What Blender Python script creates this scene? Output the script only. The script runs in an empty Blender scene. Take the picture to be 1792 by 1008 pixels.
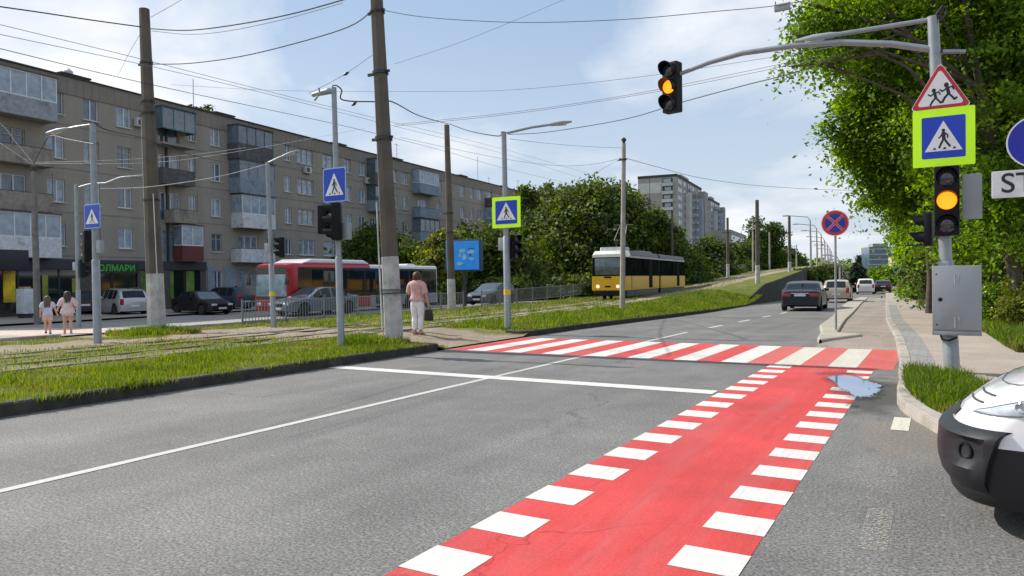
SKY_STRENGTH, SUN_POWER, EXPOSURE = .083, 5.0, .2
VEIL, VEILC = .52, (6.2, 8.3, 11.2)
CLOUD_DARK, CLOUD_LIGHT, CLOUD_OFF = (9.2, 9.6, 10.2), (11.2, 11.3, 11.5), (6.3, 12.7, 0)
import bpy, bmesh, math, random
import numpy as np
from mathutils import Vector, Matrix
R = math.radians
random.seed(7); rng = np.random.default_rng(7)
S = bpy.context.scene
COL = S.collection

# ------------------------------------------------------------------ camera model (used to place things on the ground)
FPX, CX, CY, EYE = 1280.0, 896.0, 504.0, 1.55
RW = Matrix(((0.8645182778408654, 0.0043406443507826116, 0.5025826360765803),
             (0.5024605229765448, 0.016208403966985314, -0.86444821157255),
             (-0.011898324638428102, 0.999859213313286, 0.011831459053537781)))
def ray(px, py): return RW @ Vector(((px-CX)/FPX, (CY-py)/FPX, -1.0))
def at(px, py, d): return ray(px, py)*d + Vector((0, 0, EYE))

# ------------------------------------------------------------------ terrain
def ip(x, pts): return float(np.interp(x, [p[0] for p in pts], [p[1] for p in pts]))
ROADZ = [(-60, 0), (20, 0), (35, -.17), (47, -.2), (77, -.43), (130, -.8), (220, -.6), (400, 4), (900, 16)]
XR = [(-60, -.47), (11, -.47), (14, -.55), (18.8, -.82), (28, -1.5), (45, -2.45), (80, -4.3), (130, -7.5), (200, -13), (400, -30)]
XL = [(-60, -9.5), (30, -9.5), (40, -9.7), (60, -10.3), (80, -11.2), (130, -15), (200, -21), (400, -40)]
ZL = [(-60, .2), (25, .21), (35, .3), (47, .78), (55, 1.05), (63, 1.45), (77, 2.1), (110, 3.0), (160, 3.8), (260, 4.2), (400, 5)]
ZR = [(-60, -.19), (22, -.17), (45, -.12), (55, .1), (70, .7), (86, 1.4), (110, 2.3), (160, 3.4), (260, 4), (400, 5)]
XM = -24.7
def zroad(y): return ip(y, ROADZ)
def xr(y): return ip(y, XR)
def xl(y): return ip(y, XL)
def sst(a, b, t):
    t = min(1, max(0, (t-a)/(b-a))); return t*t*(3-2*t)
def zmed(x, y):
    e = xl(y)-.1
    t = min(1, max(0, (e-x)/(e-XM)))
    t = t*t*(3-2*t)
    z = ip(y, ZL)*(1-t)+ip(y, ZR)*t
    if y < 54:          # turf slopes down to the kerb; the crossing path ramps down to the road
        ed = (1-sst(.1, 3.4, e-x))*(1-sst(43, 53, y)); z = z*(1-ed)+(zroad(y)+.13)*ed
        p = (1-sst(1.75, 2.35, abs(y-15.3)))*sst(-13.2, -9.9, x); z = z*(1-p)+(zroad(y)+.015)*p
    return z
def zfar(x, y):
    return -.12-.28*min(1, max(0, (XM-x)/11.5)) + ip(y, [(60, 0), (120, -.5), (220, -.3), (400, 4.4), (900, 16)])
CORNER = [(-.47, 12.0), (-.45, 10.6), (-.42, 9.9), (-.36, 9.4), (-.22, 8.88), (-.02, 8.25), (.25, 7.75), (.7, 7.35), (1.4, 7.1), (3, 7.0), (9, 6.95), (30, 6.9)]
def sidewalk(x, y):
    if y < 6.9 or x < xr(y)-.001: return False
    if y > 12: return True
    yy = ip(x, CORNER) if x > -.47 else 99
    return y > yy
def zg(x, y):
    if x >= xr(y): return zroad(y)+(.12 if sidewalk(x, y) else 0)
    if x > xl(y): return zroad(y)
    if x > XM: return zmed(x, y)
    return zfar(x, y)
def gp(px, py, lift=0):
    r = ray(px, py); t, st = 2.0, .05
    while t < 900:
        p = r*t
        if p.z+EYE < zg(p.x, p.y): break
        t += st; st *= 1.01
    lo, hi = t-st, t
    for _ in range(30):
        m = (lo+hi)/2; p = r*m
        if p.z+EYE < zg(p.x, p.y): hi = m
        else: lo = m
    p = r*hi
    return Vector((p.x, p.y, zg(p.x, p.y)+lift))
def depth(p): return -(RW.transposed() @ (Vector(p)-Vector((0, 0, EYE)))).z
def proj(p):
    q = RW.transposed() @ (Vector(p)-Vector((0, 0, EYE))); return CX-q.x/q.z*FPX, CY+q.y/q.z*FPX
def topz(p, py):
    """height at which the vertical line through p meets image row py"""
    q = RW.transposed() @ (Vector(p)-Vector((0, 0, EYE))); lo, hi = -3, 40
    for _ in range(40):
        m = (lo+hi)/2; q = RW.transposed() @ Vector((p[0], p[1], m-EYE))
        if CY+q.y/q.z*FPX > py: lo = m
        else: hi = m
    return lo

# ------------------------------------------------------------------ mesh builder
class MB:
    def __init__(s): s.v = []; s.f = []; s.m = []; s.T = Matrix.Identity(4)
    def add(s, vs, fs, mi=0):
        o = len(s.v); T = s.T
        s.v += [tuple(T @ Vector(p)) for p in vs]
        for f in fs: s.f.append([o+i for i in f]); s.m.append(mi)
        return s
    def box(s, x0, x1, y0, y1, z0, z1, mi=0):
        return s.add([(x0,y0,z0),(x1,y0,z0),(x1,y1,z0),(x0,y1,z0),(x0,y0,z1),(x1,y0,z1),(x1,y1,z1),(x0,y1,z1)],
              [(0,3,2,1),(4,5,6,7),(0,1,5,4),(1,2,6,5),(2,3,7,6),(3,0,4,7)], mi)
    def cbox(s, c, d, mi=0):
        return s.box(c[0]-d[0]/2, c[0]+d[0]/2, c[1]-d[1]/2, c[1]+d[1]/2, c[2]-d[2]/2, c[2]+d[2]/2, mi)
    def quad(s, a, b, c, d, mi=0): return s.add([a,b,c,d], [(0,1,2,3)], mi)
    def tube(s, pts, r, n=8, mi=0, cap=True):
        pts = [Vector(p) for p in pts]; k = len(pts)
        rs = [r]*k if not isinstance(r, (list, tuple)) else r
        vs = []; prev = None
        for i, p in enumerate(pts):
            d = (pts[min(i+1, k-1)]-pts[max(i-1, 0)]).normalized()
            if prev is None:
                u = d.cross(Vector((0, 0, 1)))
                if u.length < 1e-3: u = Vector((1, 0, 0))
                u.normalize()
            else:
                u = prev-d*prev.dot(d)
                u = u.normalized() if u.length > 1e-6 else d.orthogonal().normalized()
            prev = u; w = d.cross(u)
            for j in range(n):
                a = 2*math.pi*(j+.5)/n
                vs.append(p+(u*math.cos(a)+w*math.sin(a))*rs[i])
        fs = []
        for i in range(k-1):
            for j in range(n):
                fs.append((i*n+j, i*n+(j+1) % n, (i+1)*n+(j+1) % n, (i+1)*n+j))
        if cap: fs += [tuple(range(n-1, -1, -1)), tuple(range((k-1)*n, k*n))]
        return s.add(vs, fs, mi)
    def lathe(s, prof, n=24, mi=0):
        """profile of (radius, z) turned about local z"""
        vs = []; fs = []
        for (r, z) in prof:
            for j in range(n):
                a = 2*math.pi*j/n; vs.append((r*math.cos(a), r*math.sin(a), z))
        for i in range(len(prof)-1):
            for j in range(n):
                fs.append((i*n+j, i*n+(j+1) % n, (i+1)*n+(j+1) % n, (i+1)*n+j))
        if prof[0][0] > 1e-5: fs.append(tuple(range(n-1, -1, -1)))
        if prof[-1][0] > 1e-5: fs.append(tuple(range((len(prof)-1)*n, len(prof)*n)))
        return s.add(vs, fs, mi)
    def prism(s, poly, y0, y1, mi=0):
        """poly in XZ (counter-clockwise seen from -y), extruded from y0 (front) to y1 (back)"""
        n = len(poly)
        vs = [(x, y0, z) for x, z in poly]+[(x, y1, z) for x, z in poly]
        fs = [tuple(range(n)), tuple(range(2*n-1, n-1, -1))]
        for i in range(n): fs.append((i, i+n, (i+1) % n+n, (i+1) % n))
        return s.add(vs, fs, mi)
    def mesh(s, name, mats, smooth=None, bevel=0, seg=2):
        me = bpy.data.meshes.new(name); me.from_pydata(s.v, [], s.f)
        for m in (mats if isinstance(mats, (list, tuple)) else [mats]): me.materials.append(m)
        me.polygons.foreach_set('material_index', s.m)
        bm = bmesh.new(); bm.from_mesh(me)
        bmesh.ops.remove_doubles(bm, verts=bm.verts, dist=1e-5)
        bmesh.ops.recalc_face_normals(bm, faces=bm.faces)
        if bevel:
            es = [e for e in bm.edges if len(e.link_faces) == 2 and e.calc_face_angle(0) > .6]
            bmesh.ops.bevel(bm, geom=es, offset=bevel, segments=seg, affect='EDGES', profile=.6, clamp_overlap=True)
            if smooth is None: smooth = 40
        bm.to_mesh(me); bm.free()
        if smooth:
            me.polygons.foreach_set('use_smooth', [True]*len(me.polygons))
            me.set_sharp_from_angle(angle=R(smooth))
        me.update()
        return me
    def build(s, name, mats, parent=None, smooth=None, bevel=0, seg=2, loc=None, rot=None):
        o = bpy.data.objects.new(name, s.mesh(name, mats, smooth, bevel, seg)); COL.objects.link(o)
        if parent: o.parent = parent
        if loc is not None: o.location = loc
        if rot is not None: o.rotation_euler = rot
        return o
def mesh_np(name, verts, faces, mats, midx=None):
    me = bpy.data.meshes.new(name)
    nv, nf, k = len(verts), len(faces), faces.shape[1]
    me.vertices.add(nv); me.vertices.foreach_set('co', np.ascontiguousarray(verts, dtype=np.float32).ravel())
    me.loops.add(nf*k); me.loops.foreach_set('vertex_index', np.ascontiguousarray(faces, dtype=np.int32).ravel())
    me.polygons.add(nf); me.polygons.foreach_set('loop_start', np.arange(0, nf*k, k, dtype=np.int32))
    for m in mats: me.materials.append(m)
    if midx is not None: me.polygons.foreach_set('material_index', np.asarray(midx, dtype=np.int32))
    me.update(calc_edges=True); me.validate()
    return me
def link(name, me, parent=None, loc=None):
    o = bpy.data.objects.new(name, me); COL.objects.link(o)
    if parent: o.parent = parent
    if loc is not None: o.location = loc
    return o
def tag(o, label, cat, group=None):
    o['label'] = label; o['category'] = cat
    if group: o['group'] = group
    return o
def thing(name, label, cat, loc=(0,0,0), rz=0, group=None):
    o = bpy.data.objects.new(name, None); o.empty_display_size = .2; COL.objects.link(o)
    o.location = loc; o.rotation_euler = (0, 0, rz)
    return tag(o, label, cat, group)
def struct(o, kind='structure'): o['kind'] = kind; return o
def dup(o, label, loc=None, rz=None, scale=None, parent=None):
    c = o.copy(); COL.objects.link(c)
    if parent is not None: c.parent = parent
    else:
        c['label'] = label
        if loc is not None: c.location = loc
        if rz is not None: c.rotation_euler = (0, 0, rz)
        if scale is not None: c.scale = scale if isinstance(scale, (tuple, list)) else (scale,)*3
    for ch in o.children: dup(ch, None, parent=c)
    return c
def text_mesh(body, size, mat, ext=.002, bold=0):
    cu = bpy.data.curves.new('lettering', 'FONT'); cu.body = body; cu.size = size; cu.extrude = ext; cu.offset = bold
    cu.align_x = 'CENTER'; cu.align_y = 'CENTER'
    o = bpy.data.objects.new('lettering', cu); COL.objects.link(o)
    bpy.context.view_layer.update()
    me = bpy.data.meshes.new_from_object(o.evaluated_get(bpy.context.evaluated_depsgraph_get()))
    bpy.data.objects.remove(o); me.materials.clear(); me.materials.append(mat)
    return me

# ------------------------------------------------------------------ materials
def nodes(name):
    m = bpy.data.materials.new(name); m.use_nodes = True
    nt = m.node_tree; b = nt.nodes['Principled BSDF']
    return m, nt, b
def N(nt, t, **kw):
    n = nt.nodes.new(t)
    for k, v in kw.items():
        if k.startswith('i_'): n.inputs[k[2:].replace('_', ' ')].default_value = v
        else: setattr(n, k, v)
    return n
def L(nt, a, b): nt.links.new(a, b)
def rgba(c): return (c[0], c[1], c[2], 1)
def sc(c, k): return tuple(min(1, x*k) for x in c)
def noise(nt, co, scale, detail=3, rough=.55):
    n = N(nt, 'ShaderNodeTexNoise'); n.inputs['Scale'].default_value = scale; n.inputs['Detail'].default_value = detail
    n.inputs['Roughness'].default_value = rough; L(nt, co, n.inputs['Vector']); return n.outputs['Fac']
def ramp(nt, fac, p0, p1, c0=(0,0,0), c1=(1,1,1)):
    n = N(nt, 'ShaderNodeValToRGB'); e = n.color_ramp.elements
    e[0].position, e[1].position = p0, p1; e[0].color, e[1].color = rgba(c0), rgba(c1)
    L(nt, fac, n.inputs['Fac']); return n.outputs['Color']
def mix(nt, fac, a, b, blend='MIX'):
    n = N(nt, 'ShaderNodeMix', data_type='RGBA', blend_type=blend)
    for v, i in ((fac, 'Factor'),):
        if isinstance(v, (int, float)): n.inputs[0].default_value = v
        else: L(nt, v, n.inputs[0])
    for v, i in ((a, 6), (b, 7)):
        if isinstance(v, tuple): n.inputs[i].default_value = rgba(v)
        else: L(nt, v, n.inputs[i])
    return n.outputs[2]
def bump(nt, b, h, strength, dist=.01):
    n = N(nt, 'ShaderNodeBump'); n.inputs['Strength'].default_value = strength; n.inputs['Distance'].default_value = dist
    L(nt, h, n.inputs['Height']); L(nt, n.outputs['Normal'], b.inputs['Normal'])
def coords(nt, world=False):
    if world:
        return N(nt, 'ShaderNodeNewGeometry').outputs['Position']
    return N(nt, 'ShaderNodeTexCoord').outputs['Object']
MATS = {}
def mat(name, col, rough=.6, metal=0, var=.2, scale=4, world=False, bmp=0, bscale=60, coat=0, emit=0, ecol=None, dirt=0, dcol=(.06,.05,.04), dscale=1.3, spec=.5):
    if name in MATS: return MATS[name]
    m, nt, b = nodes(name); co = coords(nt, world)
    b.inputs['Roughness'].default_value = rough; b.inputs['Metallic'].default_value = metal
    b.inputs['Specular IOR Level'].default_value = spec
    c = ramp(nt, noise(nt, co, scale, 5), .3, .7, sc(col, 1-var), sc(col, 1+var))
    if dirt: c = mix(nt, ramp(nt, noise(nt, co, dscale, 6, .65), .62-.3*dirt, .8), c, dcol)
    L(nt, c, b.inputs['Base Color'])
    if bmp: bump(nt, b, noise(nt, co, bscale, 4), bmp)
    if coat: b.inputs['Coat Weight'].default_value = coat; b.inputs['Coat Roughness'].default_value = .05
    if emit:
        b.inputs['Emission Color'].default_value = rgba(ecol or col); b.inputs['Emission Strength'].default_value = emit
    MATS[name] = m; return m

def setting(o, label, cat, kind='structure'):
    o['kind'] = kind; return tag(o, label, cat)

# ------------------------------------------------------------------ ground materials
def cracks(nt, co, c, scale, col, amt, lo=.5, hi=.62):
    vo = N(nt, 'ShaderNodeTexVoronoi', feature='DISTANCE_TO_EDGE'); vo.inputs['Scale'].default_value = scale
    wv = N(nt, 'ShaderNodeVectorMath', operation='ADD'); nz = N(nt, 'ShaderNodeTexNoise'); nz.inputs['Scale'].default_value = 1.6; nz.inputs['Detail'].default_value = 5
    L(nt, co, nz.inputs['Vector']); L(nt, nz.outputs['Color'], wv.inputs[0]); L(nt, co, wv.inputs[1]); L(nt, wv.outputs[0], vo.inputs['Vector'])
    crack = ramp(nt, vo.outputs['Distance'], .0025, .006, (1, 1, 1), (0, 0, 0))
    cm = N(nt, 'ShaderNodeMath', operation='MULTIPLY'); L(nt, crack, cm.inputs[0]); L(nt, ramp(nt, noise(nt, co, .3, 2), lo, hi), cm.inputs[1])
    cm2 = N(nt, 'ShaderNodeMath', operation='MULTIPLY'); L(nt, cm.outputs[0], cm2.inputs[0]); cm2.inputs[1].default_value = amt
    return mix(nt, cm2.outputs[0], c, col)
def asphalt(name, base, wet=False, patch=.22):
    m, nt, b = nodes(name); co = coords(nt, True)
    sp = noise(nt, co, 52, 4, .72)
    c = ramp(nt, sp, .40, .60, sc(base, .52), sc(base, 1.46))
    c = mix(nt, ramp(nt, noise(nt, co, 24, 2), .60, .72), c, sc(base, 1.6))
    c = mix(nt, 1, c, ramp(nt, noise(nt, co, .55, 7, .66), .28, .72, (1-patch*1.3,)*3, (1+patch,)*3), 'MULTIPLY')
    # long streaks where tyres run
    mp = N(nt, 'ShaderNodeMapping'); mp.inputs['Scale'].default_value = (1.1, .05, 1); L(nt, co, mp.inputs['Vector'])
    c = mix(nt, 1, c, ramp(nt, noise(nt, mp.outputs['Vector'], 1.6, 5), .35, .65, (.90,)*3, (1.07,)*3), 'MULTIPLY')
    c = cracks(nt, co, c, .22, sc(base, .3), .55)
    b.inputs['Roughness'].default_value = .75; b.inputs['Specular IOR Level'].default_value = .3
    if wet:
        # damp gutter round the puddle: an irregular stain centred on (-0.75, 10.3)
        d = N(nt, 'ShaderNodeVectorMath', operation='SUBTRACT'); L(nt, co, d.inputs[0]); d.inputs[1].default_value = (-.72, 10.6, 0)
        mp2 = N(nt, 'ShaderNodeMapping'); mp2.inputs['Scale'].default_value = (1.25, .42, 0); L(nt, d.outputs[0], mp2.inputs['Vector'])
        ln = N(nt, 'ShaderNodeVectorMath', operation='LENGTH'); L(nt, mp2.outputs['Vector'], ln.inputs[0])
        ad = N(nt, 'ShaderNodeMath', operation='ADD'); L(nt, ln.outputs['Value'], ad.inputs[0])
        n2 = N(nt, 'ShaderNodeMath', operation='MULTIPLY'); L(nt, noise(nt, co, 1.7, 6, .6), n2.inputs[0]); n2.inputs[1].default_value = 1.5
        L(nt, n2.outputs[0], ad.inputs[1])
        w = ramp(nt, ad.outputs[0], .0, 1.0, (1, 1, 1), (0, 0, 0)); 
        wr = N(nt, 'ShaderNodeMapRange'); L(nt, ad.outputs[0], wr.inputs['Value']); wr.inputs['From Min'].default_value = 1.2; wr.inputs['From Max'].default_value = 1.55
        wr.inputs['To Min'].default_value = .75; wr.inputs['To Max'].default_value = 0
        c = mix(nt, wr.outputs[0], c, sc(base, .3))
        # washed-out brown grit along the corner kerb
        d = N(nt, 'ShaderNodeVectorMath', operation='SUBTRACT'); L(nt, co, d.inputs[0]); d.inputs[1].default_value = (-.15, 8.0, 0)
        mp3 = N(nt, 'ShaderNodeMapping'); mp3.inputs['Scale'].default_value = (1.1, .55, 0); mp3.inputs['Rotation'].default_value = (0, 0, .3); L(nt, d.outputs[0], mp3.inputs['Vector'])
        l3 = N(nt, 'ShaderNodeVectorMath', operation='LENGTH'); L(nt, mp3.outputs['Vector'], l3.inputs[0])
        a3 = N(nt, 'ShaderNodeMath', operation='MULTIPLY_ADD'); L(nt, noise(nt, co, 2.1, 7, .65), a3.inputs[0]); a3.inputs[1].default_value = 1.3; L(nt, l3.outputs['Value'], a3.inputs[2])
        r3 = N(nt, 'ShaderNodeMapRange'); L(nt, a3.outputs[0], r3.inputs['Value']); r3.inputs['From Min'].default_value = 1.12; r3.inputs['From Max'].default_value = 1.3; r3.inputs['To Min'].default_value = .62; r3.inputs['To Max'].default_value = 0
        c = mix(nt, r3.outputs[0], c, ramp(nt, noise(nt, co, 30, 4, .7), .35, .65, (.12, .10, .08), (.27, .235, .19)))
        c = mix(nt, ramp(nt, noise(nt, co, 1.3, 7, .7), .60, .68, (0, 0, 0), (.35, .35, .35)), c, sc(base, .5))
    bump(nt, b, sp, .6, .006)
    L(nt, c, b.inputs['Base Color']); return m
ASPH = asphalt('asphalt', (.162, .158, .151), wet=True)
ASPH_FAR = asphalt('asphalt_pale', (.29, .275, .255), patch=.15)
def paint(name, col, wear, tone=.25, crack=0, wscale=20):
    m, nt, b = nodes(name); co = coords(nt, True)
    c = ramp(nt, noise(nt, co, .8, 6, .62), .36, .64, sc(col, 1-tone), sc(col, 1+tone*.8))
    c = mix(nt, .55, c, ramp(nt, noise(nt, co, 55, 4, .75), .40, .60, sc(col, .72), sc(col, 1.22)))
    for rz, k in ((.35, .84), (-1.1, .80), (.1, .9)):      # scuffs left by tyres
        mp = N(nt, 'ShaderNodeMapping'); mp.inputs['Scale'].default_value = (6, .5, 1); mp.inputs['Rotation'].default_value = (0, 0, rz); L(nt, co, mp.inputs['Vector'])
        st = noise(nt, mp.outputs['Vector'], 2.0, 7, .72)
        c = mix(nt, ramp(nt, st, .56, .66), c, sc(col, k))
        c = mix(nt, ramp(nt, st, .30, .40, (.5, .5, .5), (0, 0, 0)), c, tuple(min(1, x*.85+.07) for x in col))
    c = mix(nt, ramp(nt, noise(nt, co, 3.3, 8, .75), .62, .70, (0, 0, 0), (.6, .6, .6)), c, sc(col, .6))
    mp = N(nt, 'ShaderNodeMapping'); mp.inputs['Scale'].default_value = (1.7, .16, 1); L(nt, co, mp.inputs['Vector'])      # grey film where wheels run
    c = mix(nt, ramp(nt, noise(nt, mp.outputs['Vector'], 1.5, 6, .6), .48, .72, (0, 0, 0), (.30, .30, .30)), c, tuple(.16+.35*x for x in col))
    if crack: c = cracks(nt, co, c, .55, sc(col, .4), crack, .42, .55)
    b.inputs['Roughness'].default_value = .62; b.inputs['Specular IOR Level'].default_value = .3
    bump(nt, b, noise(nt, co, 52, 4, .72), .35, .005)
    L(nt, c, b.inputs['Base Color'])
    tr = N(nt, 'ShaderNodeBsdfTransparent'); mx = N(nt, 'ShaderNodeMixShader')      # worn-through spots show the asphalt below
    L(nt, ramp(nt, noise(nt, co, wscale, 9, .78), .70-wear, .76-wear), mx.inputs[0]); L(nt, b.outputs[0], mx.inputs[1]); L(nt, tr.outputs[0], mx.inputs[2])
    L(nt, mx.outputs[0], nt.nodes['Material Output'].inputs['Surface']); return m
RED = paint('red_road_paint', (.54, .052, .048), .055, .34, .6)
RED_OLD = paint('worn_red_road_paint', (.56, .115, .10), .12, .2)
WHITE = paint('white_road_paint', (.64, .62, .58), .05, .07)
WHITE_OLD = paint('worn_white_road_paint', (.58, .55, .46), .11, .10)
WHITE_RUBBED = paint('rubbed_white_road_paint', (.33, .315, .275), .245, .12, wscale=42)
def paving(name, base, bw, bh, mortar=.02, dirt=.3, joint=.6):
    m, nt, b = nodes(name); co = coords(nt, True)
    br = N(nt, 'ShaderNodeTexBrick'); br.offset = .5
    for k, v in (('Color1', rgba(sc(base, .92))), ('Color2', rgba(sc(base, 1.08))), ('Mortar', rgba(sc(base, joint)))): br.inputs[k].default_value = v
    br.inputs['Scale'].default_value = 1; br.inputs['Mortar Size'].default_value = mortar*bh; br.inputs['Brick Width'].default_value = bw; br.inputs['Row Height'].default_value = bh
    L(nt, co, br.inputs['Vector'])
    c = mix(nt, .5, br.outputs['Color'], ramp(nt, noise(nt, co, .8, 6, .6), .3, .7, sc(base, .7), sc(base, 1.25)))
    c = mix(nt, ramp(nt, noise(nt, co, 45, 3, .7), .55, .75), c, sc(base, .7))
    b.inputs['Roughness'].default_value = .85; b.inputs['Specular IOR Level'].default_value = .2; bump(nt, b, noise(nt, co, 60, 3), .2, .004)
    L(nt, c, b.inputs['Base Color']); return m
PAVE = paving('sidewalk_paving', (.36, .31, .26), .2, .1)
TACT = paving('tactile_paving', (.27, .265, .25), .3, .3, .06)
BIKE = asphalt('cycle_path_surface', (.29, .245, .21), patch=.15)
ISLE = paving('island_paving', (.40, .365, .30), .2, .1)
FARPAVE = paving('far_paving', (.33, .29, .25), .4, .4)
KERB = mat('kerb_concrete', (.36, .33, .29), .9, var=.22, scale=3, world=True, bmp=.3, dirt=.5, dcol=(.12, .1, .08), dscale=2.2)
KERB_OLD = mat('kerb_concrete_old', (.042, .038, .032), .9, var=.6, scale=4, world=True, bmp=.4, dirt=.6, dcol=(.05, .045, .035), dscale=1.8)
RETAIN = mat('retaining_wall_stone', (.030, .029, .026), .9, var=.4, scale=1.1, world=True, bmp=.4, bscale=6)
def soil_material():
    m, nt, b = nodes('verge_soil'); co = coords(nt, True)
    at_ = N(nt, 'ShaderNodeAttribute', attribute_name='cover').outputs['Fac']
    big = noise(nt, co, .9, 6, .65); fine = noise(nt, co, 9, 6, .7)
    dirt = ramp(nt, fine, .28, .72, (.17, .13, .095), (.42, .35, .275))
    dirt = mix(nt, ramp(nt, big, .4, .65), dirt, (.27, .22, .165))
    grass = ramp(nt, fine, .3, .7, (.045, .07, .012), (.16, .19, .035))
    grass = mix(nt, ramp(nt, big, .45, .68), grass, (.20, .175, .07))
    s = N(nt, 'ShaderNodeMath', operation='SUBTRACT'); s.inputs[1].default_value = .5; L(nt, fine, s.inputs[0])
    s2 = N(nt, 'ShaderNodeMath', operation='MULTIPLY_ADD'); s2.inputs[1].default_value = 1.5; L(nt, s.outputs[0], s2.inputs[0]); L(nt, at_, s2.inputs[2])
    c = mix(nt, ramp(nt, s2.outputs[0], .35, .6), dirt, grass)
    L(nt, c, b.inputs['Base Color']); b.inputs['Roughness'].default_value = .95; b.inputs['Specular IOR Level'].default_value = .1
    bump(nt, b, fine, .8, .05); return m
SOIL = soil_material()
FARGROUND = mat('far_ground', (.10, .12, .05), .95, var=.4, scale=.15, world=True, spec=.1)
RAIL = mat('rail_steel', (.24, .2, .17), .45, .7, world=True)

# ------------------------------------------------------------------ sheets
def frange(a, b, st):
    n = max(1, int(round((b-a)/st))); return [a+(b-a)*i/n for i in range(n+1)]
def ys_mix(a, b):
    out = [a]; y = a
    while y < b:
        y += 1.0 if y < 60 else (4 if y < 140 else 15); out.append(min(y, b))
    return out
def strip(name, mtl, fl, fr, ys, fz, nx=2):
    vs = []; fs = []
    for y in ys:
        a, b_ = fl(y), fr(y)
        for i in range(nx+1):
            x = a+(b_-a)*i/nx; vs.append((x, y, fz(x, y)))
    w = nx+1
    for j in range(len(ys)-1):
        for i in range(nx): fs.append((j*w+i, j*w+i+1, (j+1)*w+i+1, (j+1)*w+i))
    me = bpy.data.meshes.new(name); me.from_pydata(vs, [], fs); me.materials.append(mtl)
    me.polygons.foreach_set('use_smooth', [True]*len(fs)); me.update()
    o = bpy.data.objects.new(name, me); COL.objects.link(o); return o
# base sheet to the horizon
gx = [-2500, -900, -400, -200, -120, -70, -40, -12, 0, 12, 40, 80, 200, 600, 2500]
gy = [-2500, -400, -80, -20, 20, 47, 77, 110, 160, 220, 300, 400, 600, 900, 1400, 3000]
vs = [(x, y, zroad(y)-.75) for y in gy for x in gx]; w = len(gx)
fs = [(j*w+i, j*w+i+1, (j+1)*w+i+1, (j+1)*w+i) for j in range(len(gy)-1) for i in range(w-1)]
me = bpy.data.meshes.new('ground'); me.from_pydata(vs, [], fs); me.materials.append(FARGROUND)
setting(link('ground', me), 'dull green ground running out to the horizon behind everything', 'ground')

o = strip('road', ASPH, xl, lambda y: xr(y) if y > 12 else 34.0, ys_mix(-40, 12)+[12.001]+ys_mix(13, 420), lambda x, y: zroad(y), 6)
setting(o, 'grey asphalt near road running away past the crossing', 'road')
# right sidewalk with its rounded corner into the side road
pts = CORNER
top = [(x, y) for x, y in pts]
vs = []; fs = []
def ngrid(name, rows, mtl, smooth=True):
    vs = []; fs = []; w = len(rows[0])
    for r in rows: vs += r
    for j in range(len(rows)-1):
        for i in range(w-1): fs.append((j*w+i, j*w+i+1, (j+1)*w+i+1, (j+1)*w+i))
    me = bpy.data.meshes.new(name); me.from_pydata(vs, [], fs); me.materials.append(mtl)
    if smooth: me.polygons.foreach_set('use_smooth', [True]*len(fs))
    me.update(); return link(name, me)
KW = .15
def kerbline(y): return xr(y)
rows = []
for x, y in reversed(pts):                       # corner fan, from the side road up to Y = 12
    rows.append([(x+(34-x)*t*t if y > 9 or True else x, y+(12-y)*0, .12) for t in (0, .02, .1, .3, 1)])
rows = [[(x+(34-x)*t, y, .12) for t in (0, .03, .08, .2, 1)] for x, y in reversed(pts)]
rows += [[(xr(y)+(34-xr(y))*t, y, zroad(y)+.12) for t in (0, .03, .08, .2, 1)] for y in ys_mix(12.5, 300)]
setting(ngrid('sidewalk', rows, PAVE), 'beige paved sidewalk along the right side of the road', 'sidewalk')
# kerbs
def kerb(name, path, mtl, w, hfun, label, side=1):
    """path of (x, y); the face stands on the path, the body lies to its right (side=1) or left (-1)"""
    k = len(path); rows = []
    for i, (x, y) in enumerate(path):
        a = path[max(0, i-1)]; b_ = path[min(k-1, i+1)]
        d = Vector((b_[0]-a[0], b_[1]-a[1])).normalized(); n = Vector((d.y, -d.x))*side
        z0, z1 = hfun(x, y)
        rows.append([(x-n.x*.004, y-n.y*.004, z0-.05), (x-n.x*.004, y-n.y*.004, z1-.02), (x+n.x*.02, y+n.y*.02, z1), (x+n.x*w, y+n.y*w, z1), (x+n.x*w, y+n.y*w, z1-.1)])
    o = ngrid(name, rows, mtl, False); return setting(o, label, 'kerb')
path = [(x, y) for x, y in reversed(pts)]+[(xr(y), y) for y in ys_mix(12.5, 200)]
kerb('kerb', path, KERB, .16, lambda x, y: (zroad(y), zroad(y)+.127), 'pale concrete kerb curving round the corner on the right')
path = [(xl(y), y) for y in ys_mix(-40, 13.0)]
random.seed(3)
path = [(x+random.uniform(-.03, .03), y) for x, y in path]
kerb('kerb', path, KERB_OLD, .17, lambda x, y: (0, .165), 'old dark kerb edging the near grass strip on the left', -1)
kerb('kerb', [(-9.5, 13.0), (-9.62, 13.2), (-9.95, 13.4), (-10.5, 13.5)], KERB_OLD, .2, lambda x, y: (0, .13), 'broken kerb end by the big concrete pole', -1)
path = [(-10.3, 17.35), (-9.8, 17.3), (-9.52, 17.5)]+[(xl(y), y) for y in ys_mix(18, 46)]
kerb('kerb', path, KERB_OLD, .17, lambda x, y: (zroad(y), zroad(y)+.15), 'old dark kerb along the grass beyond the crossing', -1)
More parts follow.
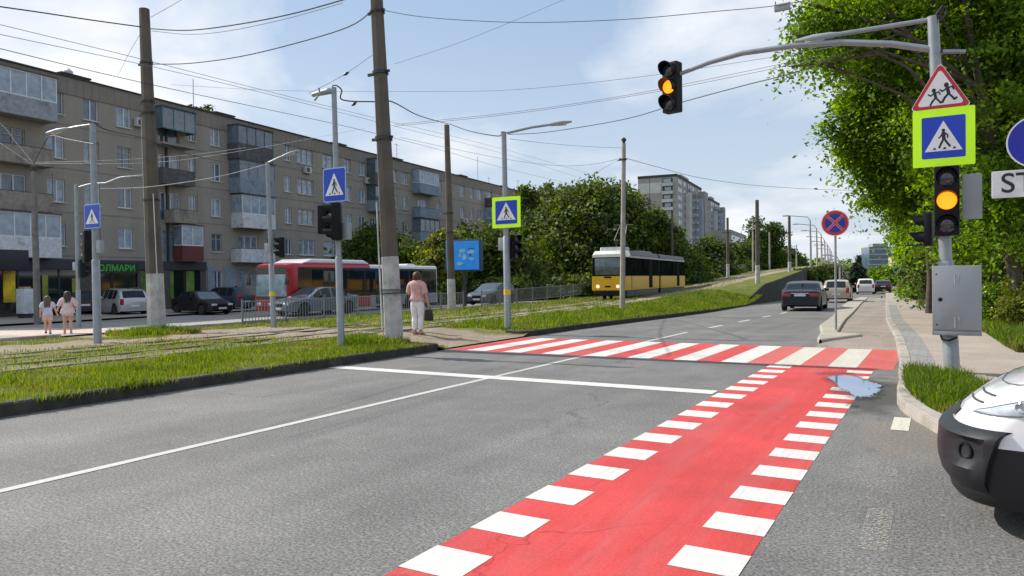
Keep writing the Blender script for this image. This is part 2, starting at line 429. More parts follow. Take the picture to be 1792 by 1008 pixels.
# far street
o = strip('road', ASPH_FAR, lambda y: -38.5-.1*max(0, y-20), lambda y: XM, ys_mix(-40, 260), zfar, 6)
setting(o, 'pale asphalt far carriageway in front of the apartment block', 'road')
o = strip('sidewalk', FARPAVE, lambda y: -75-.1*max(0, y-20), lambda y: -38.5-.1*max(0, y-20), ys_mix(-40, 160), lambda x, y: zfar(x, y)+.1, 4)
setting(o, 'shaded paved forecourt in front of the shops', 'sidewalk')
kerb('kerb', [(XM, y) for y in ys_mix(-40, 13.2)], KERB, .2, lambda x, y: (zfar(x, y)-.12, zfar(x, y)+.06), 'pale far kerb between the tram verge and the far carriageway', -1)
kerb('kerb', [(XM, y) for y in ys_mix(16.8, 80)], KERB, .2, lambda x, y: (zfar(x, y)-.12, zfar(x, y)+.06), 'pale far kerb running behind the metal railing', -1)

# ------------------------------------------------------------------ tram verge (soil with grass cover)
def hsh(x, y):
    return math.sin(x*1.7+y*.9)*.5+math.sin(x*.6-y*1.3+2)*.5
def smooth(a, b, t):
    t = min(1, max(0, (t-a)/(b-a))); return t*t*(3-2*t)
def cover(x, y):
    """0 bare earth .. 1 grass"""
    w = hsh(x, y)*.25
    X = [(-24.7, .05), (-24.3, .7), (-22.6, .75), (-22.2, .15), (-19.4, .10), (-18.7, .6), (-17.6, .5), (-16.4, .5), (-15.7, .9), (-14.9, .8), (-13.9, .52), (-13.0, .45), (-12.5, .6), (-12.15, 1), (-9.5, 1)]
    if y > 19:
        X = [(-24.7, .5), (-24.3, 1), (-19, .9), (-18.4, .45), (-16.6, .4), (-16.0, .85), (-15.3, .7), (-14.9, .05), (-14.0, .03), (-13.5, .55), (-12.9, .9), (-12.2, 1), (-9.5, 1)]
    c = ip(x+w*.8, X)
    # worn crossing path
    yc = 15.3+.12*(x+11)*0
    half = 1.9 if x < -11.2 else 1.75
    p = 1-smooth(half-.35, half+.45, abs(y-yc)+w*.6)
    c = c*(1-p)+.02*p
    if -23.2 < x < -20.3 and 12.2 < y < 15.2: c = max(c, .95*(1-smooth(.7, 1.5, math.hypot((x+21.7)*.9, (y-13.7)))))   # tuft round the pole
    return c
xs = frange(XM+.0, -9.62, .3)
rows = []; cov = []
ysv = frange(-20, 30, .3)+frange(30.5, 70, .6)+frange(74, 260, 6)
vs = []
for y in ysv:
    for i, x0 in enumerate(xs):
        t = i/(len(xs)-1); x = XM+(xl(y)-.12-XM)*t
        j = .035*hsh(x*3, y*3)
        vs.append((x, y, zmed(x, y)+(j if 0 < i < len(xs)-1 else 0))); cov.append(cover(x, y))
w = len(xs)
fs = [(j*w+i, j*w+i+1, (j+1)*w+i+1, (j+1)*w+i) for j in range(len(ysv)-1) for i in range(w-1)]
me = bpy.data.meshes.new('verge'); me.from_pydata(vs, [], fs); me.materials.append(SOIL)
a = me.attributes.new('cover', 'FLOAT', 'POINT'); a.data.foreach_set('value', cov)
me.polygons.foreach_set('use_smooth', [True]*len(fs)); me.update()
setting(link('verge', me), 'raised verge of earth and worn turf carrying the tram tracks', 'verge')
# retaining wall where the tram line climbs
rows = []
for y in ys_mix(46.5, 240):
    x = xl(y)-.1; zt = zmed(x, y)+.12
    rows.append([(x+.02, y, zroad(y)-.1), (x, y, zt), (x-.1, y, zt-.02), (x-.12, y, zt-.3)])
o = ngrid('retaining_wall', rows, RETAIN, False)
tag(o, 'dark retaining wall holding up the climbing tram line', 'wall')
# rails
for k, xc in enumerate((-13.6, -17.2)):
    for sgn in (-1, 1):
        rows = []
        for y in ys_mix(-20, 180):
            x = xc+sgn*.76-.055*max(0, y-30); z = zmed(x, y)+.03
            rows.append([(x-.035, y, z-.1), (x-.035, y, z), (x+.035, y, z), (x+.035, y, z-.1)])
        o = ngrid('tram_rail', rows, RAIL, False)
        lab = ('worn steel rail of the %s tram track, the side nearer the %s' % (('nearer', 'farther')[k], 'houses' if sgn < 0 else 'near road'))
        o['group'] = 'tram rails in the verge'
        setting(o, lab, 'rail'); o['kind'] = 'structure'

# ------------------------------------------------------------------ painted markings
def marks(name, mtl, rects, z, label):
    mb = MB()
    for (x0, x1, y0, y1) in rects:
        n = max(1, int((y1-y0)/3))
        for i in range(n):
            a, b_ = y0+(y1-y0)*i/n, y0+(y1-y0)*(i+1)/n
            mb.quad((x0, a, zroad(a)+z), (x1, a, zroad(a)+z), (x1, b_, zroad(b_)+z), (x0, b_, zroad(b_)+z))
    return setting(mb.build(name, mtl), label, 'marking')
BARS = [(-8.98,-8.48),(-8.05,-7.6),(-7.11,-6.66),(-6.14,-5.68),(-5.23,-4.78),(-4.31,-3.87),(-3.42,-2.96),(-2.49,-2.06),(-1.62,-1.17)]
marks('crossing_paint', RED, [(-9.45, -2.96, 13.38, 16.93)], .002, 'bright red painted ground of the pedestrian crossing')
marks('crossing_paint', RED_OLD, [(-2.96, -.62, 13.34, 16.95)], .002, 'faded red ground of the crossing near the right kerb')
marks('crossing_bars', WHITE, [(a, b_, 13.4, 16.9) for a, b_ in BARS[:7]], .0042, 'white bars of the pedestrian crossing')
marks('crossing_bars', WHITE_OLD, [(a, b_, 13.4, 16.88) for a, b_ in BARS[7:]], .0042, 'two yellowed bars of the crossing near the kerb')
marks('cycle_lane_paint', RED, [(-2.52, -.9, -25, 13.3)], .002, 'red painted cycle lane running to the crossing')
marks('cycle_lane_blocks', WHITE, [(-2.53, -2.15, 3.09+.703*k, 3.09+.703*k+.36) for k in range(-20, 15)], .0042, 'white blocks along the left edge of the cycle lane')
marks('cycle_lane_blocks', WHITE, [(-1.265, -.895, 3.80+.685*k, 3.80+.685*k+.335) for k in range(-20, 14)], .0042, 'white blocks along the right edge of the cycle lane')
marks('stop_line', WHITE, [(-9.45, -2.58, 9.66, 9.98)], .0042, 'long white stop line before the crossing')
marks('lane_line', paint('dulled_white_road_paint', (.52, .51, .47), .07, .1), [(-6.155, -6.05, -25, 9.658), (-6.155, -6.05, 9.982, 13.39), (-6.155, -6.05, 16.92, 20.3)], .0045, 'solid white line between the two lanes')
marks('lane_line', WHITE_OLD, [(-6.2-.03*k, -6.06-.03*k, 22.6+4.2*k, 24.3+4.2*k) for k in range(9)], .0042, 'broken white line between the lanes past the crossing')
marks('edge_mark', WHITE_OLD, [(-.41, -.25, 8.2, 8.95)], .0042, 'short white mark at the mouth of the side road')
marks('edge_mark', WHITE_RUBBED, [(-.40, -.25, 4.55, 5.4), (-.36, -.27, 6.3, 6.55)], .0025, 'nearly rubbed out dash on the near asphalt')
marks('cycle_path_mark', WHITE_RUBBED, [(-2.15+.36*k, -1.95+.36*k, 20.0, 20.5) for k in range(4)], .056, 'rubbed white marks across the cycle path')
# far crossing where the girls walk
mb = MB()
mb.quad(*[(x, y, zfar(x, y)+.006) for x, y in ((-36, 13.2), (XM-.25, 13.0), (XM-.25, 17), (-36, 17.2))])
setting(mb.build('crossing_paint', mat('pink_road_paint', (.52, .36, .31), .8, world=True)), 'pale pinkish ground of the far crossing under the two girls', 'marking')
mb = MB()
for k in range(9):
    x = -35.6+1.2*k; mb.quad(*[(a, y, zfar(a, y)+.010) for a, y in ((x, 13.3), (x+.5, 13.3), (x+.5, 16.9), (x, 16.9))])
setting(mb.build('crossing_bars', WHITE_OLD), 'pale bars of the far crossing', 'marking')

# cycle path and island beyond the crossing
def bl(y): return xr(y)-1.28
def isl(y): return ip(y, [(17.3, -1.9), (17.9, -2.33), (18.6, -2.46), (20.5, -2.6), (24, -3.1), (31, -3.55), (40, -4.3), (52, -5.0), (70, -5.6), (110, -8)])
def bikeleft(y): return max(isl(y), min(xr(y)-.1, bl(y)-.0 if y > 20.2 else -2.33+(y-17.9)*.42))
setting(strip('cycle_path', BIKE, lambda y: bl(y) if y > 18 else -2.3, lambda y: xr(y)-.004, [16.96]+ys_mix(17.5, 66), lambda x, y: zroad(y)+.05*smooth(16.9, 18, y), 2), 'brownish cycle path beside the right kerb past the crossing', 'cycle path')
rows = []
yy = [17.9, 18.05, 18.3, 18.7, 19.2, 19.8, 20.4]+frange(21, 66, 1.5)
for y in yy:
    a = isl(y); b_ = -2.28+(y-17.9)*.36 if y < 20.2 else bl(y)
    b_ = max(b_, a+.05); z = zroad(y)+.105
    rows.append([(a-.02, y, z-.15), (a, y, z-.02), (a+.03, y, z), (b_-.03, y, z), (b_, y, z-.02), (b_+.02, y, z-.15)])
o = ngrid('traffic_island', rows, ISLE, False)
setting(o, 'narrow paved island with a raised kerb between road and cycle path', 'island')
MB_ = MB(); MB_.quad((-2.46, 17.9, -.02), (-2.28, 17.9, -.02), (-2.25, 17.9, .1), (-2.44, 17.9, .1))
# tactile band next to the right kerb
setting(strip('tactile_strip', TACT, lambda y: xr(y)+.17, lambda y: xr(y)+.50, ys_mix(12.35, 44), lambda x, y: zroad(y)+.1245, 1), 'grey tactile paving strip beside the pale kerb', 'paving')
# puddle
m, nt, b = nodes('sky_tinted_water'); b.inputs['Base Color'].default_value = (.13, .23, .42, 1); b.inputs['Metallic'].default_value = .65; b.inputs['Roughness'].default_value = .03; b.inputs['IOR'].default_value = 1.33  # blue of the reflected sky is put into the water's own colour
b.inputs['Specular IOR Level'].default_value = 1.0
PUD = [(1450,662),(1462,672),(1470,681),(1486,688),(1494,695),(1510,697),(1528,694),(1540,686),(1543,676),(1528,670),(1512,667),(1500,661),(1484,659),(1466,658)]
pp = [gp(*p) for p in PUD]; c0 = sum((p for p in pp), Vector())/len(pp); random.seed(12)
ring = []
for i in range(len(pp)):
    for k in range(6):
        q = pp[i].lerp(pp[(i+1) % len(pp)], k/6); ring.append(c0+(q-c0)*random.uniform(.93, 1.07))
n = len(ring); vs = [(c0.x, c0.y, .0135)]+[(c0.x+(p.x-c0.x)*f, c0.y+(p.y-c0.y)*f, .0135) for f in (.7, 1.22) for p in ring]
fs = [(0, 1+i, 1+(i+1) % n) for i in range(n)]+[(1+i, 1+n+i, 1+n+(i+1) % n, 1+(i+1) % n) for i in range(n)]
me = bpy.data.meshes.new('puddle'); me.from_pydata(vs, [], fs); me.materials.append(m)
a_ = me.attributes.new('cover', 'FLOAT', 'POINT'); a_.data.foreach_set('value', [1]*(n+1)+[0]*n)
co = coords(nt, True); cv = N(nt, 'ShaderNodeAttribute', attribute_name='cover').outputs['Fac']; mu = N(nt, 'ShaderNodeMath', operation='MULTIPLY_ADD'); L(nt, noise(nt, co, 5, 7, .6), mu.inputs[0]); mu.inputs[1].default_value = .9; mu.inputs[2].default_value = -.45
ad_ = N(nt, 'ShaderNodeMath', operation='ADD'); L(nt, mu.outputs[0], ad_.inputs[0]); L(nt, cv, ad_.inputs[1])
mx = N(nt, 'ShaderNodeMixShader'); L(nt, ramp(nt, ad_.outputs[0], .32, .55), mx.inputs[0]); L(nt, N(nt, 'ShaderNodeBsdfTransparent').outputs[0], mx.inputs[1]); L(nt, b.outputs[0], mx.inputs[2]); L(nt, mx.outputs[0], nt.nodes['Material Output'].inputs['Surface'])
setting(link('puddle', me), 'puddle tinted sky blue and reflecting the sky at the edge of the cycle lane', 'puddle')
n = len(ring); vs = [(p.x, p.y, .011) for p in ring]
for k, f in enumerate((1.35, 1.75)): vs += [(c0.x+(p.x-c0.x)*f-.10*k-.05, c0.y+(p.y-c0.y)*f*1.15+.05, .0105-.001*k) for p in ring]
fs = [(k*n+i, k*n+(i+1) % n, (k+1)*n+(i+1) % n, (k+1)*n+i) for k in range(2) for i in range(n)]
me = bpy.data.meshes.new('damp_patch'); me.from_pydata(vs, [], fs)
a_ = me.attributes.new('cover', 'FLOAT', 'POINT'); a_.data.foreach_set('value', [1]*n+[.75]*n+[0]*n)
m, nt, b = nodes('damp_film'); co = coords(nt, True); b.inputs['Base Color'].default_value = (.05, .03, .028, 1); b.inputs['Roughness'].default_value = .35
cv = N(nt, 'ShaderNodeAttribute', attribute_name='cover').outputs['Fac']; mu = N(nt, 'ShaderNodeMath', operation='MULTIPLY_ADD'); L(nt, noise(nt, co, 2.6, 7, .65), mu.inputs[0]); mu.inputs[1].default_value = 2.2; mu.inputs[2].default_value = -1.55
ad_ = N(nt, 'ShaderNodeMath', operation='ADD'); L(nt, mu.outputs[0], ad_.inputs[0]); L(nt, cv, ad_.inputs[1]); fa_ = ramp(nt, ad_.outputs[0], .2, .75, (0, 0, 0), (.62, .62, .62))
mx = N(nt, 'ShaderNodeMixShader'); L(nt, fa_, mx.inputs[0]); L(nt, N(nt, 'ShaderNodeBsdfTransparent').outputs[0], mx.inputs[1]); L(nt, b.outputs[0], mx.inputs[2]); L(nt, mx.outputs[0], nt.nodes['Material Output'].inputs['Surface'])
me.materials.append(m); setting(link('damp_patch', me), 'dark damp rim round the puddle', 'puddle')

# ------------------------------------------------------------------ grass blades
def leafy(name, col, trans=.45, rough=.55, var=.3):
    m, nt, b = nodes(name)
    g = N(nt, 'ShaderNodeNewGeometry'); rnd = g.outputs['Random Per Island']
    c = ramp(nt, rnd, 0, 1, sc(col, 1-var), sc(col, 1+var))
    L(nt, c, b.inputs['Base Color']); b.inputs['Roughness'].default_value = rough; b.inputs['Specular IOR Level'].default_value = .25
    tr = N(nt, 'ShaderNodeBsdfTranslucent'); 
    hs = N(nt, 'ShaderNodeHueSaturation'); hs.inputs['Saturation'].default_value = 1.15; hs.inputs['Value'].default_value = 1.6; hs.inputs['Hue'].default_value = .485
    L(nt, c, hs.inputs['Color']); L(nt, hs.outputs[0], tr.inputs['Color'])
    mx = N(nt, 'ShaderNodeMixShader'); mx.inputs[0].default_value = trans
    L(nt, b.outputs[0], mx.inputs[1]); L(nt, tr.outputs[0], mx.inputs[2]); L(nt, mx.outputs[0], nt.nodes['Material Output'].inputs['Surface'])
    return m
GR = [leafy('grass_blade_bright', (.165, .235, .016), .5), leafy('grass_blade_deep', (.07, .135, .010), .45), leafy('grass_blade_dry', (.21, .18, .06), .4)]
def blades(name, pts, h, wd, mats, probs, label, lean=.45):
    n = len(pts); P = np.array(pts, dtype=np.float64)
    X_, Y_ = P[:, 0], P[:, 1]
    pat = .5+.28*np.sin(X_*1.9+Y_*1.3+.6*np.sin(Y_*2.1))+.22*np.sin(X_*4.7-Y_*3.9+np.sin(X_*3.1)); pat = np.clip(pat+.16*rng.normal(size=n), 0, 1)
    ht = (h[0]+(h[1]-h[0])*rng.random(n)**1.5)*(.5+.85*pat); an = rng.random(n)*2*math.pi; ln = rng.normal(0, lean, n)*ht; la = rng.random(n)*2*math.pi
    ww = wd*(.6+.8*rng.random(n))
    dx, dy = np.cos(an)*ww/2, np.sin(an)*ww/2
    ox, oy = np.cos(la)*ln, np.sin(la)*ln
    v = np.empty((n, 5, 3))
    v[:, 0] = P+np.stack([-dx, -dy, -.02+0*dx], 1); v[:, 1] = P+np.stack([dx, dy, -.02+0*dx], 1)
    v[:, 2] = P+np.stack([dx*.8+ox*.35, dy*.8+oy*.35, ht*.6], 1); v[:, 3] = P+np.stack([-dx*.8+ox*.35, -dy*.8+oy*.35, ht*.6], 1)
    v[:, 4] = P+np.stack([ox, oy, ht*(1-.15*np.abs(ln)/ht)], 1)
    base = np.arange(n)[:, None]*5
    f = np.concatenate([base+np.array([[0, 1, 2]]), base+np.array([[0, 2, 3]]), base+np.array([[3, 2, 4]])], 0)
    mi = rng.choice(len(mats), n, p=probs); lowp = rng.random(n); mi = np.where((pat < .3) & (lowp < .55), 2, np.where((pat > .62) & (lowp < .5), 1, mi)); mi = np.concatenate([mi, mi, mi])
    o = link(name, mesh_np(name, v.reshape(-1, 3), f, mats, mi)); return setting(o, label, 'grass', 'stuff')
def scatter(n, x0, x1, y0, y1, keep):
    out = []
    X = rng.uniform(x0, x1, n); Y = rng.uniform(y0, y1, n); K = rng.random(n)
    for x, y, k in zip(X, Y, K):
        if k < keep(x, y): out.append((x, y, zmed(x, y)))
    return out
def kp(x, y):
    c = cover(x, y); return (c-.25)/.75 if c > .3 else .02
pts = scatter(64000, -12.6, -9.50, 1.5, 14.2, kp)
blades('grass', pts, (.03, .115), .0085, GR, [.58, .27, .15], 'lush green grass on the near strip left of the crossing')
pts = [(rng.uniform(-9.62, -9.47), y, .125) for y in rng.uniform(1.5, 13.1, 5200) if math.sin(y*2.3)+math.sin(y*5.1+1)+rng.normal()*.5 > -.3]
blades('grass', pts, (.05, .16), .010, GR, [.5, .3, .2], 'ragged grass hanging over the near kerb', .9)
pts = scatter(46000, -24.6, -12.4, 3, 19.5, lambda x, y: kp(x, y)*.8)
blades('grass', pts, (.03, .10), .018, GR, [.42, .25, .33], 'patchy yellowing grass between the tram rails')
pts = scatter(44000, -13.4, -9.55, 17.5, 48, kp)
blades('grass', pts, (.05, .15), .022, GR, [.58, .34, .08], 'bright grass slope beside the road past the crossing')
pts = scatter(26000, -24.6, -13.4, 19, 60, lambda x, y: kp(x, y)*.8)
blades('grass', pts, (.05, .18), .03, GR, [.45, .33, .22], 'grass around the tram track and along the railing')

# ------------------------------------------------------------------ corner grass and right verge
def inpoly(x, y, poly):
    c = False; j = len(poly)-1
    for i in range(len(poly)):
        xi, yi = poly[i][0], poly[i][1]; xj, yj = poly[j][0], poly[j][1]
        if (yi > y) != (yj > y) and x < (xj-xi)*(y-yi)/(yj-yi)+xi: c = not c
        j = i
    return c
cg = [gp(*p) for p in ((1581,655),(1605,649),(1655,655),(1702,668),(1740,690),(1720,722),(1664,731),(1630,716),(1594,692),(1583,672))]
poly = [(p.x, p.y) for p in cg]
def soil_patch(name, poly, z, label, cov=.9):
    me = bpy.data.meshes.new(name); me.from_pydata([(x, y, z(x, y)) for x, y in poly], [], [tuple(range(len(poly)))]); me.materials.append(SOIL)
    a = me.attributes.new('cover', 'FLOAT', 'POINT'); a.data.foreach_set('value', [cov]*len(poly))
    return setting(link(name, me), label, 'soil')
soil_patch('soil_bed', poly, lambda x, y: .126, 'small bed of soil under the grass tuft at the right corner')
pts = []
xs_ = [p[0] for p in poly]; ys_ = [p[1] for p in poly]
while len(pts) < 7500:
    x, y = random.uniform(min(xs_), max(xs_)), random.uniform(min(ys_), max(ys_))
    if inpoly(x, y, poly): pts.append((x, y, .126))
blades('grass', pts, (.05, .19), .010, GR, [.35, .62, .03], 'thick green grass tuft at the right corner by the signal post', .6)
VE = [(15.2, 9.0), (16, 1.25), (17.3, 1.15), (21.5, 1.0), (30, .65), (45, -.1), (80, -2.2), (150, -6)]
def ve(y): return ip(y, VE) if y > 15.2 else 9
setting(strip('verge', SOIL, ve, lambda y: 60, [15.2, 16, 17.3, 19, 21.5, 25]+ys_mix(26, 200), lambda x, y: zroad(y)+.125+.02*max(0, min(x-ve(y), 12)), 8), 'shaded earth verge under the trees on the right', 'verge')
pts = []
for _ in range(34000):
    y = 16+44*random.random()**1.9; e = ve(y); x = e+random.random()**1.6*6
    pts.append((x, y, zroad(y)+.125+.02*(x-e)))
blades('grass', pts, (.08, .34), .024, GR, [.42, .5, .08], 'long green grass along the far edge of the right sidewalk')

# ------------------------------------------------------------------ furniture materials
GALV = mat('galvanised_steel', (.27, .30, .325), .42, .35, var=.12, scale=6, dirt=.25, dcol=(.2, .2, .19))
CONC = mat('weathered_concrete', (.115, .098, .080), .92, var=.3, scale=2.2, bmp=.5, bscale=40, dirt=.5, dcol=(.07, .055, .045), dscale=1.1)
CONCP = mat('pale_concrete', (.36, .34, .31), .9, var=.2, scale=3, bmp=.3, dirt=.4, dcol=(.18, .16, .14))
WASH = mat('whitewashed_concrete', (.47, .47, .46), .9, var=.2, scale=3, bmp=.35, dirt=.55, dcol=(.22, .2, .18), dscale=2.5)
BLACK = mat('black_plastic', (.007, .007, .009), .5, var=.3, spec=.2)
DARKM = mat('dark_steel', (.05, .05, .055), .5, .5)
GREYBOX = mat('grey_enamel', (.29, .325, .345), .45, var=.06, scale=2, dirt=.15, dcol=(.25, .24, .22))
LENS_OFF = mat('dark_lens', (.03, .035, .045), .12, coat=.6, var=.4, scale=30)
AMBER = mat('lit_amber_lens', (.9, .25, .01), .4, emit=2.0, ecol=(1, .22, .008), var=.1, scale=60)
WIREM = mat('wire_black', (.02, .02, .022), .6)
WIREG = mat('wire_grey', (.20, .22, .24), .6)
WIREL = mat('wire_pale', (.55, .56, .57), .5)
SIGNB = mat('sign_blue', (.012, .055, .50), .35, var=.06, scale=2, spec=.4)
SIGNW = mat('sign_white', (.76, .77, .79), .35, var=.04, scale=2, spec=.4)
SIGNK = mat('sign_black', (.012, .012, .015), .5)
SIGNR = mat('sign_red', (.50, .015, .03), .35, var=.06)
SIGNY = mat('sign_fluorescent_border', (.50, .86, .01), .45, var=.03, emit=.22, ecol=(.5, .9, .0))
SIGNBACK = mat('sign_back_grey', (.33, .35, .36), .5, .4)
YTAPE = mat('yellow_tag', (.70, .52, .02), .6)
def to3(p, x, y, z): return (p[0]+x, p[1]+y, p[2]+z)

# ------------------------------------------------------------------ concrete poles
def conc_pole(label, p, h, r0, r1, lean=(0, 0), band=0, n=8, rings=(), group='concrete overhead line poles', m=None, wires=()):
    t = thing('concrete_pole', label, 'pole', p, 0, group)
    def c(z): return (lean[0]*z/h, lean[1]*z/h, z)
    def r(z): return r0+(r1-r0)*z/h
    mb = MB(); zs = [max(0, band-.0)]+[band+(h-band)*k/6 for k in range(1, 7)] if band else [-.4]+[h*k/6 for k in range(1, 7)]
    mb.tube([c(z) for z in zs], [r(z) for z in zs], n); mb.build('shaft', m or CONC, t, 30)
    if band:
        mb = MB(); mb.tube([c(-.4), c(band*.5), c(band)], [r(-.4)+.006, r(band*.5)+.006, r(band)+.006], n); mb.build('whitewashed_base', WASH, t, 30)
    for (z, hh, ex) in rings:
        mb = MB(); mb.tube([c(z-hh/2), c(z+hh/2)], [r(z)+.025]*2, 12)
        if ex:
            mb.cbox(to3(c(z), -r(z)-ex/2, 0, 0), (ex, .05, .06)); mb.cbox(to3(c(z), r(z)+ex/4, 0, .02), (ex/2, .05, .05))
        mb.build('clamp', DARKM, t)
    for (side, z0, z1) in wires:
        mb = MB(); mb.tube([to3(c(z), side*(r(z)+.02), -.12, 0) for z in frange(z0, z1, 1.2)], .018, 5); mb.build('conduit', WIREL, t)
    return t
r_ = ray(690, 595); P690 = Vector((r_.x*13.0/r_.y, 13.0, 0)); P690.z = zmed(P690.x, P690.y); P275 = gp(275, 583); P790 = gp(791, 542); P1090 = gp(1089, 541); P66 = gp(66, 568)
pts = []
for _ in range(5200):
    a, r = random.uniform(0, 6.283), 1.55*math.sqrt(random.random()); x, y = P275.x+.15+r*math.cos(a)*1.25, P275.y-.25+r*math.sin(a)*.8; pts.append((x, y, zmed(max(XM+.02, x), y)+.10*(1-r/1.55)))
blades('grass', pts, (.08, .24), .02, GR, [.45, .45, .1], 'raised tuft of long grass round the foot of the tall left pole')
pts = []
for _ in range(2600):
    a, r = random.uniform(0, 6.283), .95*math.sqrt(random.random()); x, y = P690.x+r*math.cos(a)-.35, P690.y+r*math.sin(a)*.7-.35; pts.append((x, y, zmed(x, y)))
blades('grass', pts, (.08, .24), .014, GR, [.5, .4, .1], 'longer grass at the foot of the thick pole')
h = topz(P690, -70)-P690.z
BIG = conc_pole('thick weathered concrete pole beside the woman in pink, whitewashed at its base', P690, h, .212, .142, (-.42, 0), 1.95, 8, [(4.65, .09, .16), (6.15, .07, .2), (7.55, .05, .12), (8.0, .05, 0)], wires=[(-1, 0.3, 3.2)])
mb = MB(); mb.tube([(-.03, 0, 1.12), (-.03, 0, 1.14)], .262, 12); mb.tube([(-.03, 0, 1.2), (-.03, 0, 1.215)], .262, 12); mb.build('wire_band', DARKM, BIG)
h = topz(P275, 12)-P275.z
conc_pole('tall weathered concrete pole left of the bus, whitewashed base in a tuft of grass', P275, h, .30, .17, (-.4, 0), 2.05, 8, [(9.35, .07, .25), (8.0, .06, .25), (7.6, .05, .3), (4.6, .06, .15)], wires=[(-1, .2, 7.4), (1, 1.5, 4.8)])
h = topz(P790, 218)-P790.z
conc_pole('slimmer brown concrete pole in front of the blue billboard with whitewashed base', P790, h, .24, .15, (-.2, 0), 1.75, 8, [(5.5, .08, .22), (4.4, .08, .0)])
h = topz(P1090, 252)-P1090.z
t1090 = conc_pole('tall slim grey pole standing in the grass in front of the tram', P1090, h, .125, .09, (.15, 0), 0, 10, [(h-.7, .06, .12)], m=CONCP)
mb = MB(); mb.lathe([(.0, -.1), (.06, -.1), (.07, 0), (.11, .03), (.11, .1), (.05, .16), (0, .17)], 10); o = mb.build('cap_lamp', DARKM, t1090, 40, loc=(.15, 0, h+.1))
h = topz(P66, 290)-P66.z
conc_pole('greyish slim concrete pole near the two girls by the shops', P66, h, .16, .12, (-.1, 0), 0, 8, [(h-.15, .2, .3)], m=mat('grey_concrete', (.17, .16, .145), .9, var=.25, scale=3, bmp=.3))
def far_pole(label, px, pyb, pyt, X, r=.17, band=1.6, group='poles along the climbing tram line', m=None):
    r_ = ray(px, pyb); tt = X/r_.x; p = Vector((X, r_.y*tt, EYE+r_.z*tt)); z = zmed(p.x, p.y) if p.x < xl(p.y) else p.z
    p.z = min(p.z, z) if abs(p.z-z) < 1.2 else z
    hh = topz(p, pyt)-p.z
    return conc_pole(label, p, hh, r, r*.75, (0, 0), band, 8, [(hh-1.6, .08, .5)], group, m), p
far_pole('dark brown pole with white base above the end of the retaining wall', 1326, 503, 350, -11.2)
far_pole('dark pole with whitewashed base and a pale box, next along the embankment', 1382, 487, 378, -12.4)
far_pole('dark pole with whitewashed base before the green bushes left of the tram line', 1274, 488, 381, -19.5)
far_pole('thin brown pole rising behind the rear of the yellow tram', 1177, 510, 372, -22.5, .15, 0)
for k, (px, pb, pt, X) in enumerate([(1318, 474, 383, -22), (1347, 470, 406, -21.5), (1368, 470, 412, -22), (1394, 470, 428, -22)]):
    far_pole(['pale lamp pole just left of the dark brown pole above the wall', 'pale bare pole in front of the round poplar', 'pale bare pole at the right edge of the round poplar', 'thin pale pole furthest right before the lamp row'][k], px, pb, pt, X, .13, 0, 'pale poles behind the tram line', CONCP)
def lamp_post(label, px, pyb, pyt, X, arm=1.6, group='lamp posts along the embankment road'):
    r_ = ray(px, pyb); tt = X/r_.x; p = Vector((X, r_.y*tt, EYE+r_.z*tt)); hh = topz(p, pyt)-p.z
    t = thing('street_lamp', label, 'street lamp', p, 0, group)
    MB().tube([(0, 0, -2), (0, 0, hh*.5), (-.05, 0, hh)], [.13, .11, .08], 8).build('post', CONCP, t, 40)
    mb = MB(); mb.tube([(-.05, 0, hh-.1), (-.3, 0, hh+.35), (-arm, 0, hh+.6)], .045, 6); mb.build('lamp_arm', GALV, t, 40)
    MB().cbox((-arm-.3, 0, hh+.6), (.7, .28, .12)).build('lamp_head', GREYBOX, t, bevel=.03)
    return t
for k, (px, pb, pt, X, a) in enumerate([(1419, 474, 385, -12.2, 2.3), (1430, 474, 399, -13.0, 2.2), (1438, 474, 410, -13.8, 2), (1444, 474, 420, -14.6, 2), (1449, 474, 428, -15.2, 2), (1453, 475, 434, -15.8, 2), (1456, 475, 440, -16.4, 2)]):
    lamp_post(['nearest', 'second', 'third', 'fourth', 'fifth', 'sixth', 'farthest'][k]+' lamp post of the receding row on the tram embankment', px, pb, pt, X, a)
for k, (px, pb, pt, X) in enumerate([(1470, 500, 455, -9.5), (1476, 500, 462, -10.5)]):
    lamp_post(['nearer', 'farther'][k]+' of two thin lamp posts left of the spruce', px, pb, pt, X, 1.2, 'thin lamp posts before the spruce')

# ------------------------------------------------------------------ signs
def plate(t, name, poly, y, mtl, th=.003):
    return MB().prism(poly, y-th, y).build(name, mtl, t)
def rect(w, h, cx=0, cz=0, r=0):
    if not r: return [(cx-w/2, cz-h/2), (cx+w/2, cz-h/2), (cx+w/2, cz+h/2), (cx-w/2, cz+h/2)]
    out = []
    for (sx, sz, a0) in ((1, -1, -90), (1, 1, 0), (-1, 1, 90), (-1, -1, 180)):
        for k in range(4):
            a = R(a0+30*k); out.append((cx+sx*(w/2-r)+r*math.cos(a), cz+sz*(h/2-r)+r*math.sin(a)))
    return out
def circ(r, n=40): return [(r*math.cos(2*math.pi*k/n), r*math.sin(2*math.pi*k/n)) for k in range(n)]
def tri(s, cz=0, r=.04):
    out = []; R0 = s/math.sqrt(3)-2*r
    for a0 in (-150, -30, 90):
        cx, cy = R0*math.cos(R(a0)), R0*math.sin(R(a0))
        for k in range(-2, 3):
            a = R(a0+k*30); out.append((cx+r*math.cos(a), cz+cy+r*math.sin(a)))
    return out
def limb(mb, pts, w, y):
    for (a, b_) in zip(pts[:-1], pts[1:]):
        d = Vector((b_[0]-a[0], b_[1]-a[1])); L_ = d.length; d.normalize(); n = Vector((-d.y, d.x))*w/2; e = d*w*.25
        q = [Vector(a)-n-e, Vector(b_)-n+e, Vector(b_)+n+e, Vector(a)+n-e]
        mb.prism([(v.x, v.y) for v in q], y-.0015, y+.0005)
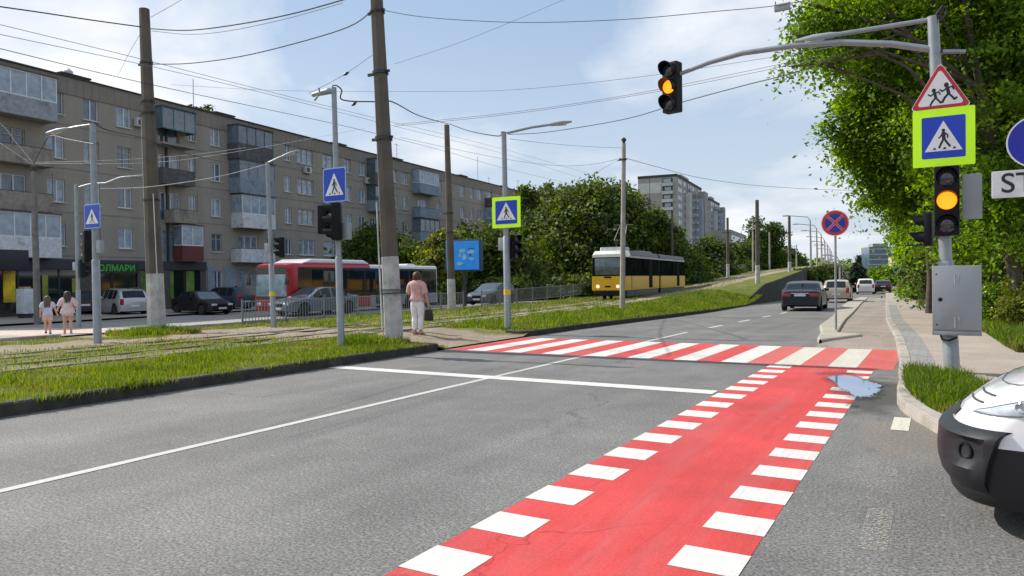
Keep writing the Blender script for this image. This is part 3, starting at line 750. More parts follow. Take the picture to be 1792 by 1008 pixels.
def walker(t, s, y, cz=0):
    """walking figure with the bars of a crossing, s = height of the figure"""
    mb = MB(); K = lambda x, z: (x*s, cz+z*s)
    mb.prism([(x*s*.085+.0*s, cz+.455*s+z*s*.085) for x, z in circ(1, 14)], y-.0015, y+.0005)
    limb(mb, [K(.0, .33), K(.02, .02)], .17*s, y)
    limb(mb, [K(.01, .0), K(-.10, -.22), K(-.20, -.47)], .10*s, y-.0003)
    limb(mb, [K(.04, .0), K(.14, -.18), K(.30, -.42)], .10*s, y-.0006)
    limb(mb, [K(-.03, .33), K(-.13, .13), K(-.22, .05)], .065*s, y-.0009)
    limb(mb, [K(.05, .33), K(.19, .20), K(.20, .04)], .065*s, y-.0012)
    for x in (-.42, .05, .50):
        mb.prism([K(x-.09, -.56), K(x+.07, -.56), K(x+.06, -.47), K(x, -.44)], y-.0015, y+.0005)
    return mb.build('pictogram', SIGNK, t)
def crossing_sign(label, p, w, h, border=0, rz=0, thr=.62, zoff=-.06):
    t = thing('pedestrian_crossing_sign', label, 'road sign', p, rz, 'pedestrian crossing signs')
    if border:
        plate(t, 'border', rect(w+2*border, h+2*border, r=.02), .004, SIGNY, .01)
        plate(t, 'back_plate', rect(w+2*border-.02, h+2*border-.02, r=.02), .012, SIGNBACK, .007)
    else:
        plate(t, 'rim', rect(w+.05, h+.05, r=.05), .001, mat('sign_rim_pale', (.35, .5, .82), .4), .006)
        plate(t, 'back_plate', rect(w+.04, h+.04, r=.05), .01, SIGNBACK, .008)
    plate(t, 'face', rect(w, h, r=.02 if border else .04), -.006, SIGNB, .004)
    tw = w*.86; th_ = h*thr
    z0 = -h/2+h*.17
    plate(t, 'triangle', [(-tw/2, z0), (tw/2, z0), (0, z0+th_)], -.0105, SIGNW)
    walker(t, th_*.62, -.0145, z0+th_*.40)
    return t

# ------------------------------------------------------------------ traffic lights
def traffic_light(label, p, rz, lit=None, h=.98, w=.34, group='traffic lights round the crossing', name='traffic_light', n=3, plate_=False, d=.2):
    """lens side faces local -y; p = centre of the housing"""
    t = thing(name, label, 'traffic light', p, rz, group)
    cell = h/n
    mb = MB(); mb.box(-w/2, w/2, 0, d, -h/2, h/2); mb.build('housing', BLACK, t, bevel=.025)
    if plate_: MB().box(-w*.62, w*.62, d*.45, d*.5, -h*.58, h*.58).build('backboard', BLACK, t, bevel=.01)
    for k in range(n):
        z = h/2-cell*(k+.5); r = min(cell, w)*.40
        mb = MB(); mb.T = Matrix.Translation((0, -.012, z)) @ Matrix.Rotation(R(90), 4, 'X')
        mb.lathe([(r, 0), (r*.97, .012), (r*.6, .03), (0, .038)], 28)
        mb.build('lens', AMBER if lit == k else LENS_OFF, t, 50)
        mb = MB(); vs = []; fs = []; nn = 20
        for j in range(nn+1):
            a = R(-35+250*j/nn); rr = r*1.12; dep = .19 if 40 < -35+250*j/nn < 140 else .19-.10*min(1, min(abs(-35+250*j/nn-40), abs(-35+250*j/nn-140))/75)
            vs += [(rr*math.cos(a), 0, rr*math.sin(a)), (rr*math.cos(a), -dep, rr*math.sin(a)*.98), ((rr-.008)*math.cos(a), -dep, (rr-.008)*math.sin(a)*.98), ((rr-.008)*math.cos(a), 0, (rr-.008)*math.sin(a))]
        for j in range(nn):
            for q in range(3): fs.append((j*4+q, j*4+q+1, j*4+q+5, j*4+q+4))
        mb.T = Matrix.Translation((0, 0, z)); mb.add(vs, fs); mb.build('visor', BLACK, t, 40)
    return t

# ------------------------------------------------------------------ steel posts
def steel_post(label, p, h, r=.075, lean=0, sleeve=1.35, arm=None, lamp=None, group='steel signal posts', tagz=None, box=None, name='signal_post'):
    t = thing(name, label, 'signal post', p, 0, group)
    def c(z): return (lean*z/h, 0, z)
    MB().tube([c(-.3), c(sleeve), c(sleeve+.02)], [r*1.25, r*1.22, r*1.02], 16).build('sleeve', GALV, t, 40)
    MB().tube([c(sleeve+.02), c(h*.6), c(h)], [r, r*.95, r*.9], 16).build('shaft', GALV, t, 40)
    if tagz: MB().tube([c(tagz-.08), c(tagz+.08)], r*1.3, 12).build('yellow_band', YTAPE, t, 40)
    if box: MB().cbox(to3(c(box[2]), box[0], box[1], 0), (.2, .12, .36)).build('junction_box', GREYBOX, t, bevel=.012)
    if lamp:   # lamp = list of points relative to base, last segment carries the head
        MB().tube(lamp, .035, 8).build('lamp_arm', GALV, t, 40)
        a, b_ = Vector(lamp[-2]), Vector(lamp[-1]); d = (b_-a).normalized()*.8
        mb = MB(); e = b_+d*.75
        mb.tube([b_-d*.05, b_+d*.08, b_+d*.40, e], [.035, .055, .065, .025], 10); o = mb.build('lamp_head', GREYBOX, t, 40)
        MB().tube([b_+d*.2+Vector((0, 0, -.03)), b_+d*.55+Vector((0, 0, -.045))], [.04, .04], 8).build('lamp_glass', mat('lamp_glass', (.55, .5, .45), .2), t, 40)
    if arm: MB().tube(arm[0], arm[1], 12).build('mast_arm', GALV, t, 40)
    return t
def rel(P, px, py, d): return tuple(at(px, py, d)-P)
# right foreground post with the mast arm
PR = Vector((.18, 12.38, .12)); YS = 12.38
def onY(px, py, y=YS):
    r_ = ray(px, py); k = y/r_.y; return Vector((r_.x*k, y, EYE+r_.z*k))
hR = topz(PR, 24)-PR.z
armpts = [onY(1641, 88)-PR, onY(1560, 77)-PR, onY(1470, 74)-PR, onY(1390, 80)-PR, onY(1300, 93)-PR, onY(1240, 110)-PR, onY(1186, 131)-PR]
tR = steel_post('grey steel signal post at the right corner with a long curved arm over the road', PR, hR, .085, -.22, 1.6, arm=(armpts, [.05, .05, .048, .045, .042, .038, .034]), lamp=[onY(1637, 33)-PR, onY(1530, 50)-PR, onY(1462, 61)-PR])
mb = MB(); c = onY(1643, 20)-PR
mb.tube([c+Vector((0, -.05, -.05)), c+Vector((.08, -.05, .03)), c+Vector((.1, -.05, -.06)), c+Vector((.02, -.05, -.16)), c+Vector((-.03, -.05, -.05)), c+Vector((.05, -.06, .05))], .016, 6); mb.build('cable_coil', WIREM, tR, 40)
MB().tube([onY(1650, 90)-PR, onY(1690, 90)-PR], .03, 8).build('arm_stub', GALV, tR, 40)
yb = YS-.13
# children sign
cs = (onY(1643, 112, yb)+onY(1598, 195, yb)+onY(1697, 182, yb))/3
t = thing('children_crossing_sign', 'white triangular sign with red border showing two running children', 'road sign', cs, 0)
plate(t, 'back_plate', tri(.78), .012, SIGNBACK, .008); plate(t, 'rim', tri(.78), .003, SIGNW, .006); plate(t, 'border', tri(.755), -.004, SIGNR, .004); plate(t, 'face', tri(.60, 0, .03), -.009, SIGNW)
mb = MB(); y = -.0145
def child(mb, ox, oz, s):
    K = lambda x, z: (ox+x*s, oz+z*s)
    mb.prism([(ox+.02*s+x*s*.105, oz+.40*s+z*s*.12) for x, z in circ(1, 14)], y-.0015, y+.0005)
    limb(mb, [K(.06, .26), K(.12, -.05)], .15*s, y)
    limb(mb, [K(.10, -.04), K(-.05, -.22), K(-.16, -.44)], .10*s, y-.0003)
    limb(mb, [K(.13, -.05), K(.26, -.2), K(.36, -.34), K(.46, -.26)], .09*s, y-.0006)
    limb(mb, [K(.04, .24), K(-.14, .10), K(-.26, .20)], .07*s, y-.0009)
    limb(mb, [K(.08, .24), K(.26, .30), K(.34, .14)], .065*s, y-.0012)
child(mb, -.085, -.055, .25); child(mb, .07, -.01, .29)
mb.build('pictogram', SIGNK, t)
cs = onY(1651, 240, yb)
crossing_sign('large blue crossing sign with yellow-green border on the right post', cs, .545, .60, .115, 0, .72)
cs = onY(1657, 351, yb-.08)
t = traffic_light('traffic light glowing amber under the crossing sign on the right post', cs, 0, 1, 1.0, .315)
MB().box(.19, .43, .12, .16, -.27, .37).build('side_panel', GREYBOX, t, bevel=.006)
cs = onY(1618, 402, YS+.15)
t = traffic_light('thin dark pedestrian light seen edge on behind the right post', cs, R(-97), None, .5, .22, 'traffic lights round the crossing', n=2, d=.11)
MB().tube([(0, .1, -.23), (.05, -.25, -.23)], .012, 6).build('bracket', DARKM, t)
t = traffic_light('traffic light glowing amber hanging from the end of the curved arm', onY(1171, 152, YS-.1), R(-14), 1, .86, .29)
# cabinet
c0 = onY(1674, 524, YS-.25)
t = thing('control_cabinet', 'pale grey metal control cabinet strapped to the right signal post', 'cabinet', (c0.x, c0.y, c0.z), 0)
w_, h_, d_ = .60, .96, .32
MB().box(-w_/2, w_/2, -.02, d_, -h_/2+.03, h_/2).build('casing', GREYBOX, t, bevel=.006)
MB().box(-w_/2+.004, w_/2-.004, -.035, -.022, -h_/2+.05, h_/2-.004).build('door', GREYBOX, t, bevel=.004)
MB().box(-w_/2-.002, w_/2+.002, -.03, d_+.002, -h_/2-.03, -h_/2+.028).build('plinth', mat('grey_enamel_dark', (.27, .3, .32), .5), t, bevel=.004)
mb = MB()
for zc in (.30, -.31):
    for k in (-.02, .03):
        mb.tube([(k+.0, -.037, zc-.09), (k, -.037, zc+.0), (k, -.037, zc+.06)], .009, 6)
mb.build('vent_slots', mat('vent_grey', (.27, .31, .33), .5), t, 40)
mb = MB(); mb.T = Matrix.Translation((-w_/2+.10, -.036, .0)) @ Matrix.Rotation(R(90), 4, 'X'); mb.lathe([(.028, 0), (.028, .012), (.018, .018), (0, .018)], 14); mb.build('lock', BLACK, t, 40)
mb = MB()
for zc in (.36, -.36):
    mb.T = Matrix.Translation((-w_/2+.055, -.036, zc)) @ Matrix.Rotation(R(90), 4, 'X'); mb.lathe([(.012, 0), (.012, .005), (0, .005)], 8)
mb.build('screws', DARKM, t, 40)
MB().tube([(-.2, .0, -h_/2-.02), (-.18, -.02, -h_/2-.09), (-.1, 0, -h_/2-.11), (0, .1, -h_/2-.07)], .014, 6).build('cable_loop', BLACK, t, 40)

# no-stopping sign
p = gp(1463, 584); hN = topz(p, 388)-p.z
t = thing('sign_post', 'thin grey sign post on the narrow island', 'post', p); MB().tube([(0, 0, -.2), (0, 0, hN)], .03, 10).build('post', mat('galvanised_dark', (.27, .29, .31), .5, .4), t, 40)
pc = Vector((p.x, p.y-.05, topz(p, 390.5)))
t = thing('no_stopping_sign', 'round blue no stopping sign with a red cross on the island post', 'road sign', pc)
plate(t, 'back_plate', circ(.335), .012, SIGNBACK, .008); plate(t, 'rim', circ(.345), .003, mat('sign_rim_pink', (.75, .45, .47), .4), .006); plate(t, 'border', circ(.325), -.004, SIGNR, .004); plate(t, 'face', circ(.255), -.009, mat('sign_blue_deep', (.015, .03, .30), .35))
mb = MB()
for a in (45, -45):
    c_, s_ = math.cos(R(a)), math.sin(R(a)); e = .0002 if a > 0 else 0
    mb.prism([(x*c_-z*s_, x*s_+z*c_) for x, z in rect(.56, .062)], -.014-e, -.010)
mb.build('cross_edge', mat('sign_rim_pink', (.75, .45, .47), .4), t)
mb = MB()
for a in (45, -45):
    c_, s_ = math.cos(R(a)), math.sin(R(a)); e = .0002 if a > 0 else 0
    mb.prism([(x*c_-z*s_, x*s_+z*c_) for x, z in rect(.56, .04)], -.018-e, -.0145)
mb.build('cross', SIGNR, t)
# signs at the right edge of the photo
PS = Vector((at(1846, 400, 9.9).x, at(1792, 300, 9.7).y, .12)); 
t = thing('sign_post', 'grey post at the right edge carrying a round blue sign', 'post', PS); MB().tube([(0, 0, -.2), (0, 0, 3.9)], .03, 10).build('post', GALV, t, 40)
ys = PS.y-.05
cz = onY(1816, 247, ys); t = thing('round_blue_sign', 'round plain blue sign with a white rim at the right edge', 'road sign', (cz.x, ys, cz.z))
plate(t, 'back_plate', circ(.33), .012, SIGNBACK, .008); plate(t, 'rim', circ(.345), .003, SIGNW, .006); plate(t, 'face', circ(.325), -.004, mat('sign_blue_violet', (.008, .010, .36), .35), .004)
cz0 = onY(1735, 324, ys); zc = cz0.z; W_ = 1.16
t = thing('stop_plate', 'white plate lettered in black under the round blue sign', 'road sign', (cz0.x+W_/2, ys, zc))
hh = (onY(1735, 300, ys)-onY(1735, 347, ys)).z
plate(t, 'back_plate', rect(W_-.01, hh-.01, r=.02), .012, SIGNBACK, .008); plate(t, 'edge', rect(W_, hh, r=.02), .003, SIGNW, .006)
plate(t, 'face', rect(W_-.02, hh-.02, r=.02), -.003, mat('sign_white_grey', (.68, .68, .70), .4), .003)
o = link('lettering', text_mesh('STOP', hh*1.02, SIGNK, .001, .003), t, (-.04, -.008, 0)); o.rotation_euler = (R(90), 0, 0)

# ------------------------------------------------------------------ median and far posts
def base(px, py): return gp(px, py)
p = base(597, 606); h = topz(p, 152)-p.z; k0 = depth(p)
t590 = steel_post('grey steel post with blue crossing sign and black lights in the near grass strip', p, h, .062, -.1, 1.9, box=(.2, .05, topz(p, 405)-p.z-.0))
a = at(588, 160, k0)-p
mb = MB(); q = [at(585, 160, k0)-p, at(576, 159, k0)-p, at(548, 166, k0+.3)-p]
mb.tube(q, [.05, .075, .05], 10); mb.tube([at(560, 165, k0)-p, at(558, 154, k0)-p], .022, 6); mb.tube([at(556, 168, k0)-p, at(550, 176, k0)-p], .025, 6); mb.build('floodlight', GREYBOX, t590, 40)
mb = MB(); mb.tube([at(*q_, k0)-p for q_ in ((580, 158), (583, 149), (590, 150))], .014, 6); mb.build('cable_loop', WIREM, t590, 40)
s = at(585.5, 323.5, k0-.15); 
crossing_sign('blue crossing sign without yellow border on the post in the near grass strip', s, .60, .68, 0, 0, .70)
s = at(581, 388, k0-.12); traffic_light('black traffic light with white glints under the sign on the near strip post', s, R(-55), None, .8, .26)
s = at(574, 385, k0+.15); traffic_light('second black light back to back on the near strip post', s, R(120), None, .62, .24)
# left group
p = base(171, 601); h = topz(p, 216)-p.z; k0 = depth(p)
steel_post('grey steel post with lamp arm and crossing sign near the left girls', p, h, .085, -.05, 2.3, lamp=[rel(p, 163, 218, k0), rel(p, 135, 222, k0), rel(p, 118, 225.5, k0)], box=(.22, 0, topz(p, 432)-p.z))
s = at(161.5, 378.5, k0-.2); crossing_sign('blue crossing sign on the left post above the parked silver car', s, .70, .62, 0, 0, .66)
s = at(152, 432, k0+1.5); traffic_light('tall black light seen from the side left of the silver car', s, R(-100), None, .95, .28)
p = base(138, 573); h = topz(p, 322)-p.z; k1 = depth(p)
steel_post('slender grey post behind the left sign post with a curved mast arm', p, h, .08, -.02, 1.6, arm=([rel(p, 138, 328, k1), rel(p, 160, 322, k1), rel(p, 185, 321, k1), rel(p, 210, 311, k1), rel(p, 250, 307, k1), rel(p, 268, 309, k1)], [.05, .05, .05, .045, .04, .035]), box=(-.18, 0, topz(p, 466)-p.z))
s = at(150, 470, k1); traffic_light('lower dark light on the slender post behind the left girls', s, R(150), None, .8, .26)
p = base(479, 573); h = topz(p, 283)-p.z; k1 = depth(p)
steel_post('grey steel lamp post in front of the red bus', p, h, .08, -.2, 2.3, lamp=[rel(p, 469, 285, k1), rel(p, 488, 276, k1), rel(p, 496, 273, k1)], tagz=topz(p, 514)-p.z, box=(-.16, 0, topz(p, 434)-p.z), group='steel signal posts')
s = at(488, 433, k1-.1); traffic_light('black traffic light above the windscreen of the red bus', s, R(-40), None, .74, .27)
p = base(889, 576); h = topz(p, 232)-p.z; k1 = depth(p)
steel_post('grey steel lamp post by the crossing carrying the bordered crossing sign', p, h, .078, -.06, 2.6, lamp=[rel(p, 887, 233, k1), rel(p, 930, 223, k1), rel(p, 964, 218, k1)], tagz=topz(p, 511)-p.z, box=(-.13, 0, topz(p, 427)-p.z))
mb = MB(); pz = Vector((0, 0, h))
s = at(886, 371.5, k1-.13); crossing_sign('blue crossing sign with yellow-green border on the lamp post by the crossing', s, .71, .66, .105, 0, .76)
s = at(903, 432, k1); traffic_light('dark traffic light under the bordered sign beside the trees', s, R(60), None, .7, .26)
# far blue sign and stakes on the right
p = gp(1571, 512); r_ = 38/depth(p)
t = thing('sign_post', 'thin far post with a small blue sign before the right trees', 'post', p); MB().tube([(0, 0, -.2), (0, 0, topz(p, 468)-p.z)], .04, 8).build('post', GALV, t, 40)
kk = depth(p); crossing_sign('small far blue sign near the spruce and the right trees', at(1568.5, 474, kk-.2), .42, .5, 0, 0, .7)
for k, (px, pb, pt) in enumerate(((1583, 515, 476), (1598, 517, 440), (1577, 512, 490))):
    p = gp(px, pb); t = thing('tree_stake', ['short', 'tall', 'lowest'][k]+' pale stake standing at the edge of the far right sidewalk', 'stake', p, 0, 'stakes along the far sidewalk')
    MB().tube([(0, 0, -.2), (0, 0, topz(p, pt)-p.z)], .05, 7).build('shaft', mat('stake_wood', (.32, .28, .2), .8), t, 40)

# ------------------------------------------------------------------ overhead wires (each one a strand between real points)
def wire(label, pts, r=.012, mtl=None, name='overhead_wire', group='overhead wires', sub=5):
    P = [at(*q) if len(q) == 3 and not isinstance(q, Vector) else Vector(q) for q in pts]
    out = []
    for i in range(len(P)-1):           # Catmull-Rom through the points
        p0, p1, p2, p3 = P[max(0, i-1)], P[i], P[i+1], P[min(len(P)-1, i+2)]
        for k in range(sub):
            t = k/sub; out.append(.5*((2*p1)+(p2-p0)*t+(2*p0-5*p1+4*p2-p3)*t*t+(3*p1-p0-3*p2+p3)*t**3))
    out.append(P[-1])
    o = MB().tube(out, r*.72, 5).build(name, mtl or WIREM); return tag(o, label, 'wire', group)
dP, d2 = 17.6, 24
wire('thick twisted cable from the left edge to the top of the tall left pole', [(-40, 6, 20), (60, 20, 21), (160, 35, 22.6), (247, 47, d2)], .028)
wire('thick twisted cable sagging from the tall left pole up out of the photo', [(262, 50, d2), (330, 53, 22.5), (420, 42, 21), (520, 22, 19.5), (640, -12, 18)], .024)
wire('thinner cable just under the thick twisted one right of the tall left pole', [(265, 54, d2), (330, 60, 22.6), (400, 54, 21), (500, 33, 19.5), (600, 5, 18)], .012, WIREG)
wire('black cable from the tall left pole to the upper clamp of the big pole', [(266, 112, d2), (330, 111, 22.8), (420, 99, 21), (520, 75, 19.5), (610, 47, 18.2), (650, 20, dP)], .020)
wire('heavy black cable from the near strip post past the big pole to the slim pole', [(590, 150, 16.2), (598, 158, 16.3), (596, 172, 16.5), (612, 177, 16.8), (652, 178, 17.6), (686, 178, 17.7), (735, 203, 24), (785, 217, 35)], .022)
wire('heavy black cable from the slim brown pole to the lamp post by the crossing', [(787, 217, 35), (820, 229, 31), (870, 238, 24), (878, 231, 22), (886, 232, 21)], .026)
wire('heavy black cable sagging from the lamp post by the crossing to the right corner post', [(890, 235, 21), (940, 233, 20), (1000, 225, 18.5), (1100, 207, 16.5), (1200, 177, 14.5), (1300, 150, 13), (1400, 124, 12), (1500, 84, 11.3), (1632, 40, 10.7)], .013)
wire('thin cable beside the heavy one ending at the right corner post', [(1440, 106, 11.7), (1520, 80, 11.2), (1580, 56, 10.9), (1634, 30, 10.7)], .008)
wire('span wire from the top of the big pole to the hanging box at upper right', [(672, 18, dP), (720, 27, 17.4), (790, 34, 17), (900, 39, 16.5), (1000, 38, 16), (1120, 32, 15.5), (1250, 20, 15), (1356, 10, 14.6), (1480, -12, 14)], .012, WIREG)
wire('thin level wire passing behind the big pole below its middle clamp', [(300, 148, 26), (450, 157, 24), (600, 160, 22), (760, 160, 20), (900, 157, 18.5), (1100, 137, 17), (1300, 108, 15.5), (1500, 75, 14)], .007, WIREG)
wire('upper of two faint wires rising from the lamp post to the right trees', [(690, 218, 24), (900, 196, 22), (1100, 166, 20), (1300, 126, 18), (1440, 96, 17)], .009, WIREG)
wire('lower of two faint wires rising from the lamp post to the right trees', [(690, 221, 24), (900, 199, 22), (1100, 169, 20), (1300, 131, 18), (1440, 101, 17)], .009, WIREG)
wire('faint wire from the lamp post by the crossing across to the slim grey pole', [(893, 243, 21), (950, 250, 24), (1020, 256, 29), (1092, 259, 32)], .010, WIREG)
wire('faint sagging wire from the left to the clamp of the slim grey pole', [(700, 240, 40), (800, 262, 38), (900, 281, 36), (980, 290, 34.5), (1040, 287, 33.5), (1090, 276, 32.7)], .012, WIREG)
wire('thin wire with an insulator sloping from the slim grey pole down to the trees', [(1090, 276, 32.7), (1060, 292, 33.5), (1036, 306, 35), (1010, 318, 36)], .012, WIREG)
wire('long sagging wire from the slim grey pole towards the no stopping sign', [(1096, 277, 32.7), (1150, 292, 36), (1230, 312, 40), (1340, 326, 46), (1480, 333, 52), (1560, 333, 56)], .018, WIREG)
wire('uppermost tram contact wire from the left edge past the tall left pole', [(-60, 28, 10), (0, 43, 10.4), (250, 104, 12.8), (450, 155, 16), (655, 206, 21), (885, 262, 32), (1050, 310, 50)], .007, WIREG, group='tram contact wires')
wire('middle tram contact wire from the left edge past the tall left pole', [(-60, 44, 10), (0, 60, 10.4), (250, 113, 12.8), (450, 160, 16), (655, 212, 21), (885, 270, 32), (1010, 310, 45)], .007, WIREG, group='tram contact wires')
wire('lowest tram contact wire crossing the view towards the tram', [(-60, 70, 10.5), (0, 85, 11), (260, 147, 14), (555, 210, 20), (655, 233, 23.4), (780, 265, 30), (885, 295, 38), (1000, 322, 52)], .009, group='tram contact wires')
wire('dark cable from the left post lamp through the tall left pole to the balconies', [(166, 216, 19), (190, 228, 20), (255, 243, 24), (330, 270, 30), (400, 284, 38), (470, 290, 46)], .024)
wire('dark cable from the left post towards the slim pole near the shops', [(164, 252, 19), (120, 244, 22), (88, 238, 27), (74, 258, 29), (60, 284, 31)], .02)
wire('pale wire from the slim left pole across the block to its second balcony column', [(62, 284, 31), (150, 282, 31), (255, 277, 33), (360, 268, 38), (430, 258, 45)], .014, WIREL)
wire('lower pale wire from the slim left pole across the block', [(62, 286, 31), (150, 286, 31), (255, 285, 33), (360, 274, 38), (520, 247, 48), (640, 224, 56)], .014, WIREL)
wire('pale cable between the left post and the lamp post by the bus', [(175, 330, 19), (250, 328, 21), (330, 318, 22.5), (400, 305, 23.6), (467, 287, 24.8)], .016, WIREL)
wire('upper pale stay rod at the left edge running to the slim pole', [(-30, 196, 24), (6, 221, 27), (30, 252, 29), (57, 284, 31)], .018, WIREL)
wire('lower pale stay rod at the left edge running to the slim pole', [(-30, 229, 24), (0, 250, 26), (30, 270, 28.5), (57, 288, 31)], .022, WIREL)
wire('guy wire falling left from the tall left pole to the roof', [(245, 60, 24), (225, 95, 30), (205, 135, 44)], .010, WIREG)
wire('faint wire rising right from the top of the tall left pole', [(264, 30, 24), (300, 10, 23), (330, -8, 22)], .012, WIREG)
wire('faint diagonal wire with an insulator left of the floodlight post', [(540, 164, 17.5), (600, 132, 17.5), (652, 96, dP)], .008, WIREG)
wire('faint wire across the sky from the big pole to upper right', [(690, 112, 18.5), (800, 76, 18), (900, 36, 17.5), (1000, -6, 17)], .006, WIREG)
for k, (a, b_, d) in enumerate((((600, 132), (611, 126), 17.5), ((615, 185), (624, 179), 17), ((1080, 282), (1090, 276), 32.6))):
    o = MB().tube([at(*a, d), (at(*a, d)+at(*b_, d))/2, at(*b_, d)], [.012, .04, .012], 8).build('insulator', DARKM)
    tag(o, ['dark insulator on the diagonal wire by the floodlight', 'dark insulator under the black cable by the big pole', 'dark insulator beside the clamp of the slim grey pole'][k], 'insulator', 'insulators on the wires')
# hanging box on the span wire
c = at(1369, 12, 14.6); t = thing('hanging_lamp', 'small grey box lamp hanging from the span wire at the top', 'lamp', c)
MB().box(-.15, .15, -.05, .05, -.075, .06).build('lamp_body', GREYBOX, t, bevel=.015)
MB().tube([(-.13, 0, .05), (-.13, 0, .13)], .01, 5).tube([(.13, 0, .05), (.13, 0, .08)], .01, 5).build('hanger', WIREM, t)

# ------------------------------------------------------------------ railing along the far edge of the verge
RAILM = mat('railing_grey', (.20, .22, .24), .5, .3, var=.15)
def railing(label, a, b_, n, hgt=1.0, kind='metal_railing'):
    t = thing(kind, label, 'railing', a, 0)
    a = Vector(a); d = Vector(b_)-a; L_ = d.xy.length; segs = max(1, round(L_/2.2)); mats_ = RAILM
    for k in range(segs+1):
        q = d*k/segs; MB().box(q.x-.03, q.x+.03, q.y-.03, q.y+.03, q.z-.15, q.z+hgt+.05).build('post', RAILM, t)
    for k in range(segs):
        p0, p1 = d*(k/segs), d*((k+1)/segs); mb = MB()
        for z in (.14, hgt-.04): mb.tube([p0+Vector((0, 0, z)), p1+Vector((0, 0, z))], .02, 6)
        m_ = 14
        for j in range(1, m_):
            q = p0+(p1-p0)*j/m_; mb.box(q.x-.011, q.x+.011, q.y-.011, q.y+.011, q.z+.14, q.z+hgt-.04)
        mb.build('panel', RAILM, t)
    return t
fa = gp(437, 569); 
def fz(x, y): return Vector((x, y, zmed(max(x, XM+.02), y)))
railing('low grey metal railing in front of the red bus and silver car', fz(-24.35, fa.y), fz(-24.35, fa.y+16), 8, .98)
railing('low grey metal railing running on behind the lamp post to the tram', fz(-24.35, fa.y+18.0), fz(-24.35, fa.y+40), 8, .98)
railing('pale railing on the embankment beside the climbing tram line', fz(-22.6, 74), fz(-24.2, 112), 8, 1.1)

# ------------------------------------------------------------------ billboard
c = at(809, 447, 47); 
t = thing('billboard', 'blue billboard with pale shapes in a dark frame behind the brown pole', 'billboard', c, R(0))
w_, h_ = 60/1280*47/.88, 50/1280*47
MB().box(-w_/2-.12, w_/2+.12, .05, .35, -h_/2-.1, h_/2+.1).build('frame', mat('billboard_frame', (.02, .05, .13), .5), t, bevel=.03)
MB().box(-w_/2, w_/2, .02, .06, -h_/2, h_/2).build('poster', mat('billboard_blue', (.02, .24, .72), .4, var=.15, scale=1.5, emit=.12, ecol=(.02, .3, .9)), t)
MB().tube([(0, .2, -h_/2-.05), (0, .2, c.z*-1-.5)], .14, 10).build('leg', DARKM, t, 40)
mb = MB(); random.seed(5)
for (x, z, r_, sx) in ((-.02, .30, .13, 1.9), (.14, -.12, .26, .7), (.66, .22, .15, 2.2), (-.2, -.52, .10, 3.0), (.65, -.22, .08, 3.4), (-.18, .05, .18, .5)):
    mb.prism([(x+px*r_*sx*random.uniform(.8, 1.1), z+pz*r_*random.uniform(.6, 1.1)) for px, pz in circ(1, 12)], .012, .019)
mb.build('poster_shapes', mat('billboard_pale', (.25, .55, .80), .5, var=.4, scale=5), t)
mb = MB(); mb.prism(rect(.12, .16, .6, .0), .006, .011); mb.prism(rect(.5, .05, .65, .42), .006, .011)
mb.build('poster_details', mat('billboard_dark', (.03, .06, .2), .5), t)

# ------------------------------------------------------------------ vehicles
GLASS = mat('car_glass', (.010, .016, .022), .05, var=.2, spec=.35)
GLASSB = mat('windscreen_glass', (.05, .075, .095), .05, var=.25, scale=1.5, spec=1)
TYRE = mat('tyre_rubber', (.018, .018, .018), .85, var=.3)
RIM = mat('alloy_rim', (.42, .43, .45), .3, .8)
CHROME = mat('chrome_trim', (.65, .66, .68), .18, .9)
TAIL = mat('tail_lamp_red', (.34, .012, .015), .15, coat=.5, var=.3, scale=20)
HEADL = mat('headlamp_clear', (.62, .66, .70), .08, coat=1, var=.25, scale=14)
PLATE = mat('number_plate', (.68, .68, .66), .4, var=.1, scale=30)
def car_paint(name, col, metal=.25): return mat(name, col, .34, metal if max(col) > .1 else 0, var=.05, scale=2, spec=.5 if max(col) > .1 else .25, coat=.35 if max(col) > .1 else .08, dirt=.08, dcol=tuple(x*.7+.03 for x in col))
def wheel(t, x, y, r, wd, name='wheel'):
    s = 1 if y > 0 else -1
    mb = MB(); mb.T = Matrix.Translation((x, y, r)) @ Matrix.Rotation(R(-90*s), 4, 'X')
    mb.lathe([(r*.62, wd/2), (r*.93, wd/2), (r, wd/2-.04), (r, -wd/2+.04), (r*.93, -wd/2), (r*.62, -wd/2)], 26)
    o = mb.build(name, TYRE, t, 40)
    mb = MB(); mb.T = Matrix.Translation((x, y, r)) @ Matrix.Rotation(R(-90*s), 4, 'X')
    mb.lathe([(r*.64, wd/2-.005), (r*.60, wd/2-.015), (r*.58, wd/2-.05), (0, wd/2-.05)], 26)
    for k in range(5):
        a = 2*math.pi*k/5; ca, sa = math.cos(a), math.sin(a); n_ = Vector((-sa, ca, 0))*r*.07; z = Vector((0, 0, wd/2-.012))
        p0, p1 = Vector((ca, sa, 0))*r*.08, Vector((ca, sa, 0))*r*.6
        mb.add([p0-n_+z, p1-n_+z, p1+n_+z, p0+n_+z, p0-n_+z*.4, p1-n_+z*.4, p1+n_+z*.4, p0+n_+z*.4], [(0,1,2,3), (0,4,5,1), (2,6,7,3)])
    mb.lathe([(r*.14, wd/2-.03), (r*.12, wd/2-.008), (0, wd/2-.006)], 12)
    mb.build('rim', RIM, o, 40)
    return o
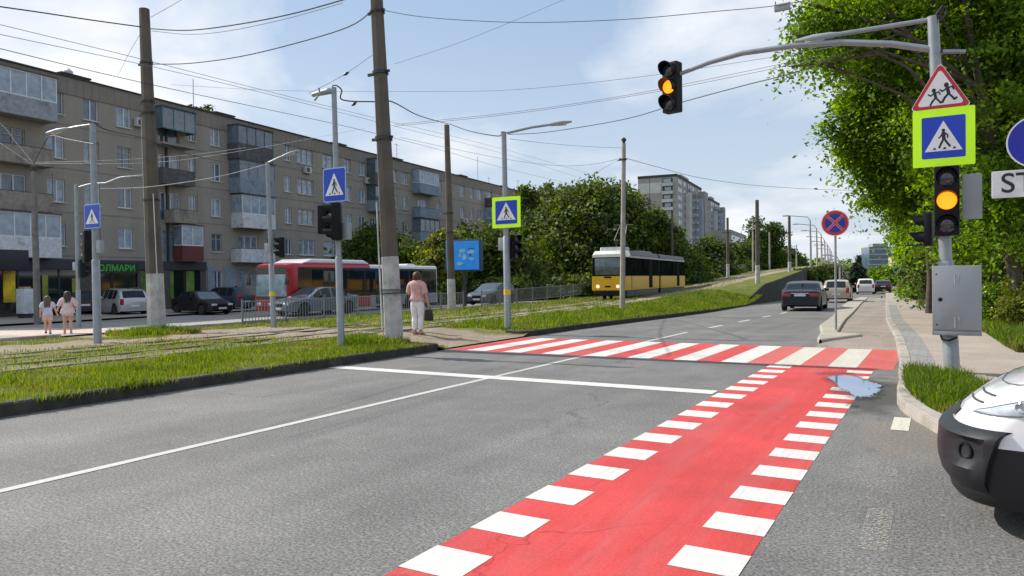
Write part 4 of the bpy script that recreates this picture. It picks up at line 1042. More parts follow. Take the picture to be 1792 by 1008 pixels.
def car(label, loc, rz, Ln, W, deck, roof, wid, paint_, cat='car', name='parked_car', group=None, wb=(.165, .80), wr=.32, sill=.22,
        wind=None, rear=None, side=None, pillars=(), glassm=None, tails='wide', lower=None, rails=False, spoiler=False, chrome_tail=False, taper=.40):
    """x runs from the rear (0) to the front (Ln); all profiles are given against x/Ln and metres"""
    t = thing(name, label, cat, loc, rz, group)
    hw = W/2; xs = sorted(set([Ln*k/64 for k in range(65)]+[Ln*q for q in pillars]+[Ln*q for z in (wind, rear, side) if z for q in z]))
    axx = (Ln*wb[0], Ln*wb[1])
    def arch(x):
        z = sill
        for a in axx:
            d = abs(x-a); rr = wr+.055
            if d < rr: z = max(z, wr+math.sqrt(rr*rr-d*d)-.0)
        return z
    secs = []
    for x in xs:
        u = x/Ln; dz = ip(u, deck); rz_ = max(ip(u, roof), dz+.001); w = ip(u, wid)*hw; b = arch(x); e = min(x, Ln-x)
        b0 = sill+max(0, .10-e)*.8
        b = max(b, b0); dz = max(dz, b0+.1); ch = rz_-dz
        mid = min(max(b+.04, .55*dz+.45*sill), dz-.03)
        fy = w*.955-min(ch, 1)*taper*.62
        gy = fy-.13-.02*(ch > .05)
        if ch < .03: fy, gy = w*.90, w*.55
        secs.append([(x, 0, b), (x, w*.80, b), (x, w*.985, b+.03), (x, w, mid), (x, w*.985, dz-.05*(ch < .03)-.005), (x, fy, rz_-.05 if ch > .1 else rz_-.004), (x, gy, rz_-.006 if ch > .1 else rz_+.012), (x, 0, rz_+.014)])
    body, under, glass = MB(), MB(), {'windscreen': MB(), 'rear_window': MB(), 'side_window': [MB(), MB()]}
    low = MB()
    def inz(z, u0, u1): return z and u0 >= z[0]-1e-4 and u1 <= z[1]+1e-4
    for i in range(len(xs)-1):
        u0, u1 = xs[i]/Ln, xs[i+1]/Ln; um = (u0+u1)/2
        for s in (1, -1):
            A = [(x, y*s, z) for x, y, z in secs[i]]; B = [(x, y*s, z) for x, y, z in secs[i+1]]
            for k in range(7):
                q = (A[k], B[k], B[k+1], A[k+1]); tgt = body
                if k in (0,): tgt = under
                elif k == 1 and lower: tgt = low
                elif k == 4 and inz(side, u0, u1) and not any(abs(um-p_) < .012 for p_ in pillars):
                    h0, h1 = A[5][2]-A[4][2], B[5][2]-B[4][2]
                    if min(h0, h1) > .10: 
                        tgt = glass['side_window'][0 if s > 0 else 1]
                elif k in (5, 6) and inz(wind, u0, u1) and k == 6: tgt = glass['windscreen']
                elif k in (5, 6) and inz(rear, u0, u1) and k == 6: tgt = glass['rear_window']
                tgt.quad(*q)
    for sct, rev in ((secs[0], 1), (secs[-1], 0)):
        full = sct+[(x, -y, z) for x, y, z in reversed(sct[1:-1])]
        body.add(full, [tuple(range(len(full)))])
    body.build('body', paint_, t, 32); under.build('underbody', BLACK, t)
    if low.f: low.build('bumper', BLACK, t, 40)
    gm = glassm or GLASS
    for nm in ('windscreen', 'rear_window'):
        if glass[nm].f: glass[nm].build(nm, GLASSB if nm == 'windscreen' else gm, t, 40)
    for g in glass['side_window']:
        if g.f: g.build('side_window', gm, t, 40)
    for ax in axx:
        w = ip(ax/Ln, wid)*hw
        for s in (1, -1): wheel(t, ax, s*(w-.105), wr, .215)
    # lamps, plates, mirrors
    wr_ = ip(.02, wid)*hw; zr = ip(.01, deck); zf = ip(.985, deck); wf = ip(.98, wid)*hw
    for s in (1, -1):
        if tails == 'wide': MB().box(-.012, .20, s*wr_*.50, s*(wr_*.97+.008), zr-.235, zr-.075).build('tail_lamp', TAIL, t, bevel=.03)
        else: MB().box(-.012, .12, s*wr_*.74, s*(wr_*.97+.008), zr-.22, zr+.16).build('tail_lamp', TAIL, t, bevel=.03)
        MB().box(Ln-.24, Ln+.006, s*wf*.50, s*(wf*.96+.004), zf-.13, zf-.01).build('headlamp', HEADL, t, bevel=.035)
        xm_ = Ln*(wind[0] if wind else .7)-.1; wm = ip(xm_/Ln, wid)*hw; zm = ip(xm_/Ln, deck)
        MB().box(xm_-.05, xm_+.09, s*(wm-.01), s*(wm+.17), zm+.02, zm+.15).build('mirror', paint_, t, bevel=.03)
    MB().box(-.022, -.004, -.26, .26, zr-.33 if tails != 'wide' else zr-.21, zr-.22 if tails != 'wide' else zr-.10).build('number_plate', PLATE, t)
    MB().box(Ln+.004, Ln+.02, -.26, .26, .36, .47).build('number_plate', PLATE, t)
    MB().box(Ln-.03, Ln+.008, -wf*.44, wf*.44, zf-.20, zf-.05).build('grille', BLACK, t, bevel=.02)
    if chrome_tail: MB().box(-.026, -.002, -wr_*.48, wr_*.48, zr-.085, zr-.055).build('chrome_strip', CHROME, t)
    if rails:
        for s in (1, -1):
            a, b_ = Ln*.16, Ln*.56; zz = ip(.3, roof); yv = hw*.62
            MB().tube([(a, s*yv, zz-.02), (a+.15, s*yv, zz+.05), (b_-.15, s*yv, zz+.05), (b_, s*yv, zz-.02)], .018, 6).build('roof_rail', CHROME, t, 40)
    MB().box(Ln*.2, Ln*.24, -.02, .02, ip(.22, roof), ip(.22, roof)+.07).build('aerial', BLACK, t, bevel=.008)
    return t
SED = dict(deck=[(0, .92), (.03, 1.0), (.13, 1.02), (.28, .96), (.6, .93), (.70, .96), (.9, .82), (.985, .70), (1, .58)],
           roof=[(0, 0), (.10, .95), (.26, 1.36), (.38, 1.455), (.50, 1.46), (.58, 1.40), (.735, .94), (1, 0)], wid=[(0, .86), (.03, .93), (.12, .985), (.5, 1), (.85, .985), (.95, .90), (1, .72)],
           wind=(.575, .735), rear=(.115, .27), side=(.17, .70), pillars=(.27, .42, .57))
HAT = dict(deck=[(0, .75), (.02, .92), (.1, .96), (.6, .93), (.72, .98), (.92, .84), (.985, .70), (1, .55)],
           roof=[(0, .9), (.012, .98), (.085, 1.40), (.2, 1.48), (.45, 1.50), (.54, 1.44), (.735, .96), (1, 0)], wid=[(0, .88), (.03, .95), (.12, .99), (.5, 1), (.85, .985), (.95, .91), (1, .74)],
           wind=(.535, .735), rear=(.012, .085), side=(.09, .70), pillars=(.10, .24, .40, .56))
SUV = dict(deck=[(0, .8), (.02, 1.0), (.1, 1.06), (.6, 1.04), (.72, 1.08), (.92, .98), (.985, .84), (1, .6)],
           roof=[(0, .95), (.015, 1.1), (.085, 1.52), (.16, 1.63), (.45, 1.67), (.54, 1.60), (.72, 1.06), (1, 0)], wid=[(0, .88), (.03, .95), (.12, .99), (.5, 1), (.85, .985), (.95, .91), (1, .76)],
           wind=(.535, .72), rear=(.015, .085), side=(.09, .68), pillars=(.11, .24, .40, .56))
def face(px0, px1, pyb, d, heading, Ln, front_first=False):
    pass
RD = R(90)     # heading +Y (driving away)
def stand(px, pyb, hd, Ln, off=0):
    """base point of the rear centre for a car seen from behind at image column px"""
    p = gp(px, pyb); return p
p = gp(1400, 545)
car('dark blue saloon driving away on the near road', (p.x, p.y, p.z), R(92.5), 4.85, 1.86, paint_=car_paint('paint_dark_blue', (.018, .022, .035)), name='driving_car', group=None, wr=.33, chrome_tail=True, **SED)
p = gp(1463, 530)
car('beige hatchback driving away behind the no stopping post', (p.x, p.y, p.z), R(93), 4.1, 1.72, paint_=car_paint('paint_beige', (.42, .36, .29)), name='driving_car', tails='tall', lower=True, **HAT)
p = gp(1515, 515)
car('small white car driving away before the spruce', (p.x, p.y, p.z), R(95), 4.3, 1.8, paint_=car_paint('paint_white_far', (.66, .63, .63), 0), name='driving_car', tails='tall', **SUV)
p = gp(1536, 515)
car('low dark car just right of the small white car', (p.x+.3, p.y+4, p.z), R(95), 4.3, 1.75, paint_=car_paint('paint_black', (.012, .012, .014)), name='driving_car', **SED)
p = at(1569, 516, 92)
car('silver car turned half sideways at the far right kerb', (p.x, p.y, p.z), R(205), 4.4, 1.8, paint_=car_paint('paint_silver', (.48, .50, .52), .5), name='driving_car', **SED)
p = gp(1492, 513)
car('dark far car half hidden left of the small white car', (p.x, p.y+6, p.z), R(95), 4.3, 1.8, paint_=car_paint('paint_black', (.012, .012, .014)), name='driving_car', tails='tall', **SUV)
# far street
A_ = R(-84.5)
p = gp(482, 556)
car('silver saloon behind the railing beside the red bus', (-28.1, 30.35, zfar(-27.5, 28)), A_+R(-9), 4.75, 1.82, paint_=car_paint('paint_steel', (.105, .13, .17), .5), name='driving_car', **SED)
car('dark grey hatchback behind the railing beyond the big pole', (-27.0, 45.6, zfar(-27, 44)), A_+R(-2), 4.4, 1.8, paint_=car_paint('paint_slate', (.09, .11, .14), .5), name='driving_car', tails='tall', **HAT)
p = gp(237, 553)
car('silver estate car parked nose in before the green shop', (p.x, p.y, p.z), R(169), 4.65, 1.88, paint_=car_paint('paint_silver', (.48, .50, .52), .5), tails='tall', rails=True, lower=True, wr=.36, **SUV)
p = gp(390, 551)
car('black saloon parked nose out before the green shop windows', (p.x-4.56, p.y+.56, p.z), R(-7), 4.6, 1.8, paint_=car_paint('paint_black', (.012, .012, .014)), **SED)
p = gp(433, 543)
car('dark blue people carrier parked left of the red bus', (p.x, p.y, p.z), R(188), 4.5, 1.8, paint_=car_paint('paint_navy', (.045, .06, .10), .4), tails='tall', **SUV)
p = gp(150, 553)
car('dark car parked half hidden behind the two girls', (p.x, p.y, p.z), R(150), 4.4, 1.78, paint_=car_paint('paint_charcoal', (.03, .032, .036), .3), **HAT)
p = gp(92, 556)
car('dark low car parked left of the two girls', (p.x-1.5, p.y+.6, p.z), R(155), 4.4, 1.78, paint_=car_paint('paint_charcoal', (.03, .032, .036), .3), **SED)

# ------------------------------------------------------------------ red city bus
def loft_box(t, name, mtl, xs, prof, smooth_=35, caps=True):
    """prof(x) -> list of (y, z) for the whole ring"""
    mb = MB(); rings = [[(x, y, z) for y, z in prof(x)] for x in xs]; n = len(rings[0]); vs = sum(rings, []); fs = []
    for i in range(len(xs)-1):
        for j in range(n): fs.append((i*n+j, i*n+(j+1) % n, (i+1)*n+(j+1) % n, (i+1)*n+j))
    if caps: fs += [tuple(range(n)), tuple(range(len(vs)-1, len(vs)-n-1, -1))]
    mb.add(vs, fs); return mb.build(name, mtl, t, smooth_)
def rring(w, z0, z1, r, k=4):
    out = []
    for (sy, sz, a0) in ((1, -1, -90), (1, 1, 0), (-1, 1, 90), (-1, -1, 180)):
        rr = r if sz > 0 else r*.5; zc = (z1-rr) if sz > 0 else z0+rr
        for j in range(k+1):
            a = R(a0+90*j/k); out.append((sy*(w-rr)+rr*math.cos(a), zc+rr*math.sin(a)))
    return out
BUSR = car_paint('bus_red', (.42, .012, .025), .1); BUSW = car_paint('bus_white', (.66, .66, .68), 0); BUSK = mat('bus_black', (.012, .012, .014), .2, coat=.5)
def pane(nz, lo, hi): pass
bf = at(476, 556, 38.6); rot = A_+R(-1)
Lb = 14.6
t = thing('city_bus', 'red and white city bus standing behind the silver saloon', 'bus', (bf.x, bf.y, zfar(bf.x, bf.y)), rot)
# local x points out of the nose (front at 0, rear at -Lb)
def bus_ring(x):
    f = max(0, (x+.5)/.5); w = 1.25-.16*f*f; top = 2.82-.10*f
    return rring(w, .28, top, .22)
loft_box(t, 'body', BUSR, [-6.9, -5, -3, -1, -.5, -.3, -.15, -.05, 0], bus_ring)
loft_box(t, 'rear_body', BUSW, [-Lb, -Lb+.05, -12, -9, -6.9], lambda x: rring(1.25-.06*(x < -Lb+.02), .28, 2.80-.05*(x < -Lb+.02), .16))
for s in (1, -1):
    o = MB().box(-Lb+.12, -.62, s*1.247, s*1.262, .95, 2.58).build('window_band', BUSK, t)
    for k in range(8):
        a = -1.7-k*1.58
        MB().box(a-1.46, a, s*1.263, s*1.267, 1.15, 2.45).build('side_window', GLASS, t)
    MB().box(-Lb+.1, -6.9, s*1.248, s*1.256, .32, .94).build('side_skirt', mat('bus_grey', (.30, .31, .33), .4), t)
    for a in (-2.6, -7.4): 
        MB().box(a-1.2, a, s*1.268, s*1.274, .42, 2.4).build('door', BUSK, t, bevel=.003)
for x in (-2.55-.0, -10.6): 
    for s in (1, -1): wheel(t, x-.45, s*1.13, .48, .28)
# front
mb = MB(); n_ = 9
def nose_x(y, z): return .012
def patch(name, mtl, y0, y1, z0, z1, off=.012):
    mb = MB(); vs = []; fs = []
    for i in range(n_):
        for j in range(5):
            y = y0+(y1-y0)*i/(n_-1); z = z0+(z1-z0)*j/4; vs.append((nose_x(y, z)+off, y, z))
    for i in range(n_-1):
        for j in range(4): fs.append((i*5+j, i*5+j+1, (i+1)*5+j+1, (i+1)*5+j))
    return mb.add(vs, fs).build(name, mtl, t, 60)
patch('destination_panel', BUSK, -1.04, 1.04, 2.22, 2.60)
patch('windscreen', mat('bus_windscreen', (.20, .30, .36), .06, var=.5, scale=2.2, spec=1), -1.05, 1.05, 1.06, 2.215)
patch('front_trim', BUSK, -1.06, 1.06, .93, 1.05)
patch('bumper', BUSR, -1.06, 1.06, .30, .92, .016)
patch('bumper_slot', BUSK, -.75, .75, .42, .52, .022)
for s in (1, -1):
    MB().box(.0, .045, s*.72, s*1.0, .58, .74).build('headlamp', HEADL, t, bevel=.015)
    MB().tube([(-.1, s*1.1, 2.45), (.28, s*1.28, 2.3), (.3, s*1.3, 2.0)], .025, 6).build('mirror_arm', BUSK, t)
    MB().cbox((.28, s*1.32, 1.86), (.1, .2, .36)).build('mirror', BUSK, t, bevel=.03)
loft_box(t, 'roof_unit', BUSW, [-6.9, -6.5, -6, -3, -1.9, -1.4, -1.1], lambda x: rring(1.12, 2.70, 2.80+.26*min(1, max(0, (-1.1-x)/.8))*min(1, max(.2, (x+7.3)/.8)), .12))
loft_box(t, 'roof_vent', BUSW, [-12.9, -12.7, -12.0, -11.8], lambda x: rring(.6, 2.7, 2.86+.08*(-12.8 < x < -11.9), .05))
for s in (1, -1): MB().box(-6.9, -1.15, s*1.1, s*1.2, 2.68, 2.86).build('roof_edge', BUSR, t, bevel=.05)

# ------------------------------------------------------------------ yellow tram
TRY = mat('tram_yellow', (.74, .40, .0), .35, var=.06, scale=2, dirt=.15, dcol=(.4, .25, .02)); TRC = car_paint('tram_cream', (.72, .70, .64), 0)
DUSTY = mat('tram_skirt', (.10, .12, .13), .7, dirt=.3)
ang = R(-90+0) 
fr = at(1064, 524, 44.0); zt = zmed(fr.x, fr.y)
t = thing('tram', 'yellow and cream articulated tram with grey roof gear on the grassy track', 'tram', (fr.x, fr.y, zt-.02), R(-84.2))
def tr_ring(x, z0=.62, z1=2.95):
    f = max(0, (x+.55)/.55); w = 1.1-.14*f*f
    return rring(w, z0, z1-.18*f*f, .20)
xs1 = [-8.7, -6, -3, -1, -.55, -.4, -.25, -.12, -.03, 0]
def yel(x): f = max(0, (x+.55)/.55); w = 1.1-.14*f*f; return [(w, .62), (w, 1.48), (-w, 1.48), (-w, .62)]
def wnd(x): f = max(0, (x+.55)/.55); w = 1.095-.14*f*f; return [(w, 1.48), (w-.03, 2.62), (-w+.03, 2.62), (-w, 1.48)]
def crm(x):
    f = max(0, (x+.55)/.55); w = 1.075-.14*f*f; z1 = 3.02-.22*f*f
    return [(w, 2.62), (w-.01, 2.74)]+[(w-.02-.13*k/3, 2.74+(z1-2.74)*math.sin(k/3*1.57)) for k in range(1, 4)]+[(-w+.02+.13*k/3, 2.74+(z1-2.74)*math.sin(k/3*1.57)) for k in (3, 2, 1)]+[(-w+.01, 2.74), (-w, 2.62)]
WBAND = mat('tram_window_band', (.012, .015, .016), .4, var=.3, spec=.0)
loft_box(t, 'body', TRY, xs1, yel); loft_box(t, 'window_band', WBAND, xs1, wnd); loft_box(t, 'roof', TRC, [-1.25]+xs1[4:], crm); loft_box(t, 'middle_roof', mat('tram_roof_grey', (.15, .16, .165), .7), [-8.7, -6, -3, -1.25], crm)
xs2 = [-17.9, -17.5, -14, -9.3]
loft_box(t, 'rear_body', TRY, xs2, yel); loft_box(t, 'rear_window_band', WBAND, xs2, wnd); loft_box(t, 'rear_roof', MATS['tram_roof_grey'], xs2, crm)
loft_box(t, 'joint', mat('tram_bellows', (.03, .022, .018), .9), [-9.3, -9.15, -9.0, -8.85, -8.7], lambda x: rring(1.02-.05*(round(x*20) % 2), .6, 2.9, .15))
for s in (1, -1): MB().box(-17.8, -.9, s*1.075, s*1.10, 2.60, 2.70).build('gutter', mat('tram_gutter', (.45, .46, .45), .5), t)
def nx(y): return .018-.0*abs(y)
for nm, mtl, y0, y1, z0, z1 in (('windscreen', mat('tram_windscreen', (.07, .10, .125), .08, var=.4, scale=1.5, spec=1), -.80, .80, 1.56, 2.56),):
    MB().box(-.02, .02, y0, y1, z0, z1).build(nm, mtl, t, bevel=.05)
for s in (1, -1):
    mb = MB(); mb.T = Matrix.Translation((0, s*.62, .86)) @ Matrix.Rotation(R(90), 4, 'Y'); mb.lathe([(.10, 0), (.10, .03), (.07, .045), (0, .05)], 16)
    mb.build('headlamp', mat('tram_headlamp', (.9, .8, .55), .2, emit=.9, ecol=(1, .8, .5)), t, 40)
    for k, (a, b_) in enumerate(((-.95, -.45), (-2.9, -1.5), (-4.5, -3.1), (-6.1, -4.7), (-8.4, -6.9), (-11.2, -9.7), (-12.8, -11.4), (-14.4, -13), (-17.4, -15.9))):
        MB().box(a, b_, s*1.082, s*1.094, 1.58, 2.50).build('side_window', mat('tram_side_glass', (.010, .016, .012), .3, spec=.0, var=.6, scale=1.2), t, bevel=.004)
    for a in (-1.45, -6.75, -15.7):
        MB().box(a, a+.1 if a > -3 else a+1.0, s*1.099, s*1.106, .7, 2.5).build('door', mat('tram_door', (.03, .03, .03), .6, spec=0), t)
    MB().box(-8.6, -.5, s*.98, s*1.06, .22, .64).build('skirt', DUSTY, t, bevel=.02)
    MB().box(-17.6, -9.4, s*.98, s*1.06, .22, .64).build('skirt', DUSTY, t, bevel=.02)
MB().box(-.30, .05, -.9, .9, .30, .60).build('bumper', BLACK, t, bevel=.05)
MB().box(.0, .025, -.22, .22, 1.36, 1.46).build('badge', BLACK, t)
MB().box(.0, .022, -.17, .17, .80, .90).build('coupling_cover', BLACK, t, bevel=.005)
for x in (-2.4, -7.4, -11.3, -15.8):
    mb = MB()
    for dx in (-.7, .7):
        for s in (1, -1):
            mb.T = Matrix.Translation((x+dx, s*.74, .33)) @ Matrix.Rotation(R(90), 4, 'X'); mb.lathe([(.32, -.05), (.32, .05)], 18)
    mb.T = Matrix.Identity(4); mb.box(x-1.1, x+1.1, -.6, .6, .25, .5); mb.build('bogie', DARKM, t, 40)
loft_box(t, 'roof_cabinet', mat('tram_roof_box', (.52, .54, .54), .6), [-2.3, -2.2, -.95, -.85], lambda x: rring(.75-.08*(x < -2.25 or x > -.9), 2.9, 3.26, .06))
loft_box(t, 'roof_cabinet', mat('tram_roof_box_dark', (.2, .2, .2), .6), [-8.2, -8.1, -5.2, -5.1], lambda x: rring(.7, 2.9, 3.16, .06))
mb = MB()
for s in (.35, -.35):
    mb.tube([(-4.0, s, 2.95), (-2.6, s, 3.75), (-3.6, s*.6, 4.75)], .03, 6)
mb.tube([(-4.0, -.4, 3.0), (-4.0, .4, 3.0)], .04, 6).tube([(-2.6, -.36, 3.75), (-2.6, .36, 3.75)], .03, 6).tube([(-3.6, -.65, 4.78), (-3.6, .65, 4.78)], .035, 6)
mb.build('pantograph', mat('pantograph_steel', (.12, .11, .10), .5, .5), t, 40)

# ------------------------------------------------------------------ white van at the lower right corner
VANW = mat('paint_van_white', (.80, .82, .85), .22, var=.03, scale=2, coat=1, dirt=.05, dcol=(.6, .6, .58))
VANB = mat('van_black_plastic', (.014, .016, .020), .5, var=.12, spec=.35, scale=5, bmp=.08, bscale=220)
VANK = mat('van_lower_black', (.008, .008, .01), .55)
VL, VW = 4.8, 1.90
VAN_AT = (-.06, 5.1)
t = thing('van', 'white van with black bumper poking out of the side road', 'van', (VAN_AT[0], VAN_AT[1], 0), R(-10))
# local frame: x backwards from the foremost point, y = 0 on the flank facing the camera, z up
def out(s):
    """plan outline: s runs from the middle of the nose (0) round the near corner to the flank; returns x, y, normal"""
    a = min(max(s, 0), 1)
    return a
def plan(u, nx0):
    """u 0..1 centre of nose to corner, 1..2 along flank"""
    if u <= 1:
        th = u*R(90); y = VW/2-(VW/2)*math.sin(th)**.62 if False else VW/2*(1-math.sin(th)**.9)
        x = nx0+.38*(1-math.cos(th))**1.25
        return x, y
    return nx0+.38+(u-1)*(VL-nx0-.42), 0
def nose(z):      # how far the nose is set back at height z, and extra tumblehome of the flank
    return ip(z, [(.18, .05), (.22, .02), (.28, .005), (.46, .0), (.60, .01), (.66, .05), (.72, .10), (.80, .20), (.86, .30), (.92, .43), (.97, .56), (1.01, .70), (1.05, .95)])
def flank(z):
    return ip(z, [(.18, .04), (.22, .015), (.35, .0), (.6, .0), (.8, .0), (.95, .02), (1.05, .06)])
us = [0, .15, .3, .45, .55, .64, .72, .79, .85, .90, .95, 1.0, 1.03, 1.07, 1.12, 1.2, 1.3, 1.45, 1.6, 1.8, 2.0]
zs = [.185, .20, .22, .26, .30, .36, .42, .48, .54, .60, .63, .66, .69, .72, .76, .80, .84, .88, .92, .95, .98, 1.01, 1.03, 1.05]
def vp(u, z, side=0, off=0):
    x, y = plan(u, nose(z)); y = y+flank(z)*min(1, max(0, (u-.3)/.7))
    if off:
        x2, y2 = plan(u+.02, nose(z)); x1, y1 = plan(max(0, u-.02), nose(z)); d = Vector((x2-x1, y2-y1)).normalized(); x += d.y*off; y -= d.x*off
        if u <= .02: x -= 0
    return (x, y if not side else VW-y, z)
WAX, WR = .93, .325
def cut(u, z):
    x, y, _ = vp(u, z); return u > 1.0 and math.hypot(x-WAX, z-WR) < WR+.06
kinds = {'body': MB(), 'lower_trim': MB()}
for side in (0, 1):
    for i in range(len(us)-1):
        for j in range(len(zs)-1):
            um, zm = (us[i]+us[i+1])/2, (zs[j]+zs[j+1])/2
            if cut(um, zm): continue
            kd = 'lower_trim' if zm < (.54 if um > .97 else .60) else 'body'
            q = [vp(us[i], zs[j], side), vp(us[i+1], zs[j], side), vp(us[i+1], zs[j+1], side), vp(us[i], zs[j+1], side)]
            kinds[kd].quad(*q)
# bonnet, windscreen, box
top = zs[-1]
mb = kinds['body']
edge = [vp(u, top) for u in us]; edge2 = [vp(u, top, 1) for u in us]
bon = [(.92, 1.05), (1.2, 1.10), (1.45, 1.13)]
ring_n = []
for i in range(len(us)-1):
    a, b_ = edge[i], edge[i+1]; c_, d_ = edge2[i+1], edge2[i]
    if b_[0] < 1.5: 
        ca, cb = a[2]+.10*min(1, max(0, (a[0]-.5)/.9)), b_[2]+.10*min(1, max(0, (b_[0]-.5)/.9))
        m1, m2 = (a[0], VW/2, ca+.03), (b_[0], VW/2, cb+.03)
        mb.quad(a, b_, m2, m1); mb.quad(m1, m2, c_, d_)
kinds['body'].build('body', VANW, t, 50); kinds['lower_trim'].build('lower_trim', VANK, t, 50)
mb = MB(); prof = [(1.3, 1.05), (1.42, 1.16), (2.05, 1.86), (2.35, 1.95), (4.75, 1.95), (VL, 1.05)]
def inset(z): return .06+max(0, z-1.05)*.13
vs = [(x, inset(z), z) for x, z in prof]+[(x, VW-inset(z), z) for x, z in prof]; n = len(prof)
mb.add(vs, [tuple(range(n)), tuple(range(2*n-1, n-1, -1))]+[(i, i+n, (i+1) % n+n, (i+1) % n) for i in range(n)]); mb.build('cabin', VANW, t, bevel=.05)
MB().quad((1.47, .22, 1.235), (2.02, .26, 1.84), (2.02, VW-.26, 1.84), (1.47, VW-.22, 1.235)).build('windscreen', GLASSB, t)
for o in t.children:
    if o.name.startswith('windscreen'): o.location = (-.03, 0, .03)
for y in (0, 1):
    yy = lambda z: (inset(z)-.008) if not y else VW-inset(z)+.008
    MB().quad((1.62, yy(1.14), 1.14), (2.7, yy(1.14), 1.14), (2.7, yy(1.78), 1.78), (2.12, yy(1.78), 1.78)).build('side_window', GLASS, t)
    MB().box(1.75, 1.92, -.24 if not y else VW+.02, -.02 if not y else VW+.24, 1.1, 1.34).build('mirror', VANB, t, bevel=.04)
# raised bumper pads wrapping the corners
def pad(side):
    mb = MB(); U = [.0, .15, .30, .42, .55, .64, .72, .79, .85, .90, .95, .985, 1.0, 1.012]; Z = [.27, .32, .40, .46, .50, .53, .56, .59, .62, .64]
    def P(i, j):
        u, z = U[i], Z[j]
        e = .05
        if u > .90: u = u-(u-.90)*1.1*max(0, (.66-z)/.36)          # rear edge slopes forward going down
        k = min(1, min(j, len(Z)-1-j)/1.6)*min(1, (len(U)-1-i)/1.2)
        if .44 < z < .57 and .60 < U[i] < .86: e -= .035      # recess of the fog lamp
        return vp(u, z, side, e*k+.002)
    vs = [P(i, j) for i in range(len(U)) for j in range(len(Z))]; m_ = len(Z)
    mb.add(vs, [(i*m_+j, i*m_+j+1, (i+1)*m_+j+1, (i+1)*m_+j) for i in range(len(U)-1) for j in range(m_-1)])
    o = mb.build('bumper', VANB, t, 38)
    f = vp(.74, .495, side, .022); mb = MB(); th = R(-52) if not side else R(52)
    mb.T = Matrix.Translation(f) @ Matrix.Rotation(R(90)+(R(0)), 4, 'X') @ Matrix.Identity(4)
    d = Vector(vp(.74, .495, side, .10))-Vector(vp(.74, .495, side, 0)); mb.T = Matrix.Translation(f) @ d.to_track_quat('Z', 'Y').to_matrix().to_4x4()
    mb.lathe([(.055, -.03), (.055, .0), (.042, .002), (.038, -.02), (0, -.022)], 18); mb.build('fog_lamp', BLACK, o, 40)
pad(0); pad(1)
# upper bumper ledge and dark grille mouth
mb = MB(); n_ = 14
for side in (0, 1):
    for i in range(n_):
        u0, u1 = .0+.40*i/n_, .0+.40*(i+1)/n_
        mb.quad(vp(u0, .655, side, .012), vp(u1, .655, side, .012), vp(u1, .70, side, .006), vp(u0, .70, side, .006))
mb.build('grille', VANK, t, 60)
for zz in (.755, .80):
    for side in (0, 1): MB().tube([vp(u, zz+.03*u, side, .004) for u in (.2, .3, .4, .5, .56)], .007, 5).build('grille_slot', mat('slot_dark', (.05, .06, .08), .4), t)
mb = MB()
for side in (0, 1): mb.tube([vp(u, zz, side, .002) for u, zz in ((.0, .86), (.2, .865), (.4, .875), (.52, .885), (.60, .90))], .005, 5)
mb.build('bonnet_gap', mat('gap_dark', (.08, .09, .1), .5), t)
# headlamps: long almond patches sweeping back along the wing
HL = mat('van_headlamp', (.40, .44, .50), .06, coat=1, var=.35, scale=9)
for side in (0, 1):
    mb = MB(); cols = [(.60, .722, .728), (.68, .723, .755), (.76, .725, .79), (.83, .728, .822), (.89, .732, .848), (.95, .737, .874), (1.0, .743, .898), (1.03, .75, .915), (1.06, .758, .928), (1.09, .768, .93), (1.12, .785, .92)]
    vs = []; fs = []
    for u, z0, z1 in cols:
        for k in range(5): 
            f = k/4; vs.append(vp(u, z0+(z1-z0)*f, side, .004+.012*math.sin(f*math.pi)))
    for i in range(len(cols)-1):
        for k in range(4): fs.append((i*5+k, i*5+k+1, (i+1)*5+k+1, (i+1)*5+k))
    o = mb.add(vs, fs).build('headlamp', HL, t, 60)
    mb = MB(); mb.tube([vp(u, z0-.002, side, .004) for u, z0, z1 in cols]+[vp(u, z1+.002, side, .004) for u, z0, z1 in reversed(cols)], .0045, 5); mb.build('lamp_seal', mat('seal_grey', (.12, .13, .15), .5), o)
    mb = MB(); mb.tube([vp(.97, .742+.10*k/4, side, .02) for k in range(5)], .005, 5); mb.build('lamp_divider', CHROME, o)
    mb = MB()
    for uu in (.89, 1.03):
        f = Vector(vp(uu, .785, side, .012)); d = Vector(vp(uu, .785, side, .1))-Vector(vp(uu, .785, side, 0)); mb.T = Matrix.Translation(f) @ d.to_track_quat('Z', 'Y').to_matrix().to_4x4()
        mb.lathe([(.034, .004), (.028, .008), (.01, .002), (0, .002)], 16)
    mb.build('reflector', mat('lamp_inside', (.42, .46, .52), .12, .7), o, 50)
    # wing seam
    mb = MB(); mb.tube([vp(1.055, .74, side, .002), vp(1.045, .68, side, .002), vp(1.03, .61, side, .002)], .003, 4); mb.build('wing_seam', mat('gap_dark', (.08, .09, .1), .5), t)
for y in (.13, VW-.13):
    for x in (WAX, 3.9):
        mb = MB(); s = -1 if y < 1 else 1
        mb.T = Matrix.Translation((x, y, WR)) @ Matrix.Rotation(R(-90*s), 4, 'X')
        mb.lathe([(WR*.6, .1), (WR*.92, .1), (WR, .06), (WR, -.06), (WR*.92, -.1), (WR*.6, -.1)], 36); o = mb.build('wheel', TYRE, t, 40)
        mb = MB(); mb.T = Matrix.Translation((x, y, WR)) @ Matrix.Rotation(R(-90*s), 4, 'X'); mb.lathe([(WR*.62, .085), (WR*.5, .07), (WR*.3, .05), (0, .05)], 24); mb.build('rim', RIM, o, 40)
MB().box(.35, 4.6, .25, VW-.25, .2, .5).build('underbody', VANK, t)
MB().box(.75, 4.6, .36, VW-.36, .45, .78).build('inner_well', VANK, t)

